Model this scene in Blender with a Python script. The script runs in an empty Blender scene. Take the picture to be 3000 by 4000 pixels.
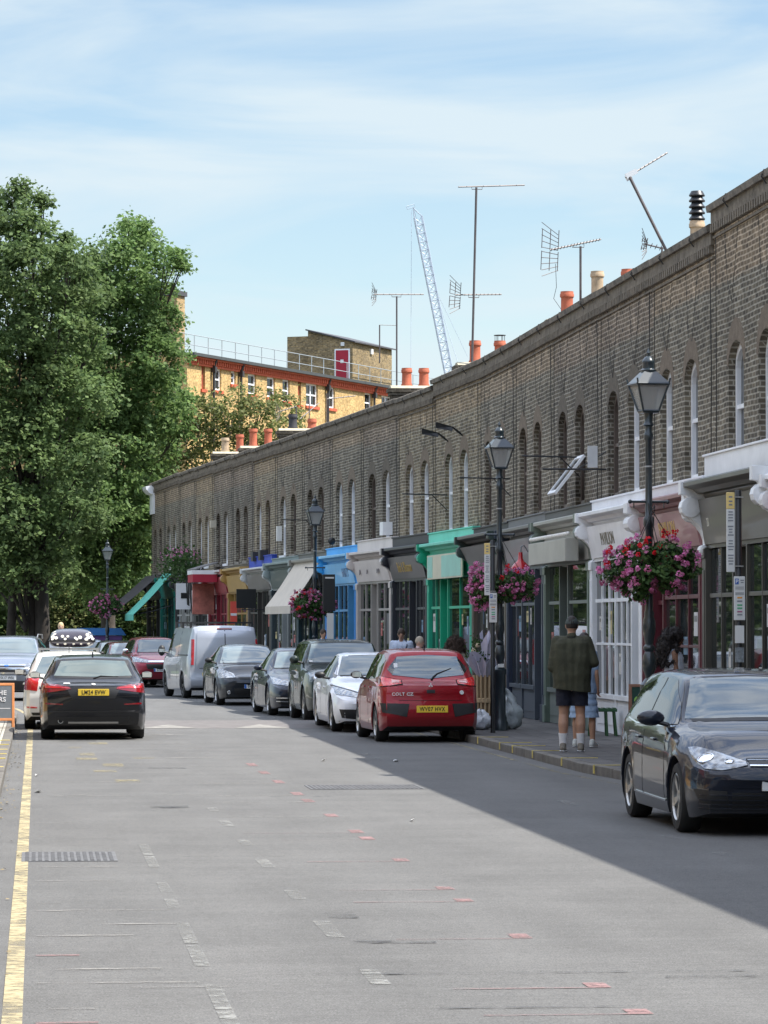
import bpy, bmesh, math, random
import numpy as np
from mathutils import Vector, Matrix
from mathutils.bvhtree import BVHTree
R = math.radians
scene = bpy.context.scene
COL = scene.collection

# ---------------------------------------------------------------- camera
cam_d = bpy.data.cameras.new('camera')
cam = bpy.data.objects.new('camera', cam_d); COL.objects.link(cam)
cam.location = (0, 0, 1.9)
cam.rotation_euler = (R(90 + 1.86), 0, R(-5.58))
cam_d.sensor_fit = 'HORIZONTAL'; cam_d.sensor_width = 36
cam_d.lens = 36 * 7668 / 1659
cam_d.clip_start = 0.5; cam_d.clip_end = 3000
scene.camera = cam
scene.render.resolution_x = 768; scene.render.resolution_y = 1024

# ---------------------------------------------------------------- sun and sky
SUN = Vector((1.0, -0.25, 1.60)).normalized()
SUN_EL = math.asin(SUN.z); SUN_AZ = math.atan2(SUN.x, SUN.y)
sd = bpy.data.lights.new('sun', 'SUN'); sd.energy = 4.0; sd.angle = R(0.5); sd.color = (1.0, 0.95, 0.87)
so = bpy.data.objects.new('sun', sd); COL.objects.link(so)
so.rotation_euler = SUN.to_track_quat('Z', 'Y').to_euler(); so.location = (30, -10, 60)
world = bpy.data.worlds.new('World'); scene.world = world; world.use_nodes = True
wn = world.node_tree; wn.nodes.clear()
def wnode(t, **k):
    n = wn.nodes.new(t)
    for a, b in k.items(): setattr(n, a, b)
    return n
sky = wnode('ShaderNodeTexSky', sky_type='NISHITA', sun_disc=False, sun_elevation=SUN_EL, sun_rotation=SUN_AZ)
sky.air_density = 1.0; sky.dust_density = 0.3; sky.ozone_density = 2.2; sky.altitude = 0
bg = wnode('ShaderNodeBackground'); bg.inputs[1].default_value = 0.10
out = wnode('ShaderNodeOutputWorld')
tc = wnode('ShaderNodeTexCoord'); mp = wnode('ShaderNodeMapping'); mp.inputs['Scale'].default_value = (3.6, 3.6, 20); mp.inputs['Rotation'].default_value = (0.0, R(5), 0)
no = wnode('ShaderNodeTexNoise'); no.inputs['Scale'].default_value = 1.7; no.inputs['Detail'].default_value = 6; no.inputs['Roughness'].default_value = 0.52; no.inputs['Distortion'].default_value = 0.5
rp = wnode('ShaderNodeValToRGB'); rp.color_ramp.elements[0].position = 0.40; rp.color_ramp.elements[0].color = (0.08, 0.08, 0.08, 1)
rp.color_ramp.elements[1].position = 0.60; rp.color_ramp.elements[1].color = (0.85, 0.85, 0.85, 1)
mx = wnode('ShaderNodeMixRGB')
# cirrus, bluish near the horizon; unseen sky and cloud overhead boosted to fill shade
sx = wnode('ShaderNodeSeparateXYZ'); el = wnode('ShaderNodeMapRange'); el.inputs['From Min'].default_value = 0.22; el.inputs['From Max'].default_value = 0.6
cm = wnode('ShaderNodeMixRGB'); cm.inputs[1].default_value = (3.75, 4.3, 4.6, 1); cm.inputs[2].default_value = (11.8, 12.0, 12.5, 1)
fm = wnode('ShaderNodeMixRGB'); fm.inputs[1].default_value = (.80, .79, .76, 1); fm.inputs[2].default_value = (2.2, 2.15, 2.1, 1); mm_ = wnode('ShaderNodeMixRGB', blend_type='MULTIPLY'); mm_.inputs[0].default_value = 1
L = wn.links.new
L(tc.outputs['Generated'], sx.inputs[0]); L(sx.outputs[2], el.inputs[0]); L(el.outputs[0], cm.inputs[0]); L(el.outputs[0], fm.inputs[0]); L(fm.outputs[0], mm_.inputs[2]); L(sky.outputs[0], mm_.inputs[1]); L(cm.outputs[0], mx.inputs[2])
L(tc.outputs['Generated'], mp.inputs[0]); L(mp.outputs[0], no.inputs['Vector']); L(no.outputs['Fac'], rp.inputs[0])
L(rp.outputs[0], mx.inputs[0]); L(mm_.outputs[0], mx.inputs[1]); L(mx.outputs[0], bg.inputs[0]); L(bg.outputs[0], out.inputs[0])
vs = scene.view_settings; vs.view_transform = 'Standard'; vs.look = 'None'; vs.exposure = 1.05; vs.gamma = 1
scene.cycles.max_bounces = 6; scene.cycles.diffuse_bounces = 3; scene.cycles.glossy_bounces = 3
scene.cycles.transparent_max_bounces = 6; scene.cycles.caustics_reflective = False; scene.cycles.caustics_refractive = False

# ---------------------------------------------------------------- materials
MATS = {}
def nt_mat(name):
    m = bpy.data.materials.new(name); m.use_nodes = True
    nt = m.node_tree; b = nt.nodes['Principled BSDF']
    return m, nt, b
def pm(name, col, rough=0.6, metal=0.0, var=0.12, scale=3.0, bump=0.0, coat=0.0, spec=0.5, fine=0.0, trans=0.0, ior=1.5):
    """procedural material: base colour with two scales of noise, optional bump"""
    key = (name, tuple(col), rough, metal, var, scale, bump, coat)
    if key in MATS: return MATS[key]
    m, nt, b = nt_mat(name); N = nt.nodes; K = nt.links.new
    t = N.new('ShaderNodeTexCoord')
    n1 = N.new('ShaderNodeTexNoise'); n1.inputs['Scale'].default_value = scale; n1.inputs['Detail'].default_value = 8; n1.inputs['Roughness'].default_value = 0.65
    K(t.outputs['Object'], n1.inputs['Vector'])
    mr = N.new('ShaderNodeMapRange'); mr.inputs['From Min'].default_value = 0.3; mr.inputs['From Max'].default_value = 0.7
    mr.inputs['To Min'].default_value = 1 - var; mr.inputs['To Max'].default_value = 1 + var
    K(n1.outputs['Fac'], mr.inputs[0])
    h = N.new('ShaderNodeHueSaturation'); h.inputs['Color'].default_value = (*col, 1)
    K(mr.outputs[0], h.inputs['Value']); K(h.outputs[0], b.inputs['Base Color'])
    b.inputs['Roughness'].default_value = rough; b.inputs['Metallic'].default_value = metal
    b.inputs['Coat Weight'].default_value = coat; b.inputs['Coat Roughness'].default_value = 0.03
    b.inputs['Specular IOR Level'].default_value = spec; b.inputs['IOR'].default_value = ior
    if bump:
        n2 = N.new('ShaderNodeTexNoise'); n2.inputs['Scale'].default_value = fine or scale * 12; n2.inputs['Detail'].default_value = 4
        K(t.outputs['Object'], n2.inputs['Vector'])
        bp = N.new('ShaderNodeBump'); bp.inputs['Strength'].default_value = bump; bp.inputs['Distance'].default_value = 0.02
        K(n2.outputs['Fac'], bp.inputs['Height']); K(bp.outputs[0], b.inputs['Normal'])
    MATS[key] = m
    return m
def brick(name, c1, c2, mortar, bw=0.225, bh=0.075, ms=0.012, patch=0.35, tone=None, soot=None):
    m, nt, b = nt_mat(name); N = nt.nodes; K = nt.links.new
    t = N.new('ShaderNodeTexCoord'); sp = N.new('ShaderNodeSeparateXYZ'); K(t.outputs['Object'], sp.inputs[0])
    ad = N.new('ShaderNodeMath'); ad.operation = 'ADD'; K(sp.outputs[0], ad.inputs[0]); K(sp.outputs[1], ad.inputs[1])
    cb = N.new('ShaderNodeCombineXYZ'); K(ad.outputs[0], cb.inputs[0]); K(sp.outputs[2], cb.inputs[1])
    nz = N.new('ShaderNodeTexNoise'); nz.inputs['Scale'].default_value = 1.1; K(t.outputs['Object'], nz.inputs['Vector'])
    # courses wander a little
    va = N.new('ShaderNodeVectorMath'); va.operation = 'MULTIPLY_ADD'; va.inputs[1].default_value = (0.05, 0.05, 0); K(nz.outputs['Color'], va.inputs[0]); K(cb.outputs[0], va.inputs[2])
    bt = N.new('ShaderNodeTexBrick'); bt.inputs['Scale'].default_value = 1; bt.inputs['Brick Width'].default_value = bw; bt.inputs['Row Height'].default_value = bh
    bt.inputs['Mortar Size'].default_value = ms; bt.inputs['Mortar Smooth'].default_value = 0.2; bt.inputs['Bias'].default_value = -0.1
    bt.inputs['Color1'].default_value = (*c1, 1); bt.inputs['Color2'].default_value = (*c2, 1); bt.inputs['Mortar'].default_value = (*mortar, 1)
    K(va.outputs[0], bt.inputs['Vector'])
    n2 = N.new('ShaderNodeTexNoise'); n2.inputs['Scale'].default_value = 0.75; n2.inputs['Detail'].default_value = 7; n2.inputs['Roughness'].default_value = 0.7; K(t.outputs['Object'], n2.inputs['Vector'])
    mr = N.new('ShaderNodeMapRange'); mr.inputs['From Min'].default_value = 0.32; mr.inputs['From Max'].default_value = 0.68; mr.inputs['To Min'].default_value = 1 - patch; mr.inputs['To Max'].default_value = 1 + patch
    K(n2.outputs['Fac'], mr.inputs[0])
    # each brick its own tone
    n3 = N.new('ShaderNodeTexWhiteNoise'); n3.noise_dimensions = '2D'
    sn = N.new('ShaderNodeVectorMath'); sn.operation = 'SNAP'; sn.inputs[1].default_value = (bw * .5, bh, 1); K(va.outputs[0], sn.inputs[0]); K(sn.outputs[0], n3.inputs['Vector'])
    m3 = N.new('ShaderNodeMapRange'); m3.inputs['To Min'].default_value = 0.72; m3.inputs['To Max'].default_value = 1.28; K(n3.outputs['Value'], m3.inputs[0])
    mu = N.new('ShaderNodeMath'); mu.operation = 'MULTIPLY'; K(mr.outputs[0], mu.inputs[0]); K(m3.outputs[0], mu.inputs[1])
    h = N.new('ShaderNodeHueSaturation'); K(bt.outputs['Color'], h.inputs['Color']); K(mu.outputs[0], h.inputs['Value'])
    last = h.outputs[0]
    if tone:   # rebuilt upper courses have their own brick
        mm = N.new('ShaderNodeMapRange'); mm.inputs['From Min'].default_value = tone[0]; mm.inputs['From Max'].default_value = tone[0] + 0.08
        K(sp.outputs[2], mm.inputs[0])
        mxx = N.new('ShaderNodeMixRGB'); mxx.blend_type = 'MULTIPLY'; mxx.inputs[2].default_value = (*tone[1], 1); K(mm.outputs[0], mxx.inputs[0]); K(last, mxx.inputs[1]); last = mxx.outputs[0]
    K(last, b.inputs['Base Color']); b.inputs['Roughness'].default_value = 0.9; b.inputs['Specular IOR Level'].default_value = 0.2
    bp = N.new('ShaderNodeBump'); bp.inputs['Strength'].default_value = 0.9; bp.inputs['Distance'].default_value = 0.012; bp.invert = True
    K(bt.outputs['Fac'], bp.inputs['Height']); K(bp.outputs[0], b.inputs['Normal'])
    return m
def glassy(name, col=(0.012, 0.016, 0.02), rough=0.03, ior=1.6, wob=0.0):
    m, nt, b = nt_mat(name); N = nt.nodes; K = nt.links.new
    b.inputs['Base Color'].default_value = (*col, 1); b.inputs['Roughness'].default_value = rough; b.inputs['IOR'].default_value = ior
    t = N.new('ShaderNodeTexCoord'); n = N.new('ShaderNodeTexNoise'); n.inputs['Scale'].default_value = 1.3; K(t.outputs['Object'], n.inputs['Vector'])
    mr = N.new('ShaderNodeMapRange'); mr.inputs['To Min'].default_value = 0.5; mr.inputs['To Max'].default_value = 1.6; K(n.outputs['Fac'], mr.inputs[0])
    h = N.new('ShaderNodeHueSaturation'); h.inputs['Color'].default_value = (*col, 1); K(mr.outputs[0], h.inputs['Value']); K(h.outputs[0], b.inputs['Base Color'])
    if wob:
        bp = N.new('ShaderNodeBump'); bp.inputs['Strength'].default_value = wob; bp.inputs['Distance'].default_value = 0.02; K(n.outputs['Fac'], bp.inputs['Height']); K(bp.outputs[0], b.inputs['Normal'])
    return m
def leafmat(name, c_dark, c_light, trans=0.35):
    m, nt, b = nt_mat(name); N = nt.nodes; K = nt.links.new
    g = N.new('ShaderNodeNewGeometry'); cr = N.new('ShaderNodeValToRGB')
    cr.color_ramp.elements[0].color = (*c_dark, 1); cr.color_ramp.elements[1].color = (*c_light, 1)
    K(g.outputs['Random Per Island'], cr.inputs[0])
    t = N.new('ShaderNodeTexCoord'); n = N.new('ShaderNodeTexNoise'); n.inputs['Scale'].default_value = 0.5; n.inputs['Detail'].default_value = 4; K(t.outputs['Object'], n.inputs['Vector'])
    mr = N.new('ShaderNodeMapRange'); mr.inputs['From Min'].default_value = .3; mr.inputs['From Max'].default_value = .7; mr.inputs['To Min'].default_value = 0.7; mr.inputs['To Max'].default_value = 1.3; K(n.outputs['Fac'], mr.inputs[0])
    h = N.new('ShaderNodeHueSaturation'); K(cr.outputs[0], h.inputs['Color']); K(mr.outputs[0], h.inputs['Value'])
    K(h.outputs[0], b.inputs['Base Color']); b.inputs['Roughness'].default_value = 0.6; b.inputs['Specular IOR Level'].default_value = 0.25
    tr = N.new('ShaderNodeBsdfTranslucent'); K(h.outputs[0], tr.inputs[0])
    ms = N.new('ShaderNodeMixShader'); ms.inputs[0].default_value = trans
    K(b.outputs[0], ms.inputs[1]); K(tr.outputs[0], ms.inputs[2]); K(ms.outputs[0], N['Material Output'].inputs[0])
    return m

# ---------------------------------------------------------------- mesh helpers
def rotz(a):
    return Matrix.Rotation(a, 4, 'Z')
class MB:
    """collects shapes; build() links them as ONE mesh object"""
    def __init__(s): s.v = []; s.f = []; s.m = []; s.cur = 0; s.X = None
    def mat(s, i): s.cur = i; return s
    def add(s, vs, fs):
        o = len(s.v)
        if s.X is not None: vs = [tuple(s.X @ Vector(p)) for p in vs]
        s.v += [tuple(p) for p in vs]; s.f += [tuple(i + o for i in f) for f in fs]; s.m += [s.cur] * len(fs); return s
    def box(s, x0, y0, z0, x1, y1, z1):
        if x0 > x1: x0, x1 = x1, x0
        if y0 > y1: y0, y1 = y1, y0
        if z0 > z1: z0, z1 = z1, z0
        return s.add([(x0,y0,z0),(x1,y0,z0),(x1,y1,z0),(x0,y1,z0),(x0,y0,z1),(x1,y0,z1),(x1,y1,z1),(x0,y1,z1)],
                     [(0,3,2,1),(4,5,6,7),(0,1,5,4),(1,2,6,5),(2,3,7,6),(3,0,4,7)])
    def quad(s, a, b, c, d): return s.add([a, b, c, d], [(0, 1, 2, 3)])
    def tube(s, pts, r, n=8, cap=True):
        pts = [Vector(p) for p in pts]; rs = r if isinstance(r, (list, tuple)) else [r] * len(pts)
        vs = []; fs = []; up = None
        for i, p in enumerate(pts):
            d = (pts[min(i+1, len(pts)-1)] - pts[max(i-1, 0)]).normalized()
            if up is None: up = Vector((0,0,1)) if abs(d.z) < 0.9 else Vector((1,0,0))
            a = d.cross(up).normalized(); b = a.cross(d).normalized(); up = b
            for k in range(n):
                t = 2*math.pi*k/n; vs.append(p + (a*math.cos(t) + b*math.sin(t))*rs[i])
        for i in range(len(pts)-1):
            for k in range(n):
                q = (k+1) % n; fs.append((i*n+k, (i+1)*n+k, (i+1)*n+q, i*n+q))
        if cap: fs.append(tuple(range(n))); fs.append(tuple(reversed(range((len(pts)-1)*n, len(pts)*n))))
        return s.add(vs, fs)
    def lathe(s, prof, n=16, c=(0,0,0), axis='z'):
        vs = []; fs = []
        for (r, z) in prof:
            for k in range(n):
                t = 2*math.pi*k/n; x, y = r*math.cos(t), r*math.sin(t)
                if axis == 'z': q = (c[0]+x, c[1]+y, c[2]+z)
                elif axis == 'y': q = (c[0]+x, c[1]+z, c[2]+y)
                else: q = (c[0]+z, c[1]+x, c[2]+y)
                vs.append(q)
        for i in range(len(prof)-1):
            for k in range(n):
                q = (k+1) % n; fs.append((i*n+k, i*n+q, (i+1)*n+q, (i+1)*n+k))
        fs.append(tuple(reversed(range(n)))); fs.append(tuple(range((len(prof)-1)*n, len(prof)*n)))
        return s.add(vs, fs)
    def prism(s, poly, a0, a1, axis='x'):
        """poly in the plane across axis, extruded from a0 to a1"""
        n = len(poly); P = {'x': lambda a, p: (a, p[0], p[1]), 'y': lambda a, p: (p[0], a, p[1]), 'z': lambda a, p: (p[0], p[1], a)}[axis]
        vs = [P(a0, p) for p in poly] + [P(a1, p) for p in poly]
        fs = [tuple(range(n)), tuple(reversed(range(n, 2*n)))] + [(i, i+n, (i+1) % n + n, (i+1) % n) for i in range(n)]
        return s.add(vs, fs)
    def ball(s, c, r, n=10, m=7):
        rr = r if isinstance(r, (list, tuple)) else (r, r, r)
        vs = [(c[0], c[1], c[2]-rr[2])]; fs = []
        for i in range(1, m):
            a = math.pi*i/m - math.pi/2
            for k in range(n):
                t = 2*math.pi*k/n; vs.append((c[0]+rr[0]*math.cos(a)*math.cos(t), c[1]+rr[1]*math.cos(a)*math.sin(t), c[2]+rr[2]*math.sin(a)))
        vs.append((c[0], c[1], c[2]+rr[2])); T = len(vs)-1
        for k in range(n):
            q = (k+1) % n; fs.append((0, 1+q, 1+k)); fs.append((T, 1+(m-2)*n+k, 1+(m-2)*n+q))
            for i in range(m-2): fs.append((1+i*n+k, 1+i*n+q, 1+(i+1)*n+q, 1+(i+1)*n+k))
        return s.add(vs, fs)
    def build(s, name, mats, parent=None, smooth=False, bevel=0.0, fix=True):
        me = bpy.data.meshes.new(name); me.from_pydata(s.v, [], s.f)
        if not isinstance(mats, (list, tuple)): mats = [mats]
        for m in mats: me.materials.append(m)
        if len(mats) > 1: me.polygons.foreach_set('material_index', s.m)
        if fix and len(s.f) < 20000:
            bm = bmesh.new(); bm.from_mesh(me); bmesh.ops.recalc_face_normals(bm, faces=bm.faces); bm.to_mesh(me); bm.free()
        if smooth:
            me.polygons.foreach_set('use_smooth', [True]*len(me.polygons))
            me.set_sharp_from_angle(angle=R(40))
        o = bpy.data.objects.new(name, me); COL.objects.link(o); o.parent = parent
        if bevel:
            b = o.modifiers.new('bevel', 'BEVEL'); b.width = bevel; b.segments = 2; b.limit_method = 'ANGLE'; b.angle_limit = R(50)
        return o
def thing(name, label, cat, loc=(0,0,0), rz=0, group=None):
    o = bpy.data.objects.new(name, None); COL.objects.link(o); o.location = loc; o.rotation_euler = (0, 0, rz)
    o.empty_display_size = 0.2
    return tag(o, label, cat, group)
def tag(o, label, cat, group=None, kind=None):
    if label: o['label'] = label
    if cat: o['category'] = cat
    if group: o['group'] = group
    if kind: o['kind'] = kind
    return o
def struct(o): o['kind'] = 'structure'; return o
def copy_tree(o, parent=None):
    c = o.copy(); COL.objects.link(c); c.parent = parent
    for ch in list(o.children): copy_tree(ch, c)
    return c
def np_mesh(name, V, F, mat, parent=None, smooth=False):
    """fast mesh of quads: V (n,3), F (m,4)"""
    me = bpy.data.meshes.new(name); V = np.asarray(V, np.float32); F = np.asarray(F, np.int32)
    k = F.shape[1]
    me.vertices.add(len(V)); me.vertices.foreach_set('co', V.ravel())
    me.loops.add(F.size); me.loops.foreach_set('vertex_index', F.ravel())
    me.polygons.add(len(F)); me.polygons.foreach_set('loop_start', np.arange(0, F.size, k, dtype=np.int32))
    me.update(calc_edges=True); me.validate()
    me.materials.append(mat)
    if smooth: me.polygons.foreach_set('use_smooth', [True]*len(me.polygons))
    o = bpy.data.objects.new(name, me); COL.objects.link(o); o.parent = parent
    return o
def leaves(P, size, rng, up=0.3, jitter=0.35, aspect=0.7, Nrm=None):
    """one bent quad per point, random orientation"""
    n = len(P); d = rng.normal(size=(n, 3))
    if Nrm is not None: d = d*0.6 + Nrm*0.9
    d[:, 2] += up; d /= np.linalg.norm(d, axis=1)[:, None]
    a = np.cross(d, rng.normal(size=(n, 3))); a /= np.linalg.norm(a, axis=1)[:, None]; b = np.cross(d, a)
    s = size * (1 + jitter*rng.uniform(-1, 1, n))[:, None]*0.5; t = s*aspect
    V = np.stack([P - a*s, P - b*t + d*s*.15, P + a*s, P + b*t + d*s*.15], 1).reshape(-1, 3)
    return V, np.arange(4*n).reshape(n, 4)
def text_mesh(s, size, name, mat, parent, M, sx=1.0, thick=0.004, bold=0.0, align='CENTER'):
    cu = bpy.data.curves.new('t', 'FONT'); cu.body = s; cu.size = size; cu.align_x = align; cu.align_y = 'CENTER'
    cu.extrude = thick; cu.offset = bold; cu.resolution_u = 3; cu.space_character = 1.12
    t = bpy.data.objects.new('t', cu); COL.objects.link(t)
    me = bpy.data.meshes.new_from_object(t.evaluated_get(bpy.context.evaluated_depsgraph_get()))
    bpy.data.objects.remove(t); bpy.data.curves.remove(cu)
    me.transform(M @ Matrix.Diagonal((sx, 1, 1, 1))); me.name = name
    me.materials.clear(); me.materials.append(mat)
    o = bpy.data.objects.new(name, me); COL.objects.link(o); o.parent = parent
    return o
def frame(o, xa, ya):
    """matrix with text x along xa and text y along ya at o"""
    xa = Vector(xa).normalized(); ya = Vector(ya).normalized(); za = xa.cross(ya)
    M = Matrix((xa, ya, za)).transposed().to_4x4(); M.translation = Vector(o); return M
def interp(x, xs, ys): return float(np.interp(x, xs, ys))
FY = [-60, 75, 80, 85.4, 90.8, 96.2, 101.6, 107, 112.4, 117.8, 123.2, 128.6, 134, 139.4, 144.8, 150, 200, 260]
FX = [9.68, 9.68, 9.52, 9.16, 8.76, 8.3, 7.96, 7.53, 7.11, 6.76, 6.38, 5.97, 5.61, 5.24, 4.86, 4.5, 0.5, -5]
def F(Y): return interp(Y, FY, FX)
def kerb_r(Y): return F(Y) - 2.58 + interp(Y, [30, 36, 42, 46], [0.85, 0.85, 0.25, 0])
def kerb_l(Y): return F(Y) - 10.08
# ================================================================ ground, road, pavements
def asphalt(name, base, var=0.22):
    m, nt, b = nt_mat(name); N = nt.nodes; K = nt.links.new
    t = N.new('ShaderNodeTexCoord')
    mp = N.new('ShaderNodeMapping'); mp.inputs['Scale'].default_value = (1.0, 0.12, 1); K(t.outputs['Object'], mp.inputs[0])
    def noise(sc, det, src, rough=.6):
        n = N.new('ShaderNodeTexNoise'); n.inputs['Scale'].default_value = sc; n.inputs['Detail'].default_value = det; n.inputs['Roughness'].default_value = rough; K(src, n.inputs['Vector']); return n.outputs['Fac']
    big = noise(0.8, 6, t.outputs['Object']); tracks = noise(1.3, 5, mp.outputs[0]); grit = noise(80, 4, t.outputs['Object'], .8)
    mp2 = N.new('ShaderNodeMapping'); mp2.inputs['Scale'].default_value = (0.35, 7, 1); K(t.outputs['Object'], mp2.inputs[0])
    scr = noise(1.0, 6, mp2.outputs[0], .7); mid = noise(17, 5, t.outputs['Object'], .75)
    def rng(src, a, b2, lo, hi):
        r = N.new('ShaderNodeMapRange'); r.inputs['From Min'].default_value = a; r.inputs['From Max'].default_value = b2; r.inputs['To Min'].default_value = lo; r.inputs['To Max'].default_value = hi; K(src, r.inputs[0]); return r.outputs[0]
    def mul(p, q):
        r = N.new('ShaderNodeMath'); r.operation = 'MULTIPLY'; K(p, r.inputs[0]); K(q, r.inputs[1]); return r.outputs[0]
    v = mul(mul(rng(big, .3, .7, 1-var*.6, 1+var*.6), rng(tracks, .3, .7, 1-var*.5, 1+var*.5)), mul(rng(grit, .38, .62, .55, 1.45), mul(rng(mid, .35, .65, .84, 1.16), rng(scr, .3, .7, .93, 1.07))))
    h = N.new('ShaderNodeHueSaturation'); h.inputs['Color'].default_value = (*base, 1); K(v, h.inputs['Value']); K(h.outputs[0], b.inputs['Base Color'])
    b.inputs['Roughness'].default_value = 0.85; b.inputs['Specular IOR Level'].default_value = 0.25
    bp = N.new('ShaderNodeBump'); bp.inputs['Strength'].default_value = 0.5; bp.inputs['Distance'].default_value = 0.008; K(grit, bp.inputs['Height']); K(bp.outputs[0], b.inputs['Normal'])
    return m
M_road = asphalt('asphalt', (0.121, 0.120, 0.116), .18)
M_ground = pm('earth', (0.09, 0.085, 0.06), 0.95, var=.3, scale=.4)
def paving(name, c1, c2, bw, bh, rot=0):
    m, nt, b = nt_mat(name); N = nt.nodes; K = nt.links.new
    t = N.new('ShaderNodeTexCoord'); mp = N.new('ShaderNodeMapping'); mp.inputs['Rotation'].default_value = (0, 0, rot); K(t.outputs['Object'], mp.inputs[0])
    bt = N.new('ShaderNodeTexBrick'); bt.inputs['Scale'].default_value = 1; bt.inputs['Brick Width'].default_value = bw; bt.inputs['Row Height'].default_value = bh; bt.inputs['Mortar Size'].default_value = 0.008
    bt.inputs['Color1'].default_value = (*c1, 1); bt.inputs['Color2'].default_value = (*c2, 1); bt.inputs['Mortar'].default_value = (c1[0]*.35, c1[1]*.35, c1[2]*.35, 1); K(mp.outputs[0], bt.inputs['Vector'])
    n = N.new('ShaderNodeTexNoise'); n.inputs['Scale'].default_value = 2.3; n.inputs['Detail'].default_value = 9; n.inputs['Roughness'].default_value = .7; K(t.outputs['Object'], n.inputs['Vector'])
    mr = N.new('ShaderNodeMapRange'); mr.inputs['From Min'].default_value = .3; mr.inputs['From Max'].default_value = .7; mr.inputs['To Min'].default_value = .7; mr.inputs['To Max'].default_value = 1.3; K(n.outputs['Fac'], mr.inputs[0])
    h = N.new('ShaderNodeHueSaturation'); K(bt.outputs[0], h.inputs['Color']); K(mr.outputs[0], h.inputs['Value']); K(h.outputs[0], b.inputs['Base Color'])
    b.inputs['Roughness'].default_value = .85; b.inputs['Specular IOR Level'].default_value = .3
    bp = N.new('ShaderNodeBump'); bp.inputs['Strength'].default_value = .4; bp.inputs['Distance'].default_value = .01; bp.invert = True; K(bt.outputs['Fac'], bp.inputs['Height']); K(bp.outputs[0], b.inputs['Normal'])
    return m
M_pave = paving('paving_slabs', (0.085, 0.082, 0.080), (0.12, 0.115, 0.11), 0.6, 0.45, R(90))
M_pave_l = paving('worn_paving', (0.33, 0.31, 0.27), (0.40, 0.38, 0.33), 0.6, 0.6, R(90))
M_kerb = pm('granite_kerb', (0.135, 0.125, 0.11), .85, var=.35, scale=5, bump=.4, fine=40)
M_yel = pm('yellow_road_paint', (0.52, 0.40, 0.12), .8, var=.35, scale=9)
M_yelk = pm('bright_yellow_paint', (0.55, 0.44, 0.12), .8, var=.35, scale=9)
def worn(name, col, under, cover, scale=14, stretch=(1, 1, 1)):
    """worn paint: noise leaves the road showing through"""
    m, nt, b = nt_mat(name); N = nt.nodes; K = nt.links.new
    t = N.new('ShaderNodeTexCoord'); mp = N.new('ShaderNodeMapping'); mp.inputs['Scale'].default_value = stretch; K(t.outputs['Object'], mp.inputs[0])
    n = N.new('ShaderNodeTexNoise'); n.inputs['Scale'].default_value = scale; n.inputs['Detail'].default_value = 8; n.inputs['Roughness'].default_value = .75; K(mp.outputs[0], n.inputs['Vector'])
    n0 = N.new('ShaderNodeTexNoise'); n0.inputs['Scale'].default_value = 1.1; n0.inputs['Detail'].default_value = 3; K(t.outputs['Object'], n0.inputs['Vector'])
    ad = N.new('ShaderNodeMath'); ad.operation = 'MULTIPLY_ADD'; ad.inputs[1].default_value = .5; K(n0.outputs['Fac'], ad.inputs[0]); K(n.outputs['Fac'], ad.inputs[2])
    r = N.new('ShaderNodeMapRange'); r.inputs['From Min'].default_value = .75 - cover*.3; r.inputs['From Max'].default_value = .95 - cover*.3; K(ad.outputs[0], r.inputs[0])
    tb = N.new('ShaderNodeBsdfTransparent'); ms = N.new('ShaderNodeMixShader')
    b.inputs['Base Color'].default_value = (*col, 1); b.inputs['Roughness'].default_value = .8
    r.inputs['To Min'].default_value = under; K(r.outputs[0], ms.inputs[0]); K(tb.outputs[0], ms.inputs[1]); K(b.outputs[0], ms.inputs[2]); K(ms.outputs[0], N['Material Output'].inputs[0])
    return m
M_wyel = worn('worn_yellow_paint', (0.40, 0.34, 0.20), .25, .38, 9)
M_wwhite = worn('worn_white_paint', (0.25, 0.25, 0.235), .15, .12, 10)
M_wpink = worn('worn_red_paint', (0.25, 0.15, 0.145), .3, .28, 12)
M_wfaint = worn('faint_white_paint', (0.26, 0.25, 0.23), .02, .12, 8, (.6, 2, 1))
M_wfyel = worn('faint_yellow_paint', (0.30, 0.26, 0.15), .04, .14, 12)
M_dark = worn('tar_smear', (0.06, 0.06, 0.062), .04, .12, 6)

mb = MB(); mb.quad((-700, -100, -.03), (700, -100, -.03), (700, 2500, -.03), (-700, 2500, -.03)); struct(mb.build('ground', M_ground))
YS = [-60, 0, 20, 30, 34, 36, 38, 40, 42, 44, 46] + list(range(50, 262, 4))
def strip(name, fa, fb, z, mat, ys=YS, th=None):
    m = MB()
    for a, b in zip(ys[:-1], ys[1:]):
        if th is None: m.quad((fa(a), a, z), (fb(a), a, z), (fb(b), b, z), (fa(b), b, z))
        else:
            m.add([(fa(a), a, z-th), (fb(a), a, z-th), (fb(b), b, z-th), (fa(b), b, z-th), (fa(a), a, z), (fb(a), a, z), (fb(b), b, z), (fa(b), b, z)],
                  [(4,5,6,7), (0,1,5,4), (2,3,7,6), (1,2,6,5), (3,0,4,7)])
    return m.build(name, mat)
struct(strip('road', kerb_l, kerb_r, 0.0, M_road))
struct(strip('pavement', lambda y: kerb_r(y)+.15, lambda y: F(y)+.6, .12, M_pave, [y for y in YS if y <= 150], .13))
struct(strip('pavement_left', lambda y: F(y)-13.0, lambda y: kerb_l(y)-.15, .12, M_pave_l, YS, .13))
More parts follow.
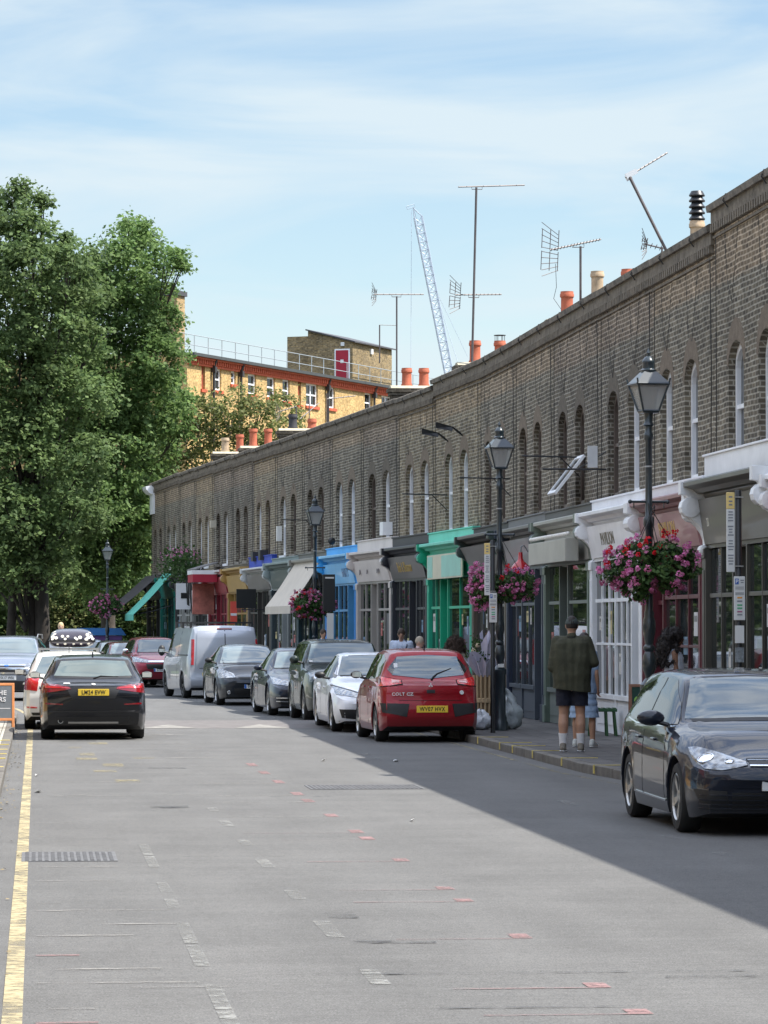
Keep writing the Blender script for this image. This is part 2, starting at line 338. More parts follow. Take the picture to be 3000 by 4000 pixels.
def kerbs(name, f0, f1):
    m = MB(); y = 14.0
    rnd = random.Random(3)
    while y < 150:
        l = rnd.uniform(.85, .96); y2 = y + l - .012; h = .122 + rnd.uniform(-.004, .004)
        m.add([(f0(y), y, -.02), (f1(y), y, -.02), (f1(y2), y2, -.02), (f0(y2), y2, -.02), (f0(y), y, h), (f1(y), y, h), (f1(y2), y2, h), (f0(y2), y2, h)],
              [(0,3,2,1),(4,5,6,7),(0,1,5,4),(1,2,6,5),(2,3,7,6),(3,0,4,7)]); y += l
    return struct(m.build(name, M_kerb, bevel=.012))
kerbs('kerb', kerb_r, lambda y: kerb_r(y)+.15)
kerbs('kerb_left', lambda y: kerb_l(y)-.15, kerb_l)
# painted markings: sheets 4 mm above the road
Z1 = .004
def rect(m, x0, y0, x1, y1, z=Z1): m.quad((x0, y0, z), (x1, y0, z), (x1, y1, z), (x0, y1, z))
struct(strip('yellow_line', lambda y: kerb_l(y)+.235, lambda y: kerb_l(y)+.335, Z1, M_wyel, [y for y in YS if y <= 130]))
struct(strip('yellow_line_right', lambda y: kerb_r(y)-.34, lambda y: kerb_r(y)-.27, Z1, M_wfyel, [y for y in YS if 30 <= y <= 130]))
mrl = MB(); mw = MB(); mr_ = MB(); mf = MB(); my = MB(); md = MB()
rnd = random.Random(11)
def Yv(v): return 1.9*7668/(v-1355)
def dash(m, x, v0, v1, w=.1): rect(m, x-w/2, Yv(v1), x+w/2, Yv(v0))
for v0, v1 in ((1822, 1845), (1848, 1872), (1905, 1925), (1940, 1960), (1992, 2035), (2040, 2085), (2125, 2230)): dash(mw, .93, v0, v1, .085)
for v0, v1 in ((1744, 1752), (1771, 1784), (1813, 1826), (1856, 1874), (1923, 1943), (1990, 2026), (2095, 2128)): dash(mw, 1.83, v0, v1, .105)
for v0, v1 in ((1732, 1744), (1808, 1818), (1846, 1855), (1628, 1632), (1637, 1640)): dash(mw, 5.72 if v0 > 1700 else 4.9, v0, v1, .12)
for v, s in ((1718, 1), (1733, 1), (1765, 1), (1800, 1), (1815, .6), (1862, 1), (1924, 1), (1950, 1), (2031, 1), (2139, 1), (2197, 1), (1692, .4), (1672, .4), (1655, .3)):
    y = Yv(v); hw = Yv(v-6.5)-y if v > 2000 else Yv(v-4)-y
    rect(mr_, 2.90, y-.02, 3.02, y+hw*1.6); (rect(mrl, 2.18 if v > 1800 else 1.9, y-.03*s, 2.90, y+.015*s) if v > 1780 else rect(mf, 1.9, y-.05, 2.90, y+.05))
for v in (1577, 1587, 1597, 1607, 1617, 1627, 1637): rect(mf, 1.9+rnd.uniform(-.1, .3), Yv(v), 2.6, Yv(v-1.5))
# faint market pitch lines across the near lane
for v, xa, xb, t in ((1690, .2, 1.7, .5), (1718, .15, 1.3, .5), (1716, .1, 2.0, .4), (1738, .05, .45, .4), (1805, 0, .4, .3), (1775, 0, .4, .3), (1870, 0, .65, .3), (1900, 0, .6, .2), (1964, 0, .93, .25),
                     (1948, 0, .4, .25), (1994, .4, .95, .2), (2018, 0, .6, .22), (2060, 0, .25, .2), (2090, .1, .7, .2), (2120, 0, .9, .2), (2130, .5, 1.3, .1), (2205, 0, .3, .15), (2175, 0, .3, .1), (1850, 1.2, 2.2, .1)):
    y = Yv(v); w = .05 + t*.12
    m = mr_ if v in (2060, 2205) else mf
    m.quad((xa, y, Z1), (xb, y+(.5 if v in (1690,) else 0), Z1), (xb, y+w+(.5 if v in (1690,) else 0), Z1), (xa, y+w, Z1))
# broken yellow letters and bars near the left kerb
for x, v0, v1, w in ((1.0, 1603, 1607, .3), (.75, 1625, 1632, .22), (1.05, 1648, 1655, .28), (1.12, 1683, 1690, .30), (.72, 1634, 1640, .3), (1.55, 1634, 1638, .3), (.9, 1662, 1667, .3), (.6, 1612, 1615, .2), (1.3, 1590, 1593, .5)):
    rect(my, x-w/2, Yv(v1), x+w/2, Yv(v0))
for x0, x1, v, t in ((1.3, 3.9, 2107, .05), (1.9, 2.4, 2040, .2), (1.1, 2.0, 1660, .4), (.4, 1.0, 1600, .4), (2.0, 3.0, 2182, .04), (1.2, 1.6, 1745, .5), (1.9, 2.1, 1985, .5), (3.4, 4.2, 2120, .1), (2.6, 3.3, 1722, .1)):
    rect(md, x0, Yv(v), x1, Yv(v)+t, .0075)
struct(mw.build('road_marking_white', M_wwhite)); struct(mr_.build('road_marking_red', M_wpink)); struct(mrl.build('road_marking_red_line', worn('worn_red_line', (0.22, 0.15, 0.145), .2, .15, 12))); struct(mf.build('road_marking_faint', M_wfaint)); struct(my.build('road_marking_yellow', M_wfyel)); struct(md.build('tar_stain', M_dark))
# raised table (speed hump) with pale triangles
M_hump = pm('buff_asphalt', (0.135, 0.125, 0.120), .9, var=.2, scale=4)
mh = MB(); a, b = 66.8, 71.5
mh.prism([(a, .001), (a+.8, .05), (b-.8, .05), (b, .001)], kerb_l(68)+.4, kerb_r(68)-.3, 'x'); struct(mh.build('speed_hump', M_hump))
mt = MB()
for x in (-.0, 1.75, 3.5, 5.2):
    mt.add([(x+.2, a+.03, .007), (x+1.25, a+.03, .007), (x+.72, a+.80, .055)], [(0, 1, 2)])
struct(mt.build('hump_triangle_marking', pm('pale_hump_paint', (.21, .20, .18), .8, var=.3, scale=5)))
# yellow pitch marks on the kerb edges
mk = MB()
for u, v in ((1033, 1594), (1075, 1606), (1125, 1613), (1198, 1624), (1262, 1640), (1315, 1656)):
    y = 1.78*7668/(v-1355); x = kerb_r(y)
    mk.box(x-.006, y-.09, .02, x+.004, y+.0, .129); mk.box(x-.006, y-.03, .1215, x+.5, y+.01, .1285)
for y in (33.5, 37.4, 41, 45.5, 48.5, 50.2, 52, 54.2, 56.2): x = kerb_l(y); mk.box(x-1.6, y-.07, .118, x-.02, y+.07, .1295)
struct(mk.build('pitch_marking_yellow', M_yelk))
# iron covers
M_iron = pm('cast_iron', (0.125, 0.125, 0.127), .7, metal=.1, var=.35, scale=8)
def manhole(x0, x1, y0, y1, label):
    m = MB(); m.box(x0, y0, -.01, x1, y1, .006)
    nx = int((x1-x0)/.055); ny = int((y1-y0)/.1)
    for i in range(nx):
        for j in range(ny):
            cx = x0+.02+(x1-x0-.04)*(i+.5)/nx; cy = y0+.03+(y1-y0-.06)*(j+.5)/ny; m.box(cx-.015, cy-.03, .006, cx+.015, cy+.03, .011)
    return tag(m.build('manhole_cover', M_iron), label, 'manhole cover', 'iron covers in the road')
manhole(-.12, .66, Yv(1858), Yv(1838), 'square iron cover crossing the yellow line at the near left')
manhole(3.2, 4.55, Yv(1706), Yv(1697), 'iron cover at the shadow edge in mid road')
# scraps of litter
M_paper = pm('white_paper', (.75, .75, .73), .8, var=.1)
for i, (x, y, s, lab) in enumerate(((4.05, 50.3, .05, 'crumpled white litter by the kerb below the man in the cap'), (3.66, 34.6, .05, 'small white scrap on the shaded road left of the dark hatchback'), (5.05, 50.0, .07, 'white scrap lying in the gutter by yellow kerb marks'),
                                    (.02, 41.1, .09, 'flattened white paper on the yellow line'), (.0, 45.6, .05, 'dark leaf scrap beside the left kerb'))):
    m = MB(); r2 = random.Random(i)
    s *= .55; pts = [(x+s*math.cos(k*1.05)*r2.uniform(.6, 1.2), y+3*s*math.sin(k*1.05)*r2.uniform(.6, 1.1), .006+r2.uniform(0, .03)) for k in range(6)]
    m.add(pts + [(x, y, .025), (x, y, .005)], [(k, (k+1) % 6, 6) for k in range(6)] + [((k+1) % 6, k, 7) for k in range(6)]); tag(m.build('litter', M_paper), lab, 'litter', 'litter on the road')
# ================================================================ terrace
BR = [brick('stock_brick_dark', (0.1647, 0.1403, 0.1025), (0.0756, 0.0659, 0.0525), (0.3294, 0.3050, 0.2501), tone=(6.75, (1.22, 1.08, .98))),
      brick('stock_brick_yellow', (0.2257, 0.1830, 0.1171), (0.0915, 0.0756, 0.0561), (0.3538, 0.3233, 0.2562), tone=(6.7, (1.05, .95, .88))),
      brick('stock_brick_sooty', (0.1366, 0.1171, 0.0878), (0.0671, 0.0586, 0.0488), (0.2928, 0.2745, 0.2318), patch=.45, tone=(6.6, (1.18, 1.06, 1.0)))]
M_arch = [pm('rubbed_brick_arch', (0.155, 0.12, 0.085), .9, var=.3, scale=9, bump=.3), pm('sooty_brick_arch', (0.105, 0.088, 0.066), .9, var=.3, scale=9, bump=.3)]
M_cope = pm('lead_and_stone_coping', (0.15, 0.130, 0.105), .9, var=.6, scale=5, bump=.7)
M_dent = pm('sooty_dentil_brick', (0.15, 0.125, 0.095), .9, var=.55, scale=6, bump=.4)
M_wframe = pm('white_gloss_paint', (0.84, 0.85, 0.87), .35, var=.06, scale=3)
M_bframe = pm('brown_window_paint', (0.11, 0.085, 0.07), .5, var=.2)
M_pane = glassy('window_glass', (0.015, 0.018, 0.02), .02, 1.5, .06)
M_blind = pm('closed_blind', (0.16, 0.14, 0.12), .8, var=.1)
M_shop = glassy('shop_glass', (0.016, 0.02, 0.02), .02, 1.5, .03)
M_sill = pm('stone_sill', (0.22, 0.20, 0.17), .85, var=.3)
M_red_pot = pm('terracotta', (0.42, 0.11, 0.055), .8, var=.25, scale=5)
M_cream_pot = pm('buff_clay', (0.42, 0.31, 0.20), .85, var=.35, scale=5)
M_blackpot = pm('black_clay', (.03, .03, .035), .7)
M_stack = brick('stack_brick', (0.11, 0.09, 0.065), (0.05, 0.043, 0.035), (0.16, 0.14, 0.11))
M_flaunch = pm('mortar_cap', (0.42, 0.38, 0.28), .95, var=.25, scale=6, bump=.4)
M_slate = pm('roof_slate', (0.06, 0.06, 0.065), .7, var=.2)
M_cable = pm('black_cable', (0.012, 0.012, 0.012), .6)
M_black = pm('black_metal', (0.012, 0.013, 0.014), .4, var=.1)
def paint(name, c, rough=.45): return pm(name, c, rough, var=.10, scale=1.6, coat=.15)
M_gold = pm('gold_leaf', (0.75, 0.52, 0.16), .3, metal=.6, var=.1)
M_white = pm('white_masonry_paint', (0.82, 0.83, 0.85), .6, var=.08, scale=2)

def arch_pts(xc, hw, zs, rise, n=8):
    return [(xc - hw*math.cos(math.pi*k/n), zs + rise*math.sin(math.pi*k/n)) for k in range(n+1)]
def wall_mesh(w, z0, z1, wins, depth=.14, rise=.34, hw=.53, sill=4.08, head=5.90):
    """front wall with arched openings and their brick reveals; side, back and party walls"""
    m = MB(); sp = head - rise; xs = 0.0; n = 8
    for xc in wins:
        a, b = xc-hw, xc+hw
        m.quad((xs, 0, z0), (a, 0, z0), (a, 0, z1), (xs, 0, z1)); m.quad((a, 0, z0), (b, 0, z0), (b, 0, sill), (a, 0, sill))
        ar = arch_pts(xc, hw, sp, rise, n)
        for (x1, q1), (x2, q2) in zip(ar[:-1], ar[1:]):
            m.quad((x1, 0, q1), (x2, 0, q2), (x2, 0, z1), (x1, 0, z1)); m.quad((x1, 0, q1), (x1, depth, q1), (x2, depth, q2), (x2, 0, q2))
        m.quad((a, 0, sill), (a, 0, sp), (a, depth, sp), (a, depth, sill)); m.quad((b, 0, sill), (b, depth, sill), (b, depth, sp), (b, 0, sp)); m.quad((a, 0, sill), (a, depth, sill), (b, depth, sill), (b, 0, sill))
        xs = b
    m.quad((xs, 0, z0), (w, 0, z0), (w, 0, z1), (xs, 0, z1))
    m.quad((0, .001, z1), (w, .001, z1), (w, .35, z1), (0, .35, z1)); m.quad((0, .35, z1-.9), (0, .35, z1), (w, .35, z1), (w, .35, z1-.9))
    m.quad((0, 0, 0), (0, 0, z1), (0, 9, z1-.2), (0, 9, 0)); m.quad((w, 0, 0), (w, 9, 0), (w, 9, z1-.2), (w, 0, z1)); m.quad((0, 9, 0), (0, 9, z1-.2), (w, 9, z1-.2), (w, 9, 0))
    m.quad((0, .5, .0), (w, .5, 0), (w, .5, 4.0), (0, .5, 4.0))
    return m
def window(par, xc, col, sill=4.08, head=5.90, rise=.34, hw=.53, blind=0, d=.14, openw=False):
    m = MB(); sp = head-rise; f = .085; a, b = xc-hw+.001, xc+hw-.001; y0, y1 = d-.045, d+.05
    m.box(a, y0, sill+.01, a+f, y1, sp); m.box(b-f, y0, sill+.01, b, y1, sp); m.box(a+f, y0-.01, sill+.01, b-f, y1, sill+.1)
    mid = (sill+head)/2
    if not openw: m.box(a+f, y0+.012, mid-.03, b-f, y1, mid+.03)
    o = arch_pts(xc, hw-.001, sp, rise-.001); i = arch_pts(xc, hw-f, sp-.02, rise-f*.9)
    for k in range(len(o)-1):
        m.quad((o[k][0], y0, o[k][1]), (o[k+1][0], y0, o[k+1][1]), (i[k+1][0], y0, i[k+1][1]), (i[k][0], y0, i[k][1])); m.quad((i[k][0], y0, i[k][1]), (i[k+1][0], y0, i[k+1][1]), (i[k+1][0], y1, i[k+1][1]), (i[k][0], y1, i[k][1]))
    wn_ = m.build('window', col, par, fix=False)
    p = MB(); p.add([(x, d+.02, z) for x, z in o] + [(b, d+.02, sill+.02), (a, d+.02, sill+.02)], [tuple(range(len(o)+2))]); p.build('pane', M_blind if blind else M_pane, wn_, fix=False)
    if not openw:
        s = MB(); s.box(a-.03, -.05, sill-.075, b+.03, .10, sill+.004); s.build('sill', col if col is M_wframe else M_sill, wn_)
    return wn_
def cornice(m, x0, x1, z0, z1, out, back=0.0):
    p = [(back, z0), (-out*.35, z0), (-out*.42, z0+(z1-z0)*.3), (-out*.62, z0+(z1-z0)*.34), (-out*.72, z0+(z1-z0)*.55), (-out*.95, z0+(z1-z0)*.68), (-out, z0+(z1-z0)*.72), (-out, z1-.02), (-out*.97, z1), (back, z1+.03)]
    m.prism(p, x0, x1, 'x')
def console(par, x, w, z0, z1, out, col, back=-.02):
    """scrolled bracket at the end of a fascia"""
    m = MB(); h = z1-z0; pts = []
    prof = [(.30, 0), (.42, .03), (.44, .08), (.38, .13), (.33, .18), (.34, .26), (.42, .36), (.55, .45), (.72, .52), (.84, .58), (.90, .66), (.88, .74), (.80, .79), (.86, .82), (1.0, .83), (1.0, 1.0)]
    pts = [(back, z0)] + [(-out*a, z0+h*b) for a, b in prof] + [(back, z1)]
    m.prism(pts, x, x+w, 'x')
    for z, r, yy in ((z0+.66*h, .11*h/.8, -out*.72), (z0+.10*h, .05*h/.8, -out*.36)):
        m.lathe([(r, -.02), (r, w+.02), (r*.5, w+.03)], 12, (x, yy, z), 'x')
    return m.build('console', col, par, smooth=False, bevel=.006)
def shopfront(par, w, s):
    z0 = .125; ped = s.get('z_window', .78); zt = s.get('z_head', 3.02); zf1 = s.get('z_fascia', 3.62); zc = s.get('z_cornice', 3.86); out = s.get('out', .42)
    cp = paint('pilaster_paint', s['pil']); cf = paint('fascia_paint', s['fas']); cc = paint('cornice_paint', s.get('cor', s['fas'])); ck = paint('console_paint', s.get('con', s.get('cor', s['fas'])))
    fr = paint('shop_frame_paint', s.get('frame', s['pil'])); pw = .26
    m = MB()
    for x in (0.02, w-pw-.02):
        m.box(x, -.20, z0, x+pw, .3, zt+.02); m.box(x-.015, -.23, z0, x+pw+.015, -.19, z0+.32); m.box(x-.01, -.225, zt-.14, x+pw+.01, -.19, zt); m.box(x+.06, -.212, z0+.5, x+pw-.06, -.199, zt-.3)
    bays = s.get('bays', [('w', 1.6), ('d', 1.0), ('w', 1.6)]); tot = sum(b[1] for b in bays); x = pw+.05; sc = (w-2*pw-.1)/tot
    m.box(pw-.02, -.12, zt-.02, w-pw+.02, .28, zt+.04); m.box(pw-.02, -.10, .10, w-pw+.02, .3, z0+.03)
    front = m.build('shopfront', cp, par, bevel=.006)
    f = MB(); g = MB(); f.box(pw+.02, .28, z0, w-pw-.02, .33, 3.9)
    for i, (k, bw_) in enumerate(bays):
        a, b = x, x+bw_*sc; x = b
        if i: f.box(a-.035, -.17, z0, a+.035, .12, zt)
        if k == 'w':
            f.box(a+.035, -.13, z0, b-.035, .1, ped-.08); f.box(a+.035, -.19, ped-.08, b-.035, .1, ped)
            f.box(a+.12, -.142, z0+.14, b-.12, -.129, ped-.16)
            nm = s.get('mull', 2)
            for q in range(1, nm): xx = a+(b-a)*q/nm; f.box(xx-.02, -.155, ped, xx+.02, -.08, zt)
            zt2 = s.get('z_transom', 2.35); f.box(a+.035, -.15, zt2-.03, b-.035, -.08, zt2+.03)
            if s.get('grid'):
                f.box(a+.035, -.15, 1.6, b-.035, -.08, 1.64)
            g.box(a+.03, -.12, ped, b-.03, -.105, zt)
        else:
            dr = MB(); dd = .16
            f.box(a+.035, .0, 2.25, b-.035, .2, 2.32); g.box(a+.04, .10, 2.32, b-.04, .115, zt)
            dr.box(a+.05, dd, z0+.06, b-.05, dd+.045, 2.25); dr.box(a+.17, dd-.012, z0+.18, b-.17, dd+.001, .95)
            do = dr.build('door', paint('door_paint', s.get('door', s['pil'])), front, bevel=.005)
            gl = MB(); gl.box(a+.17, dd-.004, 1.1, b-.17, dd+.05, 2.1); gl.lathe([(.025, 0), (.03, .04), (.012, .06)], 10, (a+.12, dd-.06, 1.08), 'y'); gl.build('door_glazing', M_shop, do)
            f.box(a+.035, -.02, z0, b-.035, .2, z0+.06)
    f.box(pw, -.16, zt, w-pw, .2, zt+.06)
    rp_ = random.Random(int(w*1000)+int(s['pil'][1]*999)); x = pw+.05
    for i, (k, bw_) in enumerate(bays):   # notices and cards stuck to the glass
        a, b = x, x+bw_*sc; x = b
        if k != 'w': continue
        for q in range(rp_.randint(1, 3)):
            pw_, ph = rp_.uniform(.15, .34), rp_.uniform(.2, .45); px_ = rp_.uniform(a+.15, b-.15-pw_); pz = rp_.uniform(1.0, 2.0); c_ = rp_.choice([(.55, .54, .5), (.45, .12, .1), (.15, .25, .35), (.5, .42, .2), (.6, .6, .6)])
            pb = MB(); pb.box(px_, -.125, pz, px_+pw_, -.121, pz+ph); po = pb.build('notice', paint('printed_card', c_, .6), front); pb = MB(); pb.box(px_+.03, -.127, pz+ph*.6, px_+pw_-.03, -.1255, pz+ph*.85); pb.build('printed_block', paint('printed_ink', tuple(v*.35 for v in c_), .6), po)
    f.build('window_frame', fr, front, bevel=.004); g.build('display_window', M_shop, front, fix=False)
    fa = MB(); yb, yt = -.19, -.19-s.get('tilt', .10)
    x0, x1 = pw*.7, w-pw*.7
    fa.add([(x0, .2, zt+.06), (x1, .2, zt+.06), (x1, .2, zf1), (x0, .2, zf1), (x0, yb, zt+.06), (x1, yb, zt+.06), (x1, yt, zf1), (x0, yt, zf1)], [(4,5,6,7), (0,4,7,3), (1,2,6,5), (0,1,5,4), (3,7,6,2), (0,3,2,1)])
    fo = fa.build('fascia', cf, front)
    c = MB(); cornice(c, .0+s.get('ce', .10), w-s.get('ce', .10), zf1, zc, out, .2); c.build('cornice', cc, front)
    if s.get('band'):
        bd = MB(); bo = s.get('band_out', .16); bd.box(.02, -bo, zc+.031, w-.02, .001-.002, s.get('z_band', 4.12)); bd.box(.0, -bo-.03, s.get('z_band', 4.12)-.001, w, -.002, s.get('z_band', 4.12)+.03)
        bd.build('blocking_course', paint('blocking_paint', s['band'], .6), front, bevel=.006)
    for xx in (0.005, w-.185): console(front, xx, .18, zt-.12, zc-.0, out+.04, ck)
    if s.get('text'):
        t, size, col, sx, xo, zo = s['text']
        slope = Vector((0, yt-yb, zf1-zt-.06)).normalized(); zc_ = (zt+.06+zf1)/2+zo; yy = yb+(yt-yb)*(zc_-zt-.06)/(zf1-zt-.06)-.004
        text_mesh(t, size, 'lettering', col, fo, frame((w*xo, yy, zc_), (1, 0, 0), slope), sx, .003, .001)
    return front, fo
def awning(par, w, col, z1, z0, out, val=.18, frac=(.04, .96), drop_col=None, stripe=False):
    a, b = w*frac[0], w*frac[1]; m = MB(); t = .018; n = 8
    for i in range(n):   # the canvas sags slightly
        f0, f1 = i/n, (i+1)/n
        P = lambda f: (-.25-(out-.25)*f, z1+(z0-z1)*f-.06*math.sin(math.pi*f))
        (ya, za), (yb, zb) = P(f0), P(f1)
        m.add([(a, ya, za), (b, ya, za), (b, yb, zb), (a, yb, zb), (a, ya, za-t), (b, ya, za-t), (b, yb, zb-t), (a, yb, zb-t)], [(0,1,2,3),(7,6,5,4),(0,3,7,4),(1,5,6,2)])
    aw = m.build('awning', col, par, fix=True)
    v = MB(); v.box(a, -out-.012, z0-val, b, -out+.002, z0+.0); v.build('valance', drop_col or col, aw)
    r = MB()
    for x in (a+.25, b-.25): r.tube([(x, -.2, z0+.35), (x, -.2-(out-.2)*.5, z0+.12), (x, -out+.03, z0-.03)], .02, 6)
    r.tube([(a, -out+.02, z0-.02), (b, -out+.02, z0-.02)], .028, 8); r.build('awning_arm', M_black, aw)
    return aw
def chimney(par, Minv, Y, pots, ztop):
    """pots: (world X, top z, kind)"""
    xs = [p[0] for p in pots]; x0, x1 = min(xs)-.45, max(xs)+.55
    def loc(x, y, z): return tuple(Minv @ Vector((x, y, z)))
    m = MB(); m.X = Minv
    m.box(x0, Y-.28, 6.4, x1, Y+.28, ztop-.22); m.box(x0-.05, Y-.33, ztop-.22, x1+.05, Y+.33, ztop-.12); m.box(x0-.09, Y-.37, ztop-.12, x1+.09, Y+.37, ztop-.02)
    st = m.build('chimney', M_stack, par)
    f = MB(); f.X = Minv; f.prism([(Y-.33, ztop-.02), (Y-.2, ztop+.06), (Y+.2, ztop+.06), (Y+.33, ztop-.02)], x0-.02, x1+.02, 'x'); f.build('chimney_cap', M_flaunch, st)
    for x, zt, kind in pots:
        p = MB(); p.X = Minv; h = zt-ztop; r = .135; mat = {'red': M_red_pot, 'cage': M_red_pot, 'cream': M_cream_pot, 'white': M_cream_pot, 'cowl': M_cream_pot, 'black': M_blackpot, 'creamred': M_cream_pot}[kind]
        hh = h-(.52 if kind == 'cowl' else .0)
        p.lathe([(r*1.15, 0), (r*1.2, .06), (r*1.02, .1), (r*.98, hh*.7), (r*.98, hh-.14), (r*1.15, hh-.12), (r*1.16, hh-.06), (r*1.06, hh-.04), (r*1.06, hh), (r*.8, hh), (r*.8, hh-.1)], 16, (x, Y, ztop+.03))
        po = p.build('chimney_pot', mat, st, smooth=True)
        if kind == 'cowl':
            c = MB(); c.X = Minv
            for k in range(4): z = ztop+hh+.05+k*.115; c.lathe([(.15, z), (.158, z+.02), (.115, z+.075), (.10, z+.115)], 16, (x, Y, 0))
            c.lathe([(.15, ztop+hh+.5), (.155, ztop+hh+.52), (.11, ztop+hh+.60)], 10, (x, Y, 0)); c.build('cowl', M_black, po, smooth=True)
        if kind == 'cage':
            c = MB(); c.X = Minv
            for k in range(6): t = k*math.pi/3; c.tube([(x+.12*math.cos(t), Y+.12*math.sin(t), zt+.02), (x+.12*math.cos(t), Y+.12*math.sin(t), zt+.16)], .007, 5)
            c.lathe([(.15, zt+.16), (.15, zt+.175)], 12, (x, Y, 0)); c.build('cowl', M_black, po)
    return st

def house(yf, yn, H, wc, spec, label, side='r', br=0, group='terraced houses over shops', frames=(1, 1), blinds=(0, 0), cable=0):
    if side == 'r':
        P = Vector((F(yf), yf, 0)); Q = Vector((F(yn), yn, 0))
    else:
        P = Vector((F(yf)-12.9, yn, 0)); Q = Vector((F(yn)-12.9, yf, 0))
    w = (Q-P).length; a = math.atan2(Q.y-P.y, Q.x-P.x)
    t = thing('terraced_house', label, 'house', P, a, group)
    Minv = (Matrix.Translation(P) @ rotz(a)).inverted()
    wins = [wc-1.04, wc+1.04]
    wall_mesh(w, 3.8, H-.12, wins).build('wall', BR[br], t, fix=False)
    c = MB()
    c.prism([(-.11, H-.12), (-.13, H-.03), (-.08, H), (.40, H-.02), (.40, H-.12)], -.02, w+.02, 'x'); cp = c.build('coping', M_cope, t)
    d = MB(); n = int(w/.165)
    d.box(0, -.055, H-.30, w, -.001, H-.12); d.box(0, -.03, H-.50, w, -.001, H-.465)
    for k in range(n): x = w*(k+.5)/n; d.box(x-.048, -.075, H-.42, x+.048, -.001, H-.30)
    d.build('dentil_course', M_dent, t)
    for i, xc in enumerate(wins):
        wd = window(t, xc, M_wframe if frames[i] else M_bframe, blind=blinds[i])
        ar = MB(); o = arch_pts(xc, .53, 5.56, .34, 12); p = arch_pts(xc, .66, 5.60, .62, 12)
        for k in range(12): ar.add([(o[k][0], -.006, o[k][1]), (o[k+1][0], -.006, o[k+1][1]), (p[k+1][0], -.006, p[k+1][1]), (p[k][0], -.006, p[k][1]), (p[k][0], 0.001, p[k][1]), (p[k+1][0], 0.001, p[k+1][1])], [(0,1,2,3), (3,2,5,4)])
        ar.build('window_arch', M_arch[0 if br != 2 else 1], t)
    ro = MB(); ro.add([(0, .36, H-.7), (w, .36, H-.7), (w/2, .36, H-1.3), (0, 9, H-.3), (w, 9, H-.3), (w/2, 9, H-.9)], [(0, 2, 5, 3), (2, 1, 4, 5)]); ro.build('roof', M_slate, t)
    front, fo = shopfront(t, w, spec)
    # downpipe at the party line and looping cables
    cb = MB(); rn = random.Random(int(yf*10))
    if cable:
        for k in range(2):
            x = w*(.15+.42*k)+rn.uniform(-.2, .2); zt = H-.35
            cb.tube([(x, -.015, zt), (x+.25, -.02, zt-.8-rn.random()*.3), (x+.55, -.02, zt-1.05-rn.random()*.3), (x+.8, -.02, zt-.7), (x+1.05, -.015, zt-.02)], .0042, 5, False)
    cb.tube([(w-.12, -.04, 4.1), (w-.12+rn.uniform(-.04, .04), -.03, 5.5), (w-.14, -.04, H-.5)], .008, 5)
    cb.tube([(.2, -.02, 4.0), (.18+rn.uniform(-.05, .05), -.02, 5.2), (.2, -.02, H-.5)], .007, 5)
    z = H-.10
    for k in range(2): x = w*(.25+.5*k); cb.tube([(x, .2, H+.004), (x, -.1, H-.01), (x+.02, -.14, H-.1), (x+.03, -.07, H-.2)], .011, 5)
    cb.build('cable', M_cable, t)
    return t, Minv, front, fo, w
grey = (.15, .14, .13); C = dict
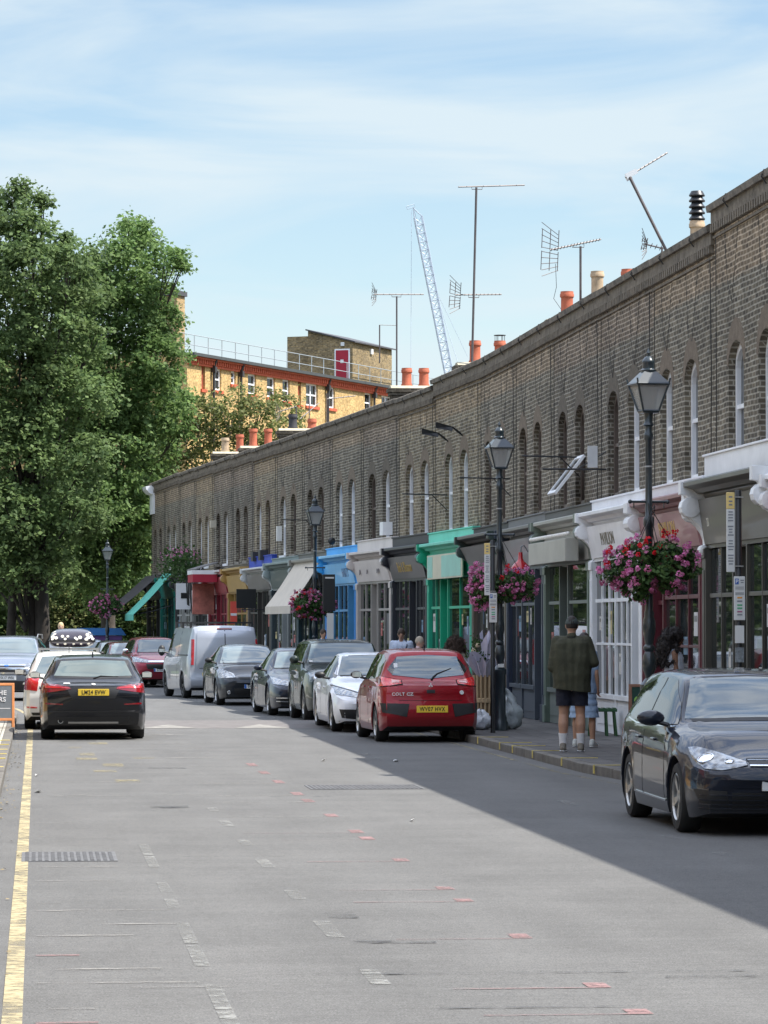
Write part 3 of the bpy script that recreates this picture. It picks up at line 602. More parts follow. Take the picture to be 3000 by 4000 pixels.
SP = {
 'A': C(pil=(.07, .066, .055), fas=(.105, .098, .082), cor=(.115, .11, .095), con=(.82, .83, .84), band=(.82, .83, .86), z_band=4.34, z_cornice=3.98, z_fascia=3.72, bays=[('w', 1.7), ('d', .9), ('w', 1.8)], text=('28', .17, None, .9, .13, -.02), out=.5),
 'B': C(pil=(.10, .012, .022), fas=(.30, .145, .15), cor=(.30, .15, .15), con=(.82, .83, .84), band=(.80, .81, .85), z_band=4.05, frame=(.09, .012, .02), bays=[('d', .9), ('w', 1.9)], mull=3, grid=1, text=('PAVILION', .30, None, .95, .50, .02)),
 'C': C(pil=(.82, .84, .86), fas=(.78, .78, .79), cor=(.83, .84, .86), con=(.83, .84, .86), band=(.83, .84, .87), z_band=4.05, bays=[('w', 2.3), ('w', 1.7), ('d', .9)], mull=3, grid=1, text=('PAVILION', .30, None, .95, .42, .02), door=(.03, .045, .06)),
 'D': C(pil=(.12, .165, .13), fas=(.36, .35, .31), cor=(.35, .345, .31), con=(.16, .2, .165), band=(.10, .10, .10), z_band=4.03, frame=(.13, .155, .14), bays=[('w', 1.4), ('d', .9), ('w', 2.2)], mull=1, tilt=.02),
 'E': C(pil=(.012, .022, .05), fas=(.20, .19, .19), cor=(.17, .16, .15), con=(.02, .03, .05), band=(.17, .175, .185), z_band=4.05, frame=(.06, .075, .095), bays=[('w', 1.4), ('w', 1.5), ('d', .9)], tilt=.16),
 'F': C(pil=(.115, .09, .07), fas=(.19, .175, .16), cor=(.10, .09, .085), con=(.03, .05, .045), band=(.045, .045, .05), z_band=4.02, frame=(.13, .12, .11), bays=[('w', 1.8), ('d', .9), ('w', 1.5)], tilt=.30, out=.55),
 'G': C(pil=(.012, .40, .24), fas=(.04, .50, .33), cor=(.16, .62, .47), con=(.008, .34, .20), band=(.17, .66, .51), z_band=4.08, z_cornice=3.84, z_fascia=3.6, frame=(.012, .40, .22), bays=[('w', 1.2), ('d', .9), ('w', 2.6)], tilt=.02, door=(.01, .22, .14)),
 'H': C(pil=(.02, .023, .035), fas=(.06, .058, .062), cor=(.05, .05, .058), con=(.015, .016, .025), band=(.045, .045, .052), z_band=4.1, frame=(.03, .032, .04), bays=[('w', 2), ('d', .9), ('w', 1.2)], tilt=.14, text=('Bob & Blossom', .36, None, .78, .46, .0), mull=3),
 'I': C(pil=(.54, .48, .44), fas=(.60, .54, .51), cor=(.62, .56, .53), con=(.60, .54, .51), band=(.64, .60, .57), z_band=4.14, bays=[('w', 1.8), ('d', .9), ('w', 1.8)], tilt=.12, frame=(.36, .33, .30)),
 'J': C(pil=(.02, .26, .68), fas=(.16, .48, .80), cor=(.24, .54, .80), con=(.06, .40, .80), band=(.10, .46, .86), z_band=4.05, frame=(.10, .33, .58), bays=[('w', 1.4), ('w', 1.2), ('d', .9)], tilt=.1, text=('HARTY', .34, None, .9, .72, .0), door=(.02, .16, .42)),
 'K': C(pil=(.02, .075, .105), fas=(.20, .19, .16), cor=(.25, .24, .21), con=(.2, .19, .17), z_band=4.0, band=(.16, .16, .15), frame=(.03, .07, .09), bays=[('w', 1.5), ('d', .9), ('w', 1.5)]),
 'L': C(pil=(.03, .05, .06), fas=(.06, .09, .09), cor=(.22, .28, .27), con=(.30, .36, .36), band=(.24, .30, .30), z_band=3.98, bays=[('w', 1.5), ('d', .9), ('w', 1.5)], frame=(.28, .30, .30)),
 'M': C(pil=(.10, .09, .08), fas=(.16, .15, .14), cor=(.62, .63, .62), con=(.62, .64, .64), band=(.02, .06, .42), z_band=4.12, z_cornice=3.78, z_fascia=3.58, bays=[('w', 1.5), ('d', .9), ('w', 1.5)], frame=(.05, .045, .04)),
 'N': C(pil=(.36, .22, .055), fas=(.42, .27, .08), cor=(.46, .31, .11), con=(.42, .26, .08), band=(.14, .13, .12), z_band=3.95, bays=[('d', .9), ('w', 2.4)], frame=(.34, .2, .05)),
 'O': C(pil=(.26, .012, .03), fas=(.27, .03, .045), cor=(.55, .50, .48), con=(.30, .02, .03), bays=[('w', 1.5), ('d', .9), ('w', 1.5)], frame=(.24, .012, .03)),
 'P': C(pil=(.5, .5, .48), fas=(.60, .60, .58), cor=(.4, .4, .38), con=(.04, .04, .04), bays=[('w', 1.5), ('d', .9), ('w', 1.5)], frame=(.06, .06, .06)),
 'Q': C(pil=(.05, .05, .05), fas=(.08, .08, .08), con=(.04, .04, .045), bays=[('w', 1.5), ('d', .9), ('w', 1.5)], frame=(.4, .4, .38)),
 'R': C(pil=(.0, .17, .135), fas=(.0, .15, .12), con=(.0, .17, .135), bays=[('w', 2), ('d', .9), ('w', 1.2)], frame=(.0, .10, .085)),
 'S': C(pil=(.03, .03, .035), fas=(.04, .04, .045), con=(.04, .04, .04), bays=[('w', 2), ('d', .9)], frame=(.03, .03, .03)),
}
SP['A']['text'] = ('28', .17, paint('cream_letters', (.6, .58, .5)), .9, .13, -.02)
SP['B']['text'] = SP['B']['text'][:2] + (M_gold,) + SP['B']['text'][3:]
SP['C']['text'] = SP['C']['text'][:2] + (pm('tarnished_letters', (.16, .13, .07), .4, metal=.3),) + SP['C']['text'][3:]
SP['H']['text'] = SP['H']['text'][:2] + (pm('old_gold', (.48, .32, .07), .4, metal=.4),) + SP['H']['text'][3:]
SP['J']['text'] = SP['J']['text'][:2] + (paint('navy_letters', (.03, .09, .22)),) + SP['J']['text'][3:]
bounds = [44.9, 50.2, 55.3, 60.6, 66.2, 71.5, 76.8, 83.0, 88.0, 93.2, 98.4, 103.8, 109.2, 114.6, 120.0, 125.4, 130.8, 136.2, 141.6, 147.0]
wY = dict(A=47.6, B=53.1, C=58.2, D=64.0, E=69.4, F=74.6, G=80.0, H=85.4, I=90.8, J=96.1, K=101.5, L=106.9, M=112.3, N=117.7, O=123.1, P=128.5, Q=133.9, R=139.3, S=144.5)
HT = dict(A=7.98, B=7.70, C=7.71, D=7.72, E=7.73, F=7.73, G=7.74, H=7.60, I=7.62, J=7.62, K=7.63, L=7.64, M=7.66, N=7.70, O=7.74, P=7.77, Q=7.80, R=7.84, S=7.84)
LB = dict(A='brick house with olive grey shop front and tall white band, nearest on the right', B='brick house over maroon shop front with gold PAVILION lettering', C='brick house over white shop front with dark PAVILION lettering',
 D='brick house over grey green shop with cream fascia and a row of pearl bulbs', E='brick house over navy and grey shop front lit by a red barn lamp', F='brick house over brown shop with flared grey fascia beside the green shop',
 G='brick house over bright emerald green shop front with cream sign panel', H='brick house over charcoal shop front with gold Bob & Blossom lettering', I='brick house over pale pinkish stone coloured shop front with scrolled brackets',
 J='brick house over sky blue shop front', K='brick house over dark teal shop with the beige sloping awning', L='brick house over dark blue grey shop with pale weathered band', M='brick house over shop with royal blue band and white brackets',
 N='brick house over ochre yellow shop front', O='brick house over crimson red shop front with hanging red sign', P='brick house over narrow white fascia with black ironwork', Q='brick house over dark shop front draped with plants',
 R='brick house over teal shop with long green awning', S='end house of the terrace with black awning and white corner cornice')
FR = dict(A=(1, 1), B=(1, 1), C=(0, 1), D=(0, 0), E=(0, 0), F=(0, 0), G=(1, 1), H=(1, 1), I=(0, 1), J=(1, 1), K=(0, 0), L=(1, 0), M=(1, 0), N=(0, 0), O=(0, 1), P=(1, 1), Q=(0, 1), R=(1, 1), S=(0, 0))
HS = {}
for i, k in enumerate('ABCDEFGHIJKLMNOPQRS'):
    yn, yf = bounds[i], bounds[i+1]
    HS[k] = house(yf, yn, HT[k], yf-wY[k], SP[k], LB[k], br={'A': 0, 'B': 0, 'C': 2, 'D': 2, 'E': 0, 'F': 0, 'G': 1, 'H': 1, 'I': 2, 'J': 0, 'K': 2, 'L': 0, 'M': 1, 'N': 2, 'O': 2, 'P': 1, 'Q': 0, 'R': 0, 'S': 0}[k],
                  frames=FR[k], blinds=(0, 1) if k in 'EK' else (0, 0), cable=k in 'ABCDEFHKL')
# chimneys: (house, world Y, pots, stack top)
for k, Y, pots, zt in (('D', 66.3, [(12.45, 10.10, 'cowl')], 8.95), ('E', 71.2, [(11.95, 9.15, 'red')], 8.5), ('F', 76.6, [(11.5, 9.2, 'red'), (12.17, 9.65, 'creamred')], 8.55), ('H', 87.3, [(10.8, 8.98, 'red'), (11.42, 8.98, 'cage')], 8.40),
                       ('J', 98.1, [(10.22, 9.08, 'red'), (10.70, 9.08, 'red')], 8.55), ('M', 119.2-5, [(8.82, 8.6, 'red'), (8.2, 8.75, 'black')], 8.25), ('O', 130.4-5, [(8.13, 8.9, 'red'), (7.6, 8.9, 'red')], 8.25), ('P', 130.6, [(7.42, 8.98, 'red'), (6.88, 8.85, 'white')], 8.3)):
    chimney(HS[k][0], HS[k][1], Y, pots, zt)
# white corner cornice on the end house
t, Mi, front, fo, w = HS['S']
m = MB(); m.box(-.02, -.08, 6.55, 1.3, .0-.002, 7.75); m.prism([(-.08, 7.35), (-.22, 7.4), (-.36, 7.55), (-.38, 7.68), (-.08, 7.72)], -.2, 1.3, 'x'); m.build('corner_cornice', M_white, t)
# open casement, satellite dishes, brackets and boxes on the fronts
t, Mi, front, fo, w = HS['D']
m = MB(); xa = 2.1+1.04+.35
m.X = Matrix.Translation((xa-.0, -.02, 4.95)) @ Matrix.Rotation(R(-38), 4, 'X')
m.box(-.44, -.025, -.86, -.37, .025, 0); m.box(.37, -.025, -.86, .44, .025, 0); m.box(-.37, -.025, -.86, .37, .025, -.79); m.box(-.37, -.025, -.07, .37, .025, 0)
# hinged at the top and pushed outward
cs = m.build('open_casement', M_wframe, t); g = MB(); g.X = m.X; g.box(-.37, -.008, -.79, .37, .008, -.07); g.build('casement_glass', glassy('pale_reflecting_glass', (.10, .11, .12), .02, 1.9), cs)
def part_box(k, name, mat, boxes, tubes=()):
    m = MB()
    for b in boxes: m.box(*b)
    for pts, r in tubes: m.tube(pts, r, 6)
    return m.build(name, mat, HS[k][0])
# projecting sign on an iron bracket above the grey shop
m = MB(); m.tube([(.6, -.0, 4.6), (.6, -1.1, 4.6)], .018, 6); m.tube([(.6, -.0, 4.9), (.6, -.5, 4.6)], .012, 6)
sb = m.build('sign_bracket', M_black, HS['C'][0]); m = MB(); m.box(.585, -.32, 4.63, .615, -.15, 5.0); m.build('hanging_panel', pm('white_sign', (.62, .63, .64), .5), sb)
for k, x in (('F', 4.5), ('G', 1.7), ('D', 3.2), ('K', 2.8)):
    m = MB(); m.tube([(x, 0, 4.95), (x, -1.05, 4.97)], .016, 6); m.tube([(x, 0, 4.6), (x, -.35, 4.95)], .012, 6); m.build('flag_bracket', M_black, HS[k][0])
for k, x, z in (('G', 3.9, 6.35), ('G', 1.9, 6.32)):   # bird shaped iron brackets
    m = MB(); m.tube([(x, 0, z-.15), (x, -.12, z-.05), (x, -.25, z+.05)], [.015, .03, .02], 6); m.add([(x, -.2, z+.05), (x-.02, -.62, z+.16), (x, -.62, z+.02), (x+.03, -.25, z-.05), (x-.03, -.4, z+.04)], [(0, 1, 4), (1, 2, 4), (2, 3, 4), (3, 0, 4)]); m.build('iron_bracket', M_black, HS[k][0])
def dish(k, x, z, r=.24, col=M_black):
    m = MB(); m.lathe([(.02, 0), (r*.5, -.01), (r, -.05), (r*1.02, -.045), (r*.5, .005)], 16, (x, -.32, z), 'x'); m.tube([(x, 0, z), (x, -.3, z)], .015, 6); m.build('satellite_dish', col, HS[k][0])
dish('J', 2.0, 4.25, .10)
part_box('I', 'vent_box', M_wframe, [(3.95, -.26, 4.22, 4.4, -.01, 4.55)]); part_box('O', 'vent_box', pm('cream_box', (.55, .5, .4), .6), [(.6, -.22, 5.4, .8, -.01, 5.65)])
part_box('L', 'wall_lantern', pm('white_globe', (.8, .8, .78), .4), [(2.2, -.35, 4.5, 2.35, -.2, 4.95)])
part_box('M', 'window_box', pm('black_planter', (.03, .03, .035), .5), [(1.35, -.28, 4.0, 1.85, -.02, 4.3)]); part_box('M', 'window_box', pm('black_planter', (.03, .03, .035), .5), [(3.1, -.28, 4.0, 3.6, -.02, 4.32)])
# shop details
t, Mi, front, fo, w = HS['D']   # scalloped box blind and a row of bulbs
m = MB(); m.box(.5, -.55, 3.05, w-.5, -.31, 3.45); bl = m.build('blind_box', paint('cream_blind', (.42, .41, .36)), front, bevel=.01)
m = MB()
for k in range(24): m.ball((.45+k*(w-.9)/23, -.50, 3.53), .036, 8, 6)
m.build('pearl_bulb', pm('pearl_glass', (.8, .78, .72), .2), bl, smooth=True)
t, Mi, front, fo, w = HS['E']   # barn lamp on a swan neck
m = MB(); x = w-.38; m.tube([(x, -.25, 3.36), (x, -.45, 3.34), (x, -.48, 3.40), (x, -.52, 3.45), (x, -.57, 3.42), (x, -.58, 3.30)], .013, 8); m.lathe([(.05, 0), (.05, .02)], 10, (x, -.27, 3.36), 'y')
arm = m.build('lamp_arm', pm('grey_steel', (.2, .22, .22), .4, metal=.5), front, smooth=True)
m = MB(); m.lathe([(.035, 3.32), (.042, 3.29), (.045, 3.20), (.07, 3.15), (.14, 3.09), (.185, 3.02), (.19, 3.0), (.175, 3.01), (.12, 3.07), (.04, 3.12)], 24, (x, -.58, 0)); m.build('lamp_shade', pm('red_enamel', (.42, .015, .02), .2, coat=.6), arm, smooth=True)
t, Mi, front, fo, w = HS['G']   # cream and mint sign board
m = MB(); m.box(.9, -.34, 3.0, w-.5, -.30, 3.56); sb = m.build('sign_board', paint('cream_board', (.62, .58, .44)), fo, bevel=.01)
m = MB(); m.box(w*.48, -.347, 3.04, w-.6, -.339, 3.52); m.box(1.0, -.347, 3.04, 1.7, -.339, 3.52); m.build('sign_panel', paint('mint_panel', (.30, .60, .50)), sb)
awning(HS['K'][2], HS['K'][4], pm('beige_canvas', (.55, .49, .41), .85, var=.08, scale=2), 3.85, 2.50, 1.15, .22, (.02, .98))
awning(HS['R'][2], HS['R'][4], pm('sea_green_canvas', (.10, .42, .34), .8, var=.08, scale=2), 4.02, 2.40, 1.75, .24, (.30, .92))
awning(HS['S'][2], HS['S'][4], pm('black_canvas', (.06, .055, .06), .8, var=.1, scale=2), 4.0, 2.42, 2.15, .12, (.0, .98))
t, Mi, front, fo, w = HS['S']
t, Mi, front, fo, w = HS['O']
m = MB(); m.box(2.0, -1.0, 2.35, 2.12, -.25, 3.42); pnl = m.build('hanging_sign', pm('red_and_cream_board', (.48, .17, .13), .6, var=.45, scale=3), front, bevel=.01)
m = MB(); m.box(1.95, -1.15, 3.45, 3.4, -.3, 3.72); m.build('awning_cassette', paint('crimson', (.40, .02, .05)), front); m = MB(); m.box(1.95, -1.17, 3.72, 3.4, -.3, 3.86); m.build('awning_cover', M_wframe, front)
m = MB(); m.prism([(-.2, 4.12), (-.95, 3.9), (-.95, 3.94), (-.2, 4.16)], .1, 2.8, 'x'); m.build('canopy', pm('grey_felt', (.2, .19, .19), .9), front)
t, Mi, front, fo, w = HS['P']
m = MB(); m.box(1.6, -.92, 2.55, 1.68, -.3, 3.5); pn = m.build('hanging_sign', M_white, front); m = MB(); m.box(1.69, -.75, 2.95, 1.70, -.5, 3.15); m.build('sign_mark', M_black, pn)
rn = random.Random(5); m = MB()
for k in range(26): x = rn.uniform(.5, w-.3); m.tube([(x, -.3, 3.9+rn.uniform(-.3, .3)), (x+rn.uniform(-.3, .3), -.55, 3.6), (x+rn.uniform(-.3, .3), -.5, 3.0+rn.uniform(-.6, .3))], .03, 5)
m.build('ironwork', M_black, front)
t, Mi, front, fo, w = HS['N']   # warning flag on the yellow front
m = MB(); m.box(3.4, -.52, 2.0, 3.44, -.3, 2.75); q = m.build('banner', pm('red_banner', (.75, .10, .07), .6, var=.1), front); m = MB(); m.box(3.441, -.51, 2.28, 3.446, -.31, 2.36); m.build('banner_stripe', M_wframe, q)
t, Mi, front, fo, w = HS['M']
m = MB(); m.tube([(4.6, -.3, 2.45), (4.6, -1.0, 2.45)], .02, 6); br_ = m.build('sign_bracket', M_black, front)
m = MB(); m.box(3.2, -.98, 2.5, 3.25, -.36, 3.1); m.build('hanging_sign', M_black, front)
# faint round marks on the pale fascia
fo = HS['I'][3]; m = MB()
for x, r in ((1.0, .07), (2.1, .06), (3.6, .06), (3.8, .06)): m.lathe([(r, -.275), (r, -.262)], 12, (x, 0, 3.33), 'y')
m.build('fascia_mark', pm('grey_mark', (.22, .2, .2), .7), fo)
# reflections of the sunny side need an opposite terrace: out of frame on the left, and more terrace near the camera
SPX = [C(pil=(.5, .45, .35), fas=(.45, .1, .08), con=(.82, .83, .84), cor=(.82, .83, .84), band=(.7, .7, .68)), C(pil=(.1, .2, .3), fas=(.1, .2, .35), cor=(.6, .6, .6), band=(.6, .6, .6)), C(pil=(.5, .3, .1), fas=(.5, .45, .3), band=(.7, .68, .6))]
protoR = HS['B'][0]
near = []
for i in range(6):
    yn = 44.9-5.3*(i+1)
    if i < 2: t_, _, _, _, _ = house(yn+5.3, yn, 7.98, 2.6, SPX[i], 'brick house with %s shop front out of frame to the right' % ('red', 'blue')[i], br=0); near.append(t_)
    else:
        o = copy_tree(near[i % 2]); o.location = (F(yn+5.3), yn+5.3, 0); o['label'] = 'further brick house out of frame on the right'
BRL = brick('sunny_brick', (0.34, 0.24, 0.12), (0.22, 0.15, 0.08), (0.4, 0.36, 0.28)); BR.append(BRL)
lefts = []
for i in range(14):
    yn = 2+5.3*i
    if i < 3: t_, _, _, _, _ = house(yn+5.3, yn, 7.9+.1*(i % 2), 2.6, SPX[i], 'sunlit brick house out of frame on the left, %s shop' % ('red', 'blue', 'yellow')[i], side='l', br=3, group='houses on the sunny side'); lefts.append(t_)
    else:
        o = copy_tree(lefts[i % 3]); o.location = (F(yn)-12.9, yn, 0); o['label'] = 'further sunlit brick house out of frame on the left'
# ================================================================ vehicles
def carpaint(name, c, metal=.0, flake=.0):
    m, nt, b = nt_mat(name); N = nt.nodes; K = nt.links.new
    t = N.new('ShaderNodeTexCoord'); n = N.new('ShaderNodeTexNoise'); n.inputs['Scale'].default_value = 1.7; n.inputs['Detail'].default_value = 5; K(t.outputs['Object'], n.inputs['Vector'])
    r = N.new('ShaderNodeMapRange'); r.inputs['To Min'].default_value = .85; r.inputs['To Max'].default_value = 1.15; K(n.outputs['Fac'], r.inputs[0])
    h = N.new('ShaderNodeHueSaturation'); h.inputs['Color'].default_value = (*c, 1); K(r.outputs[0], h.inputs['Value'])
    # road film towards the sills is real dirt on the car
    s = N.new('ShaderNodeSeparateXYZ'); K(t.outputs['Object'], s.inputs[0]); d = N.new('ShaderNodeMapRange'); d.inputs['From Min'].default_value = .45; d.inputs['From Max'].default_value = .15; d.inputs['To Max'].default_value = .35; K(s.outputs[2], d.inputs[0])
    mx = N.new('ShaderNodeMixRGB'); mx.inputs[2].default_value = (.07, .065, .055, 1); K(d.outputs[0], mx.inputs[0]); K(h.outputs[0], mx.inputs[1]); K(mx.outputs[0], b.inputs['Base Color'])
    b.inputs['Metallic'].default_value = metal; b.inputs['Roughness'].default_value = .32; b.inputs['Coat Weight'].default_value = .8; b.inputs['Coat Roughness'].default_value = .02; b.inputs['Coat IOR'].default_value = 1.48; b.inputs['Specular IOR Level'].default_value = .15
    return m
M_cglass = glassy('car_glass', (.13, .17, .185), .03, 1.85)  # pale base colour stands in for sky haze reflected in the glass
M_sglass = glassy('side_glass', (.012, .014, .016), .015, 1.9)
M_trim = pm('black_plastic', (.014, .014, .015), .5, var=.15)
M_under = pm('underbody', (.006, .006, .006), .9)
M_tyre = pm('tyre_rubber', (.018, .018, .018), .8, var=.2, scale=8, bump=.2)
M_alloy = pm('alloy', (.45, .45, .44), .3, metal=.85, var=.15)
M_chrome = pm('chrome', (.75, .76, .78), .12, metal=1.0, var=.03)
M_lampred = pm('red_lens', (.42, .008, .012), .12, var=.25, scale=14, coat=.8)
M_lampb = pm('bright_red_lens', (.62, .012, .015), .1, var=.3, scale=20, coat=.9)
M_lampdr = pm('dark_red_lens', (.20, .006, .010), .12, var=.25, scale=14, coat=.8)
M_py = pm('yellow_plate', (.80, .55, .05), .4, var=.04); M_pw = pm('white_plate', (.72, .73, .73), .4, var=.04); M_pk = pm('plate_black', (.01, .01, .01), .5); M_pb = pm('plate_blue', (.02, .12, .45), .4)
def lampmat():
    m, nt, b = nt_mat('headlamp_lens'); N = nt.nodes; K = nt.links.new
    t = N.new('ShaderNodeTexCoord'); v = N.new('ShaderNodeTexVoronoi'); v.inputs['Scale'].default_value = 17; K(t.outputs['Object'], v.inputs['Vector'])
    r = N.new('ShaderNodeValToRGB'); r.color_ramp.elements[0].color = (.06, .06, .065, 1); r.color_ramp.elements[1].color = (.30, .32, .34, 1); r.color_ramp.elements[0].position = .2; r.color_ramp.elements[1].position = .75
    K(v.outputs['Distance'], r.inputs[0]); K(r.outputs[0], b.inputs['Base Color']); b.inputs['Metallic'].default_value = .6; b.inputs['Roughness'].default_value = .2; b.inputs['Coat Weight'].default_value = 1; b.inputs['Coat Roughness'].default_value = .02
    return m
M_lamp = lampmat()
def sm(x, xs, ys):
    """monotone smooth interpolation"""
    xs = np.array(xs, float); ys = np.array(ys, float)
    if x <= xs[0]: return float(ys[0])
    if x >= xs[-1]: return float(ys[-1])
    h = np.diff(xs); d = np.diff(ys)/h; mm = np.zeros(len(xs)); mm[0] = d[0]; mm[-1] = d[-1]
    for i in range(1, len(xs)-1):
        mm[i] = 0 if d[i-1]*d[i] <= 0 else 2*d[i-1]*d[i]/(d[i-1]+d[i])
    i = int(np.searchsorted(xs, x)-1); t = (x-xs[i])/h[i]
    return float((2*t**3-3*t*t+1)*ys[i]+(t**3-2*t*t+t)*h[i]*mm[i]+(-2*t**3+3*t*t)*ys[i+1]+(t**3-t*t)*h[i]*mm[i+1])
class Car:
    """x forward, y left, z up, origin on the ground under the middle of the car"""
    def __init__(s, name, label, cat, p, group='cars along the street'):
        s.p = p; s.root = thing(name, label, cat, group=group); s.body()
    def sec(s, x):
        p = s.p; hw = p['W']/2
        w = hw*sm(x, *p['plan']); zt = sm(x, *p['top']); belt = min(sm(x, *p['belt']), zt-.015)
        rf = sm(x, *p['roofw'])       # half width of the top surface
        zb = sm(x, *p['bot']); zs = zb+.10
        arch = 0
        for ax in (p['ra'], p['fa']):
            r = p['wr']+.065; dx = abs(x-ax)
            if dx < r: arch = max(arch, p['wr']+math.sqrt(r*r-dx*dx)*.98)
        flare = .012 if arch else 0
        z1 = max(zb, arch); z2 = max(zs, arch+.004); zm = max(.56*(belt+zs)*.9, z2+.02)
        top_in = max(0.0, min(1.0, (zt-belt)/.3))
        wb = w*(.955 if top_in > .5 else .955)
        crown = p.get('crown', .035)
        P = [(0, zb-.0), (w*.60, zb if not arch else zb), (w*.66, z1), (w*.965+flare, z1), (w*.995+flare, z2), (w, max(zm, z2+.01)), (w*.99, max(belt-.13, z2+.03)), (wb, max(belt, z2+.05))]
        re = min(rf, wb-.01)
        P += [(re+.035*top_in+(.0), zt-.055*top_in-.028), (re-.05, zt-crown*.55), (re*.5, zt-crown*.12), (0, zt)]
        return P
    def shear(s, x, z):
        p = s.p; L = p['L']/2; o = 0
        if x > L-.7: o = np.interp(z, *p['fprof'])*((x-(L-.7))/.7)**2
        if x < -L+.7: o = -np.interp(z, *p['rprof'])*((-L+.7-x)/.7)**2
        return x+o
    def body(s):
        p = s.p; L = p['L']/2; xs = set(np.linspace(-L, L, 58))
        for ax in (p['ra'], p['fa']):
            r = p['wr']+.065
            for k in np.linspace(-1, 1, 15): xs.add(ax+r*math.sin(k*math.pi/2)*.9999)
        xs = sorted(xs); rows = []
        for x in xs:
            P = s.sec(x); Q = [P[0], P[1]]
            # soften the corners by cutting them, except around the arch lips
            for i in range(2, len(P)-1):
                a, b, c = P[i-1], P[i], P[i+1]
                if i in (2, 3): Q.append(b); continue
                f = .22 if i in (5, 6) else .28
                Q.append((b[0]+(a[0]-b[0])*f, b[1]+(a[1]-b[1])*f)); Q.append((b[0], b[1])) if i == 7 and P[-1][1]-b[1] > .2 else Q.append((b[0]*.6+(a[0]+c[0])*.2, b[1]*.6+(a[1]+c[1])*.2)); Q.append((b[0]+(c[0]-b[0])*f, b[1]+(c[1]-b[1])*f))
            Q.append(P[-1]); rows.append([(s.shear(x, z), y, z) for y, z in Q])
        n = len(rows[0]); V = []; Fc = []; MI = []
        idx = []
        for r in rows:
            a = []
            for k, (x, y, z) in enumerate(r): a.append(len(V)); V.append((x, y, z))
            b = [a[0]]
            for k, (x, y, z) in enumerate(r[1:-1]): b.append(len(V)); V.append((x, -y, z))
            b.append(a[-1]); idx.append((a, b))
        for (a, b), (c, d) in zip(idx[:-1], idx[1:]):
            for k in range(n-1):
                mi = 1 if k < 3 else 0
                Fc.append((a[k], a[k+1], c[k+1], c[k])); MI.append(mi); Fc.append((b[k], d[k], d[k+1], b[k+1])); MI.append(mi)
        nb = 16
        for end, (a, b) in ((-1, idx[0]), (1, idx[-1])):
            bow = p['fbow'] if end > 0 else p['rbow']; prev = None
            for k in range(n):
                x, y, z = V[a[k]]
                if k in (0, n-1): row = [a[k]]*(nb+1)
                else:
                    row = [b[k]]
                    c = min(1, 2.2*k/n, 2.6*(n-1-k)/n)
                    for j in range(1, nb):
                        t = -1+2*j/nb; row.append(len(V)); V.append((x+end*bow*c*(1-abs(t)**2.4), y*t, z))
                    row.append(a[k])
                if prev:
                    for j in range(nb):
                        q = [prev[j], prev[j+1], row[j+1], row[j]]; u = []
                        for i in q:
                            if i not in u: u.append(i)
                        if len(u) > 2: Fc.append(tuple(u if end > 0 else reversed(u))); MI.append(1 if k < 3 else 0)
                prev = row
        m = MB(); m.v = V; m.f = Fc; m.m = MI
        s.bod = m.build('body', [p['paint'], p.get('lower', M_trim)], s.root, fix=True)
        me = s.bod.data; me.polygons.foreach_set('use_smooth', [True]*len(me.polygons)); me.set_sharp_from_angle(angle=R(34))
        s.bvh = BVHTree.FromPolygons([Vector(v) for v in V], Fc)
    def hit(s, view, a, b):
        if view == 'f': o, d = (5, a, b), (-1, 0, 0)
        elif view == 'r': o, d = (-5, a, b), (1, 0, 0)
        elif view == 'l': o, d = (a, 3, b), (0, -1, 0)
        elif view == 's': o, d = (a, -3, b), (0, 1, 0)
        else: o, d = (a, b, 4), (0, 0, -1)
        h, nrm, i, ds = s.bvh.ray_cast(Vector(o), Vector(d))
        if h is None: return None
        if nrm.dot(Vector(d)) > 0: nrm = -nrm
        return h, nrm
    def patch(s, name, mat, view, top, botm, off=.006, nu=10, nv=6, parent=None, both=False, label=None):
        """conformal panel between two outlines given in the view's own plane"""
        outs = []
        for mir in ((1, -1) if both else (1,)):
            def along(pl, t):
                t *= len(pl)-1; i = min(int(t), len(pl)-2); f = t-i; return (pl[i][0]+(pl[i+1][0]-pl[i][0])*f, pl[i][1]+(pl[i+1][1]-pl[i][1])*f)
            g = {}; m = MB(); vw = view
            if mir < 0 and view in 'ls': vw = 's' if view == 'l' else 'l'
            for i in range(nu+1):
                p0, p1 = along(top, i/nu), along(botm, i/nu)
                for j in range(nv+1):
                    a, b = p0[0]+(p1[0]-p0[0])*j/nv, p0[1]+(p1[1]-p0[1])*j/nv
                    if mir < 0 and view not in 'ls': 
                        if view == 't': b = -b
                        else: a = -a
                    h = s.hit(vw, a, b)
                    if h: g[i, j] = len(m.v); m.v.append(tuple(h[0]+h[1]*off)); 
            base = len(m.v)
            for i in range(nu):
                for j in range(nv):
                    k = [(i, j), (i+1, j), (i+1, j+1), (i, j+1)]
                    if all(q in g for q in k):
                        f = tuple(g[q] for q in k); m.f.append(f); m.m.append(0)
            if not m.f: continue
            # rim: sink the border slightly into the body so it has thickness
            edge = {}
            for f in m.f:
                for q in range(4):
                    e = (f[q], f[(q+1) % 4]); key = tuple(sorted(e)); edge[key] = None if key in edge else e
            inv = {v: k for k, v in g.items()}; low = {}
            C_ = Vector((0, 0, .6))
            for e in [e for e in edge.values() if e]:
                for q in e:
                    if q not in low:
                        v = Vector(m.v[q]); i, j = inv[q]; d = (C_-v); d.x *= .3; d.normalize(); low[q] = len(m.v); m.v.append(tuple(v+d*(off+.012)))
                m.f.append((e[1], e[0], low[e[0]], low[e[1]])); m.m.append(0)
            o = m.build(name, mat, parent or s.root, smooth=True)
            outs.append(o)
            if label: o['label'] = label
        return outs
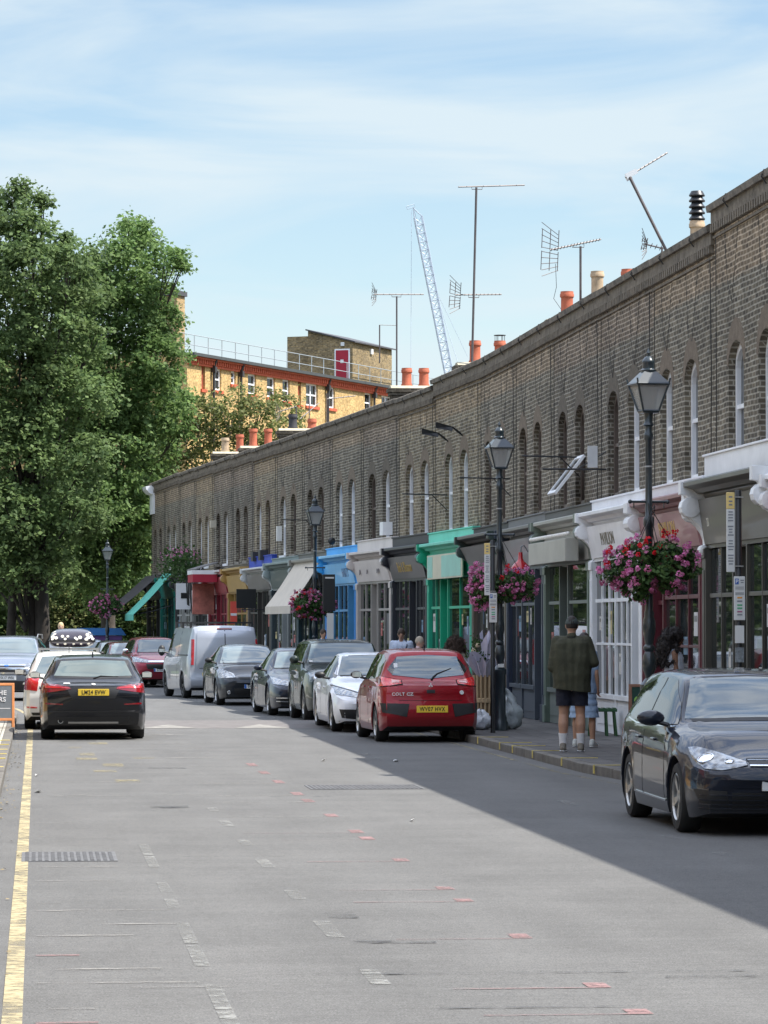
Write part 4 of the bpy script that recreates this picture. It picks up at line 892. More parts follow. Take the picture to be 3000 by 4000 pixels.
    def wheels(s, rim=M_alloy, spokes=5, rimr=None, tw=.21):
        p = s.p; r = p['wr']; rr = rimr or r*.70
        proto = None
        for ax in (p['fa'], p['ra']):
            for sd in (1, -1):
                y0 = p['W']/2-.02
                if proto is None:
                    m = MB(); prof = [(rr*.96, -tw+.01), (r*.93, -tw), (r*.985, -tw+.03), (r, -tw+.07), (r, -.06), (r*.985, -.03), (r*.93, -.005), (rr*1.03, -.0), (rr*.98, -.02), (rr*.93, -.11)]
                    m.lathe(prof, 36, (0, 0, 0), 'y'); w = m.build('wheel', M_tyre, None, smooth=True)
                    m = MB(); o_ = [(rr, -.012), (rr*.95, -.004), (rr*.90, -.02), (rr*.88, -.085)]
                    for k in range(36):
                        for (a0, b0), (a1, b1) in zip(o_[:-1], o_[1:]):
                            c0, s0, c1, s1 = math.cos(k*math.pi/18), math.sin(k*math.pi/18), math.cos((k+1)*math.pi/18), math.sin((k+1)*math.pi/18); m.quad((a0*c0, b0, a0*s0), (a0*c1, b0, a0*s1), (a1*c1, b1, a1*s1), (a1*c0, b1, a1*s0))
                    rm = m.build('rim', rim, w, smooth=True)
                    m = MB()
                    for k in range(spokes):
                        a = 2*math.pi*k/spokes
                        for da in (-.11, .11):
                            c, s_ = math.cos(a), math.sin(a); c2, s2 = math.cos(a+da), math.sin(a+da)
                            q = .03*(5/spokes)**.5; n = (-s2, c2)
                            b0 = (.05*c-n[0]*.02, .05*s_-n[1]*.02); b1 = (.05*c+n[0]*.02, .05*s_+n[1]*.02); t0 = (rr*.9*c2-n[0]*q*.6, rr*.9*s2-n[1]*q*.6); t1 = (rr*.9*c2+n[0]*q*.6, rr*.9*s2+n[1]*q*.6)
                            m.add([(b0[0], -.03, b0[1]), (b1[0], -.03, b1[1]), (t1[0], -.018, t1[1]), (t0[0], -.018, t0[1]), (b0[0], -.07, b0[1]), (b1[0], -.07, b1[1]), (t1[0], -.05, t1[1]), (t0[0], -.05, t0[1])], [(0,1,2,3),(0,4,5,1),(1,5,6,2),(2,6,7,3),(3,7,4,0)])
                    m.lathe([(.06, -.075), (.065, -.03), (.03, -.018)], 14, (0, 0, 0), 'y')
                    sp = m.build('spoke', rim, w, smooth=False); m = MB(); m.lathe([(rr*.95, -.10), (rr*.95, -.075)], 24, (0, 0, 0), 'y'); m.build('wheel_shade_disc', M_under, w)  # near-black disc behind the spokes paints in the shade inside the rim
                    proto = w; o = w
                else: o = copy_tree(proto, s.root)
                o.parent = s.root; o.location = (ax, sd*y0, r)
                if sd < 0: o.rotation_euler = (0, 0, math.pi)
                if sd < 0: o.rotation_euler = (0, R(17), math.pi)
    def mirrors(s, x, z, col, w=.2, h=.13):
        for sd in (1, -1):
            m = MB(); y = s.p['W']/2*.95
            m.ball((x, sd*(y+.13), z+.04), (.07, w/2, h/2), 12, 8); o = m.build('wing_mirror', col, s.root, smooth=True)
            m = MB(); m.tube([(x+.02, sd*(y-.08), z-.04), (x+.01, sd*(y+.06), z+.0)], .025, 6); m.build('mirror_arm', M_trim, o)
            m = MB(); m.box(x-.072, sd*(y+.05), z-.0, x-.068, sd*(y+.21), z+.085); m.build('mirror_glass', M_chrome, o)
    def plate(s, view, z, txt, mat, y=0, w=.52, blue=False):
        h = s.hit(view, y, z); x = h[0].x; sgn = 1 if view == 'f' else -1; X = x+sgn*.012
        m = MB(); m.box(min(X, X-sgn*.03), y-w/2, z-.056, max(X, X-sgn*.03), y+w/2, z+.056); o = m.build('number_plate', mat, s.root, bevel=.004)
        text_mesh(txt, .098, 'plate_text', M_pk, o, frame((X+sgn*.002, y, z-.002), (0, sgn, 0), (0, 0, 1)), .80, .001, .0018)
        if blue: m = MB(); m.box(X+sgn*.001, y-sgn*(w/2)*1-.0, z-.053, X+sgn*.002, y-sgn*(w/2-.05), z+.053); m.build('plate_band', M_pb, o)
        return o
    def seams(s, xs, z0, z1, mat=None):
        for x in xs:
            s.patch('door_seam', mat or M_under, 'l', [(x-.004, z1), (x+.004, z1)], [(x-.004, z0), (x+.004, z0)], off=.002, nu=1, nv=8, both=True)
    def handles(s, xs, z, mat):
        for x in xs:
            for sd in (1, -1):
                h = s.hit('l' if sd > 0 else 's', x, z)
                if h: y = h[0].y; m = MB(); m.box(x-.09, y-.0*sd, z-.014, x+.09, y+.028*sd, z+.014); m.build('door_handle', mat, s.root, bevel=.01)
    def disc(s, name, mat, view, a, b, r, off=.012, parent=None, both=False):
        for mir in ((1, -1) if both else (1,)):
            h = s.hit(view, a*mir, b)
            if not h: continue
            q = h[1].to_track_quat('Z', 'Y').to_matrix().to_4x4(); q.translation = h[0]
            m = MB(); m.X = q; m.lathe([(r, -.01), (r, off), (r*.85, off+.004), (r*.8, off-.002)], 20, (0, 0, 0)); m.build(name, mat, parent or s.root, smooth=True)
    def place(s, x, y, heading):
        """x, y of the middle; heading 0 = facing the camera, 180 = facing away"""
        s.root.location = (x, y, 0); s.root.rotation_euler = (0, 0, R(-90+heading)); return s
    def std(s, belt, side, handles=(), seams=(), hz=.8):
        """side: list of side windows (top outline, bottom outline) in x, z"""
        for top, botm in side:
            s.patch('side_window', M_sglass, 'l', top, botm, .005, 12, 6, both=True)
        s.seams(seams, s.p['wr']*.9, belt-.02); s.handles(handles, hz, s.p.get('hmat', s.p['paint']))

def hatch(L, W, H, wb, wr=.315, hood=.95, nose=.72, cowl=(.95, 1.02), rf=.28, rr=None, belt=.93, rg=None, tail=1.0, paint_=None, fo=None, roofw=.60, bot=.19, rprof=None, fprof=None, **k):
    """generic two box parameters, x from the middle of the car"""
    h = L/2; fov = fo if fo is not None else (L-wb)*.48; fa = h-fov; ra = fa-wb
    rr = rr if rr is not None else -h+.55; rg = rg or (-h+.16, tail)
    p = dict(L=L, W=W, H=H, wb=wb, wr=wr, fa=fa, ra=ra, paint=paint_,
        plan=([-h, -h+.12, -h+.5, -.2, h-.75, h-.3, h-.08, h], [.86, .93, .985, 1.0, .99, .94, .86, .80]),
        top=([-h, rg[0], rr, (rr+rf)/2, rf, cowl[0], (cowl[0]+h)/2, h-.18, h], [rg[1]-.03, rg[1], H-.045, H, H-.045, cowl[1], hood, nose+.07, nose]),
        belt=([-h, -h+.3, 0, cowl[0], h-.3, h], [min(tail, belt+.0)-.04, belt+.04, belt, belt-.02, nose-.02, nose-.08]),
        roofw=([-h, rg[0], rr, rf, cowl[0], h-.4, h], [W/2*.74, W/2*.78, roofw, roofw+.01, W/2*.80, W/2*.74, W/2*.62]),
        bot=([-h, -h+.2, h-.3, h], [bot+.06, bot-.02, bot-.03, bot+.02]),
        fprof=fprof or ([.1, .35, .55, nose, nose+.2], [-.05, .02, .02, -.03, -.12]), rprof=rprof or ([.1, .4, .6, .9, 1.1], [-.06, .02, .02, -.05, -.12]), fbow=.20, rbow=.12, crown=.035)
    p.update(k); return p
CG = 'cars parked nose to tail along the right kerb'
# --- dark hatchback, near right, facing the camera
P_g = carpaint('graphite_paint', (.010, .014, .026), .05)
c = Car('hatchback_car', 'dark graphite hatchback at the right edge facing the camera, nearest car', 'car', hatch(4.26, 1.80, 1.50, 2.63, .325, hood=.94, nose=.70, cowl=(.98, 1.02), rf=.30, belt=.93, rg=(-2.04, 1.05), rr=-1.66, paint_=P_g, roofw=.60), CG)
c.patch('windscreen', M_cglass, 'f', [(-.56, 1.405), (0, 1.425), (.56, 1.405)], [(-.70, 1.035), (0, 1.045), (.70, 1.035)], .006, 14, 8)
c.patch('windscreen_surround', M_trim, 'f', [(-.60, 1.420), (0, 1.440), (.60, 1.420)], [(-.74, 1.012), (0, 1.02), (.74, 1.012)], .003, 14, 8)
c.std(.93, [([(-1.56, 1.30), (-.9, 1.40), (-.42, 1.41)], [(-1.66, 1.04), (-.9, .975), (-.42, .965)]), ([(-.34, 1.41), (.12, 1.40), (.62, 1.18)], [(-.34, .965), (.3, .96), (.86, .985)])], handles=(-.55, -1.38) if 0 else (-.62, .22-.0), seams=(-.38, .80, -1.28), hz=.83)
c.patch('headlight', M_lamp, 'f', [(.38, .685), (.60, .76), (.74, .80), (.80, .79)], [(.38, .645), (.6, .60), (.74, .61), (.79, .68)], .008, 12, 6, both=True)
c.disc('lamp_reflector', M_chrome, 'f', .70, .70, .078, .012, both=True); c.disc('lamp_reflector', M_chrome, 'f', .52, .675, .045, .012, both=True)
c.patch('grille', M_trim, 'f', [(-.36, .705), (.36, .705)], [(-.35, .635), (.35, .635)], .008, 12, 3)
c.patch('grille_bar', M_chrome, 'f', [(-.36, .647), (.36, .647)], [(-.36, .636), (.36, .636)], .013, 12, 1); c.patch('grille_bar', M_chrome, 'f', [(-.36, .69), (.36, .69)], [(-.36, .684), (.36, .684)], .012, 12, 1)
c.patch('lower_grille', M_trim, 'f', [(-.52, .40), (.52, .40)], [(-.50, .24), (.50, .24)], .007, 14, 4); c.patch('side_vent', M_trim, 'f', [(.56, .41), (.82, .43)], [(.54, .27), (.78, .31)], .007, 6, 4, both=True)
for z in (.38, .34, .30, .26): c.patch('vent_blade', P_g, 'f', [(-.78, z), (.78, z)], [(-.76, z-.008), (.76, z-.008)], .016, 20, 1)
c.disc('badge', M_chrome, 'f', 0, .672, .055, .014); c.plate('f', .475, 'YT15 KLA', M_pw); c.wheels(M_alloy, 5, .225); c.mirrors(.62, 1.0, P_g, .27, .15)
c.patch('chrome_strip', M_chrome, 'l', [(-1.5, 1.0), (-.9, .962), (.86, .966)], [(-1.5, .988), (-.9, .95), (.86, .955)], .007, 20, 1, both=True)
c.patch('sill_strip', M_chrome, 'l', [(-.85, .30), (.9, .28)], [(-.85, .285), (.9, .265)], .012, 16, 1, both=True)
c.place(6.79, 34.15-.17, 0)
# --- black hatchback driving away, left
P_b = carpaint('black_paint', (.006, .007, .010), .0)
c = Car('hatchback_car', 'black hatchback with yellow rear plate driving away on the left', 'car', hatch(4.32, 1.80, 1.435, 2.67, .325, hood=.98, nose=.72, cowl=(1.0, 1.04), rf=.35, rr=-1.35, rg=(-1.95, .98), belt=.96, tail=1.0, paint_=P_b, roofw=.635, rprof=([.15, .32, .5, .75, .95, 1.2], [-.10, .0, .05, .05, -.02, -.16])), 'cars on the left side')
c.patch('rear_window_surround', M_trim, 'r', [(-.60, 1.345), (0, 1.37), (.60, 1.345)], [(-.74, 1.045), (0, 1.02), (.74, 1.045)], .003, 14, 8)
c.patch('rear_window', glassy('pale_rear_glass', (.10, .13, .125), .03, 1.8), 'r', [(-.54, 1.32), (0, 1.34), (.54, 1.32)], [(-.66, 1.075), (0, 1.055), (.66, 1.075)], .006, 14, 8)
c.patch('rear_lamp', M_lampdr, 'r', [(.40, .895), (.62, .93), (.84, .95)], [(.38, .86), (.62, .82), (.86, .79)], .009, 10, 5, both=True); c.patch('rear_lamp_bar', M_lampred, 'r', [(.42, .885), (.80, .91)], [(.42, .868), (.80, .875)], .014, 8, 1, both=True)
c.patch('bumper_reflector', M_lampdr, 'r', [(.52, .615), (.80, .63)], [(.52, .595), (.80, .603)], .012, 6, 1, both=True)
c.patch('tailgate_recess', M_trim, 'r', [(-.46, .895), (.46, .895)], [(-.36, .70), (.36, .70)], .004, 10, 4)
c.patch('lower_bumper', M_trim, 'r', [(-.62, .40), (.62, .40)], [(-.55, .27), (.55, .27)], .006, 12, 3); c.patch('diffuser', M_alloy, 'r', [(-.42, .315), (.42, .315)], [(-.42, .285), (.42, .285)], .012, 12, 1)
c.patch('bumper_seam', M_under, 'r', [(-.84, .735), (.84, .735)], [(-.84, .728), (.84, .728)], .003, 16, 1); c.patch('crease_line', M_trim, 'r', [(-.80, .50), (.80, .50)], [(-.76, .47), (.76, .47)], .008, 14, 1); c.plate('r', .805, 'LM24 EVW', M_py); c.disc('badge', M_pw, 'r', 0, .935, .035, .01); c.patch('model_badge', M_pw, 'r', [(.40, .955), (.50, .955)], [(.40, .937), (.50, .937)], .01, 4, 1)
m = MB(); m.tube([(-2.12, 0, 0), (-2.19, 0, 0)], .045, 16); m.mat(1); m.tube([(-2.15, 0, 0), (-2.192, 0, 0)], .036, 16); o = m.build('exhaust', [M_alloy, M_under], c.root, smooth=True); o.location = (0, .55, .325)
m = MB(); m.tube([(-2.1, .0, 1.03), (-2.12, -.12, 1.075), (-2.09, -.42, 1.065)], [.016, .013, .007], 6); m.build('rear_wiper', M_under, c.root); m = MB(); m.prism([(-1.1, 1.41), (-1.25, 1.41), (-1.24, 1.475)], -.012, .012, 'y'); m.build('aerial_fin', P_b, c.root)
c.std(.96, [([(-1.35, 1.31), (-.9, 1.37), (.15, 1.37), (.62, 1.2)], [(-1.5, 1.05), (-.9, 1.0), (.1, .99), (.92, 1.01)])], handles=(-.7, .25), seams=(-.35, .8), hz=.85); c.wheels(M_trim, 5, .23, .235); c.mirrors(.62, 1.02, M_trim); c.place(.95, 62.3, 180)
# --- white hatchback parked on the left under its roof box
P_w = carpaint('white_paint', (.74, .73, .69), .0)
c = Car('hatchback_car', 'small white hatchback with roof bars parked by the left kerb', 'car', hatch(3.97, 1.70, 1.46, 2.47, .30, hood=.96, nose=.72, cowl=(.86, 1.02), rf=.2, rr=-1.45, rg=(-1.85, .98), belt=.92, tail=.98, paint_=P_w, roofw=.60), 'cars on the left side')
c.patch('rear_window', M_cglass, 'r', [(-.50, 1.35), (0, 1.37), (.50, 1.35)], [(-.64, 1.04), (0, 1.02), (.64, 1.04)], .006, 12, 7)
c.patch('rear_lamp', M_lampred, 'r', [(.56, .96), (.80, .95)], [(.60, .72), (.83, .74)], .010, 7, 6, both=True); c.patch('bumper_reflector', M_lampred, 'r', [(.60, .42), (.78, .435)], [(.60, .40), (.78, .40)], .01, 5, 1, both=True)
c.patch('lower_bumper', M_trim, 'r', [(-.7, .32), (.7, .32)], [(-.65, .22), (.65, .22)], .006, 12, 2); c.plate('r', .78, 'GN16 OPA', M_py)
c.std(.92, [([(-1.45, 1.30), (-.9, 1.36), (.1, 1.36), (.55, 1.18)], [(-1.5, 1.0), (-.9, .96), (.1, .95), (.8, .98)])], handles=(-.6, .25), seams=(-.35, .7), hz=.83); c.wheels(); c.mirrors(.55, 1.0, M_trim)
m = MB()
for x in (-.75, .25): m.box(x-.035, -.58, 1.47, x+.035, .58, 1.505); m.box(x-.03, -.57, 1.40, x+.03, -.53, 1.48); m.box(x-.03, .53, 1.40, x+.03, .57, 1.48)
m.build('roof_bar', M_alloy, c.root); m = MB(); m.tube([(-1.35, .0, 1.40), (-1.5, 0, 1.56)], .006, 5); m.build('aerial', M_trim, c.root)
c.place(.60, 68.2, 180)
# roof box with pale spots, lying on the bars
t = thing('roof_box', 'black roof box covered in pale round stickers on the white hatchback', 'roof box', (.66, 68.3, 1.508))
m = MB(); nx, ny = 22, 18; V = []; FF = []
def rb(i, j, top):
    x = -1+2*i/nx; y = -1+2*j/ny; ex = math.copysign(abs(x)**.8, x); e = (1-abs(x)**5)*(1-abs(y)**4)
    yy = y*.44*(1-.12*max(0, x)**2); return (x*.95*1.0, yy, (.13+.24*e**.55) if top else (.13-.12*e**.4))
for top in (1, 0):
    for i in range(nx):
        for j in range(ny): m.quad(rb(i, j, top), rb(i+1, j, top), rb(i+1, j+1, top), rb(i, j+1, top))
m.X = None; bx = m.build('shell', pm('box_plastic', (.035, .03, .045), .25, var=.2, coat=.5), t)
bm = bmesh.new(); bm.from_mesh(bx.data); bmesh.ops.remove_doubles(bm, verts=bm.verts, dist=1e-5); bmesh.ops.recalc_face_normals(bm, faces=bm.faces); bm.to_mesh(bx.data); bm.free(); bx.data.polygons.foreach_set('use_smooth', [True]*len(bx.data.polygons))
m = MB(); m.box(-.955, -.445, .12, .955, .445, .145); m.build('seam', M_under, t, bevel=.01)
bv = BVHTree.FromPolygons([v.co for v in bx.data.vertices], [tuple(p.vertices) for p in bx.data.polygons]); m = MB(); rn = random.Random(4)
spots = [(-.40, .075), (-.27, .075), (-.13, .08), (.03, .08), (.17, .08), (.31, .085), (.41, .08), (-.36, .21), (-.33, .26), (-.30, .19), (-.37, .165), (-.18, .22), (-.13, .17), (-.08, .22), (.06, .19), (.09, .165), (.15, .20), (.29, .25), (.31, .20), (.27, .165), (.36, .22), (.33, .29), (.39, .17), (-.33, .30)]
for y, z in spots:
    h, nr, _, _ = bv.ray_cast(Vector((-2, -y, z)), Vector((1, 0, 0)))
    if h is None: continue
    if nr.x > 0: nr = -nr
    q = nr.to_track_quat('Z', 'Y').to_matrix().to_4x4(); q.translation = h; m.X = q; r = rn.uniform(.022, .038); m.lathe([(r, 0), (r, .004)], 12, (0, 0, 0))
m.X = None; m.build('sticker', pm('pale_sticker', (.75, .72, .62), .5, var=.1), t); t.rotation_euler = (0, 0, R(90))
# --- silver blue SUV far left facing the camera
P_s = carpaint('silver_blue_paint', (.22, .25, .30), .6)
def suv(L, W, H, wb, **k): return hatch(L, W, H, wb, **dict(dict(wr=.35, hood=1.12, nose=.92, cowl=(1.0, 1.2), rf=.45, belt=1.1, tail=1.15, bot=.25, rr=-L/2+.35, rg=(-L/2+.1, 1.2), roofw=.62), **k))
c = Car('suv_car', 'silver blue SUV facing the camera at the far left edge', 'car', suv(4.25, 1.84, 1.68, 2.52, paint_=P_s), 'cars on the left side')
c.patch('windscreen', M_cglass, 'f', [(-.60, 1.58), (0, 1.60), (.60, 1.58)], [(-.72, 1.22), (0, 1.23), (.72, 1.22)], .006, 12, 7); c.patch('headlight', M_lamp, 'f', [(.46, .95), (.86, 1.02)], [(.46, .82), (.84, .80)], .01, 8, 5, both=True)
c.patch('grille', M_trim, 'f', [(-.5, .93), (.5, .93)], [(-.5, .72), (.5, .72)], .008, 12, 4)
for z in (.93, .845, .74): c.patch('grille_bar', M_chrome, 'f', [(-.5, z), (.5, z)], [(-.5, z-.03), (.5, z-.03)], .016, 12, 1)
c.patch('lower_grille', M_trim, 'f', [(-.8, .52), (.8, .52)], [(-.75, .28), (.75, .28)], .008, 14, 4); c.disc('badge', M_pb, 'f', 0, .90, .06, .02); c.plate('f', .60, 'WX17 WSL', M_pw)
m = MB(); [m.tube([(-1.7, sd*.66, 1.60), (-1.5, sd*.67, 1.70), (.1, sd*.67, 1.71), (.4, sd*.66, 1.62)], .018, 6) for sd in (1, -1)]; m.build('roof_rail', M_alloy, c.root)
c.std(1.1, [([(-1.6, 1.50), (-.9, 1.58), (.1, 1.58), (.6, 1.42)], [(-1.6, 1.18), (-.9, 1.14), (.1, 1.13), (.85, 1.16)])]); c.wheels(); c.mirrors(.6, 1.16, P_s); c.place(-.63, 94.2, -4)
# --- red hatchback parked right, tail to the camera
P_r = carpaint('red_paint', (.30, .010, .018), .25)
c = Car('hatchback_car', 'red hatchback with yellow rear plate parked with its tail to the camera', 'car', hatch(3.87, 1.70, 1.55, 2.5, .305, hood=1.02, nose=.72, cowl=(.95, 1.08), rf=.25, rr=-1.42, rg=(-1.84, 1.02), belt=.98, tail=1.0, paint_=P_r, roofw=.60, rprof=([.15, .32, .5, .72, .95, 1.2], [-.08, .04, .08, .0, -.05, -.16]), bot=.21), CG)
c.patch('rear_window', M_cglass, 'r', [(-.50, 1.41), (0, 1.44), (.50, 1.41)], [(-.60, 1.11), (0, 1.045), (.60, 1.11)], .006, 16, 9); c.patch('rear_window_edge', M_sglass, 'r', [(-.66, 1.22), (-.5, 1.41)], [(-.66, 1.19), (-.58, 1.10)], .006, 3, 5); c.patch('rear_window_edge', M_sglass, 'r', [(.50, 1.41), (.66, 1.22)], [(.58, 1.10), (.66, 1.19)], .006, 3, 5)
c.patch('lamp_surround', M_under, 'r', [(.455, 1.03), (.82, 1.10)], [(.455, .95), (.84, .905)], .006, 9, 5, both=True); c.patch('rear_lamp', M_lampb, 'r', [(.47, 1.02), (.80, 1.085)], [(.47, .962), (.82, .92)], .012, 9, 5, both=True); c.patch('clear_lens', pm('clear_lens', (.62, .30, .28), .12, var=.2, scale=14, coat=.8), 'r', [(.50, 1.005), (.62, 1.03)], [(.50, .975), (.62, .965)], .017, 4, 3, both=True)
c.patch('bumper_pad', M_trim, 'r', [(.36, .64), (.80, .65)], [(.40, .43), (.78, .50)], .012, 8, 5, both=True)
c.patch('tailgate_seam', M_under, 'r', [(-.52, .70), (.52, .70)], [(-.52, .692), (.52, .692)], .003, 12, 1); c.patch('tailgate_handle', M_trim, 'r', [(-.07, .87), (.07, .87)], [(-.07, .82), (.07, .82)], .012, 4, 2)
c.plate('r', .555, 'WV07 HVX', M_py, -.02)
h = c.hit('r', 0, .94); m = MB()   # three small diamonds
for a in (90, 210, 330):
    q = [(math.cos(R(a))*.0, math.sin(R(a))*.0), (math.cos(R(a+30))*.024, math.sin(R(a+30))*.024), (math.cos(R(a))*.042, math.sin(R(a))*.042), (math.cos(R(a-30))*.024, math.sin(R(a-30))*.024)]
    m.prism([(y, .945+z) for y, z in q], h[0].x-.012, h[0].x-.004, 'x')
m.build('badge', M_pw, c.root); text_mesh('COLT CZ', .07, 'model_badge', M_pw, c.root, frame((h[0].x-.02, .47, .80), (0, -1, 0), (0, 0, 1)), 1.1, .003, .002)
c.disc('country_sticker', M_pw, 'r', -.52, .825, .035, .008); c.patch('window_sticker', M_pw, 'r', [(.50, 1.30), (.56, 1.30)], [(.50, 1.23), (.56, 1.23)], .012, 2, 2)
m = MB(); m.tube([(-1.96, -.02, 1.03), (-1.93, -.06, 1.08), (-1.90, -.12, 1.13), (-1.83, -.36, 1.22)], [.022, .018, .014, .008], 6); m.build('rear_wiper', M_under, c.root)
m = MB(); m.tube([(-1.2, 0, 1.53), (-1.28, 0, 1.60)], .012, 6); m.build('aerial', M_under, c.root)
c.std(.98, [([(-1.32, 1.36), (-.9, 1.44), (-.45, 1.45)], [(-1.42, 1.10), (-.9, 1.04), (-.45, 1.03)]), ([(-.38, 1.45), (.1, 1.44), (.52, 1.27)], [(-.38, 1.03), (.2, 1.01), (.85, 1.03)])], handles=(-.6, .25), seams=(-.4, .75), hz=.9); c.wheels(); c.mirrors(.55, 1.05, M_trim); c.place(6.40, 60.15, 181.5)
# --- white saloon parked behind it, facing the camera
P_w2 = carpaint('bright_white_paint', (.86, .88, .92), .0)
def saloon(L, W, H, wb, **k):
    p = hatch(L, W, H, wb, **dict(dict(wr=.33, hood=.90, nose=.70, cowl=(.85, .99), rf=.15, rr=-1.1, belt=.90, tail=1.0, rg=(-1.75, 1.05), roofw=.58), **k))
    h = L/2; p['top'] = ([-h, -h+.15, -1.75, -1.1, -.4, p['top'][0][4], p['top'][0][5], (p['top'][0][5]+h)/2, h-.18, h], [.95, 1.02, 1.06, H-.10, H, H-.04, p['top'][1][5], p['top'][1][6], p['top'][1][7], p['top'][1][8]]); return p
c = Car('saloon_car', 'white saloon facing the camera behind the red hatchback', 'car', saloon(4.69, 1.81, 1.44, 2.84, paint_=P_w2), CG)
WS = ([(-.55, 1.355), (0, 1.375), (.55, 1.355)], [(-.68, 1.01), (0, 1.02), (.68, 1.01)])
def face(c, ws=WS, lamp=([(.44, .70), (.84, .83)], [(.44, .62), (.84, .68)]), grille=([(-.36, .66), (.36, .66)], [(-.30, .42), (.30, .42)]), vent=([(.48, .42), (.80, .42)], [(.48, .24), (.76, .27)])):
    c.patch('windscreen', M_cglass, 'f', ws[0], ws[1], .007, 14, 8); c.patch('windscreen_surround', M_trim, 'f', [(a*1.07, b+.014) for a, b in ws[0]], [(a*1.06, b-.02) for a, b in ws[1]], .003, 14, 8)
    c.patch('headlight', M_lamp, 'f', lamp[0], lamp[1], .01, 9, 5, both=True)
    if grille: c.patch('grille', M_trim, 'f', grille[0], grille[1], .008, 12, 4)
    if vent: c.patch('side_vent', M_trim, 'f', vent[0], vent[1], .008, 8, 4, both=True)
SW = [([(-1.30, 1.30), (-.9, 1.36), (.05, 1.36), (.50, 1.18)], [(-1.5, .99), (-.9, .945), (.05, .94), (.78, .965)])]
face(c); c.disc('badge', M_chrome, 'f', 0, .56, .07, .02); c.patch('grille_bar', M_chrome, 'f', [(-.34, .57), (.34, .57)], [(-.34, .555), (.34, .555)], .015, 10, 1); c.plate('f', .40, 'RX65 TBO', M_pw)
c.patch('lamp_brow', M_trim, 'f', [(.44, .715), (.85, .845)], [(.44, .70), (.85, .825)], .012, 9, 1, both=True); c.patch('splitter', M_alloy, 'f', [(-.8, .215), (.8, .215)], [(-.8, .20), (.8, .20)], .01, 16, 1)
c.std(.9, SW, handles=(-.7, .2), seams=(-.35, .75), hz=.80); c.wheels(M_alloy, 5, .235); c.mirrors(.52, .98, M_trim); c.place(6.2, 66.15, 1.0)
# --- dark green boxy jeep
P_j = carpaint('dark_green_paint', (.018, .028, .024), .1)
c = Car('suv_car', 'boxy dark green SUV with round headlights parked behind the white saloon', 'car', suv(4.41, 1.78, 1.66, 2.63, hood=1.08, nose=1.0, cowl=(.85, 1.14), rf=.5, belt=1.08, paint_=P_j, roofw=.64, fbow=.10), CG)
face(c, ([(-.62, 1.56), (0, 1.575), (.62, 1.56)], [(-.72, 1.18), (0, 1.185), (.72, 1.18)]), ([(.50, .98), (.80, .98)], [(.50, .80), (.80, .80)]), ([(-.42, .98), (.42, .98)], [(-.42, .78), (.42, .78)]), ([(.5, .5), (.7, .5)], [(.5, .4), (.7, .4)]))
c.disc('round_headlight', M_chrome, 'f', .64, .89, .095, .02, both=True); c.plate('f', .58, 'LK08 UJD', M_pw); c.std(1.08, [([(-1.75, 1.54), (-.9, 1.56), (.3, 1.56), (.62, 1.35)], [(-1.75, 1.14), (-.9, 1.12), (.3, 1.12), (.80, 1.15)])], seams=(-.4, .72)); c.wheels(M_alloy, 5, .215); c.mirrors(.6, 1.2, P_j, .2, .17)
c.patch('tax_disc', M_pw, 'f', [(-.68, 1.52-.3), (-.62, 1.22)], [(-.68, 1.19), (-.62, 1.19)], .012, 2, 1); c.place(6.2, 73.05+.1, 1.5)
# --- dark blue saloon
P_n = carpaint('midnight_blue_paint', (.016, .022, .04), .1)
c = Car('saloon_car', 'midnight blue saloon with bright bumper strips between the jeep and the black hybrid', 'car', saloon(4.92, 1.85, 1.46, 2.94, paint_=P_n), CG)
face(c); c.disc('badge', M_chrome, 'f', 0, .56, .07, .02)
for z in (.40, .33): c.patch('bumper_strip', M_chrome, 'f', [(.34, z), (.80, z)], [(.34, z-.02), (.80, z-.02)], .016, 8, 1, both=True)
c.plate('f', .46, 'LD68 YHC', M_pw); c.std(.9, SW, handles=(-.7, .2), seams=(-.35, .75), hz=.80); c.wheels(M_alloy, 5, .24); c.mirrors(.52, .98, P_n); c.place(5.80, 78.2, 2.5)
# --- black hybrid hatch
P_k = carpaint('blue_black_paint', (.016, .02, .028), .1)
c = Car('hatchback_car', 'blue black sloping hybrid hatchback parked in front of the silver van', 'car', hatch(4.46, 1.745, 1.49, 2.70, .315, hood=.98, nose=.74, cowl=(1.20, 1.0), rf=.25, rr=-.7, rg=(-2.0, 1.12), belt=.96, tail=1.05, paint_=P_k, roofw=.58, crown=.05), CG)
face(c, ([(-.54, 1.41), (0, 1.44), (.54, 1.41)], [(-.70, 1.02), (0, 1.03), (.70, 1.02)]), ([(.50, .78), (.84, .92)], [(.46, .68), (.82, .66)]), ([(-.40, .70), (.40, .70)], [(-.36, .64), (.36, .64)]), ([(-.5, .42), (.0, .42)], [(-.46, .26), (0, .26)]))
c.disc('fog_lamp', M_chrome, 'f', .62, .33, .045, .015, both=True); c.plate('f', .475, 'BK61 LZV', M_pw, blue=True); c.std(.96, [([(-1.4, 1.30), (-.8, 1.40), (.05, 1.40), (.62, 1.2)], [(-1.5, 1.06), (-.9, 1.01), (.1, 1.0), (.95, 1.02)])], seams=(-.35, .8)); c.wheels(); c.mirrors(.7, 1.05, M_trim); c.place(5.13, 88.25, 3.0)
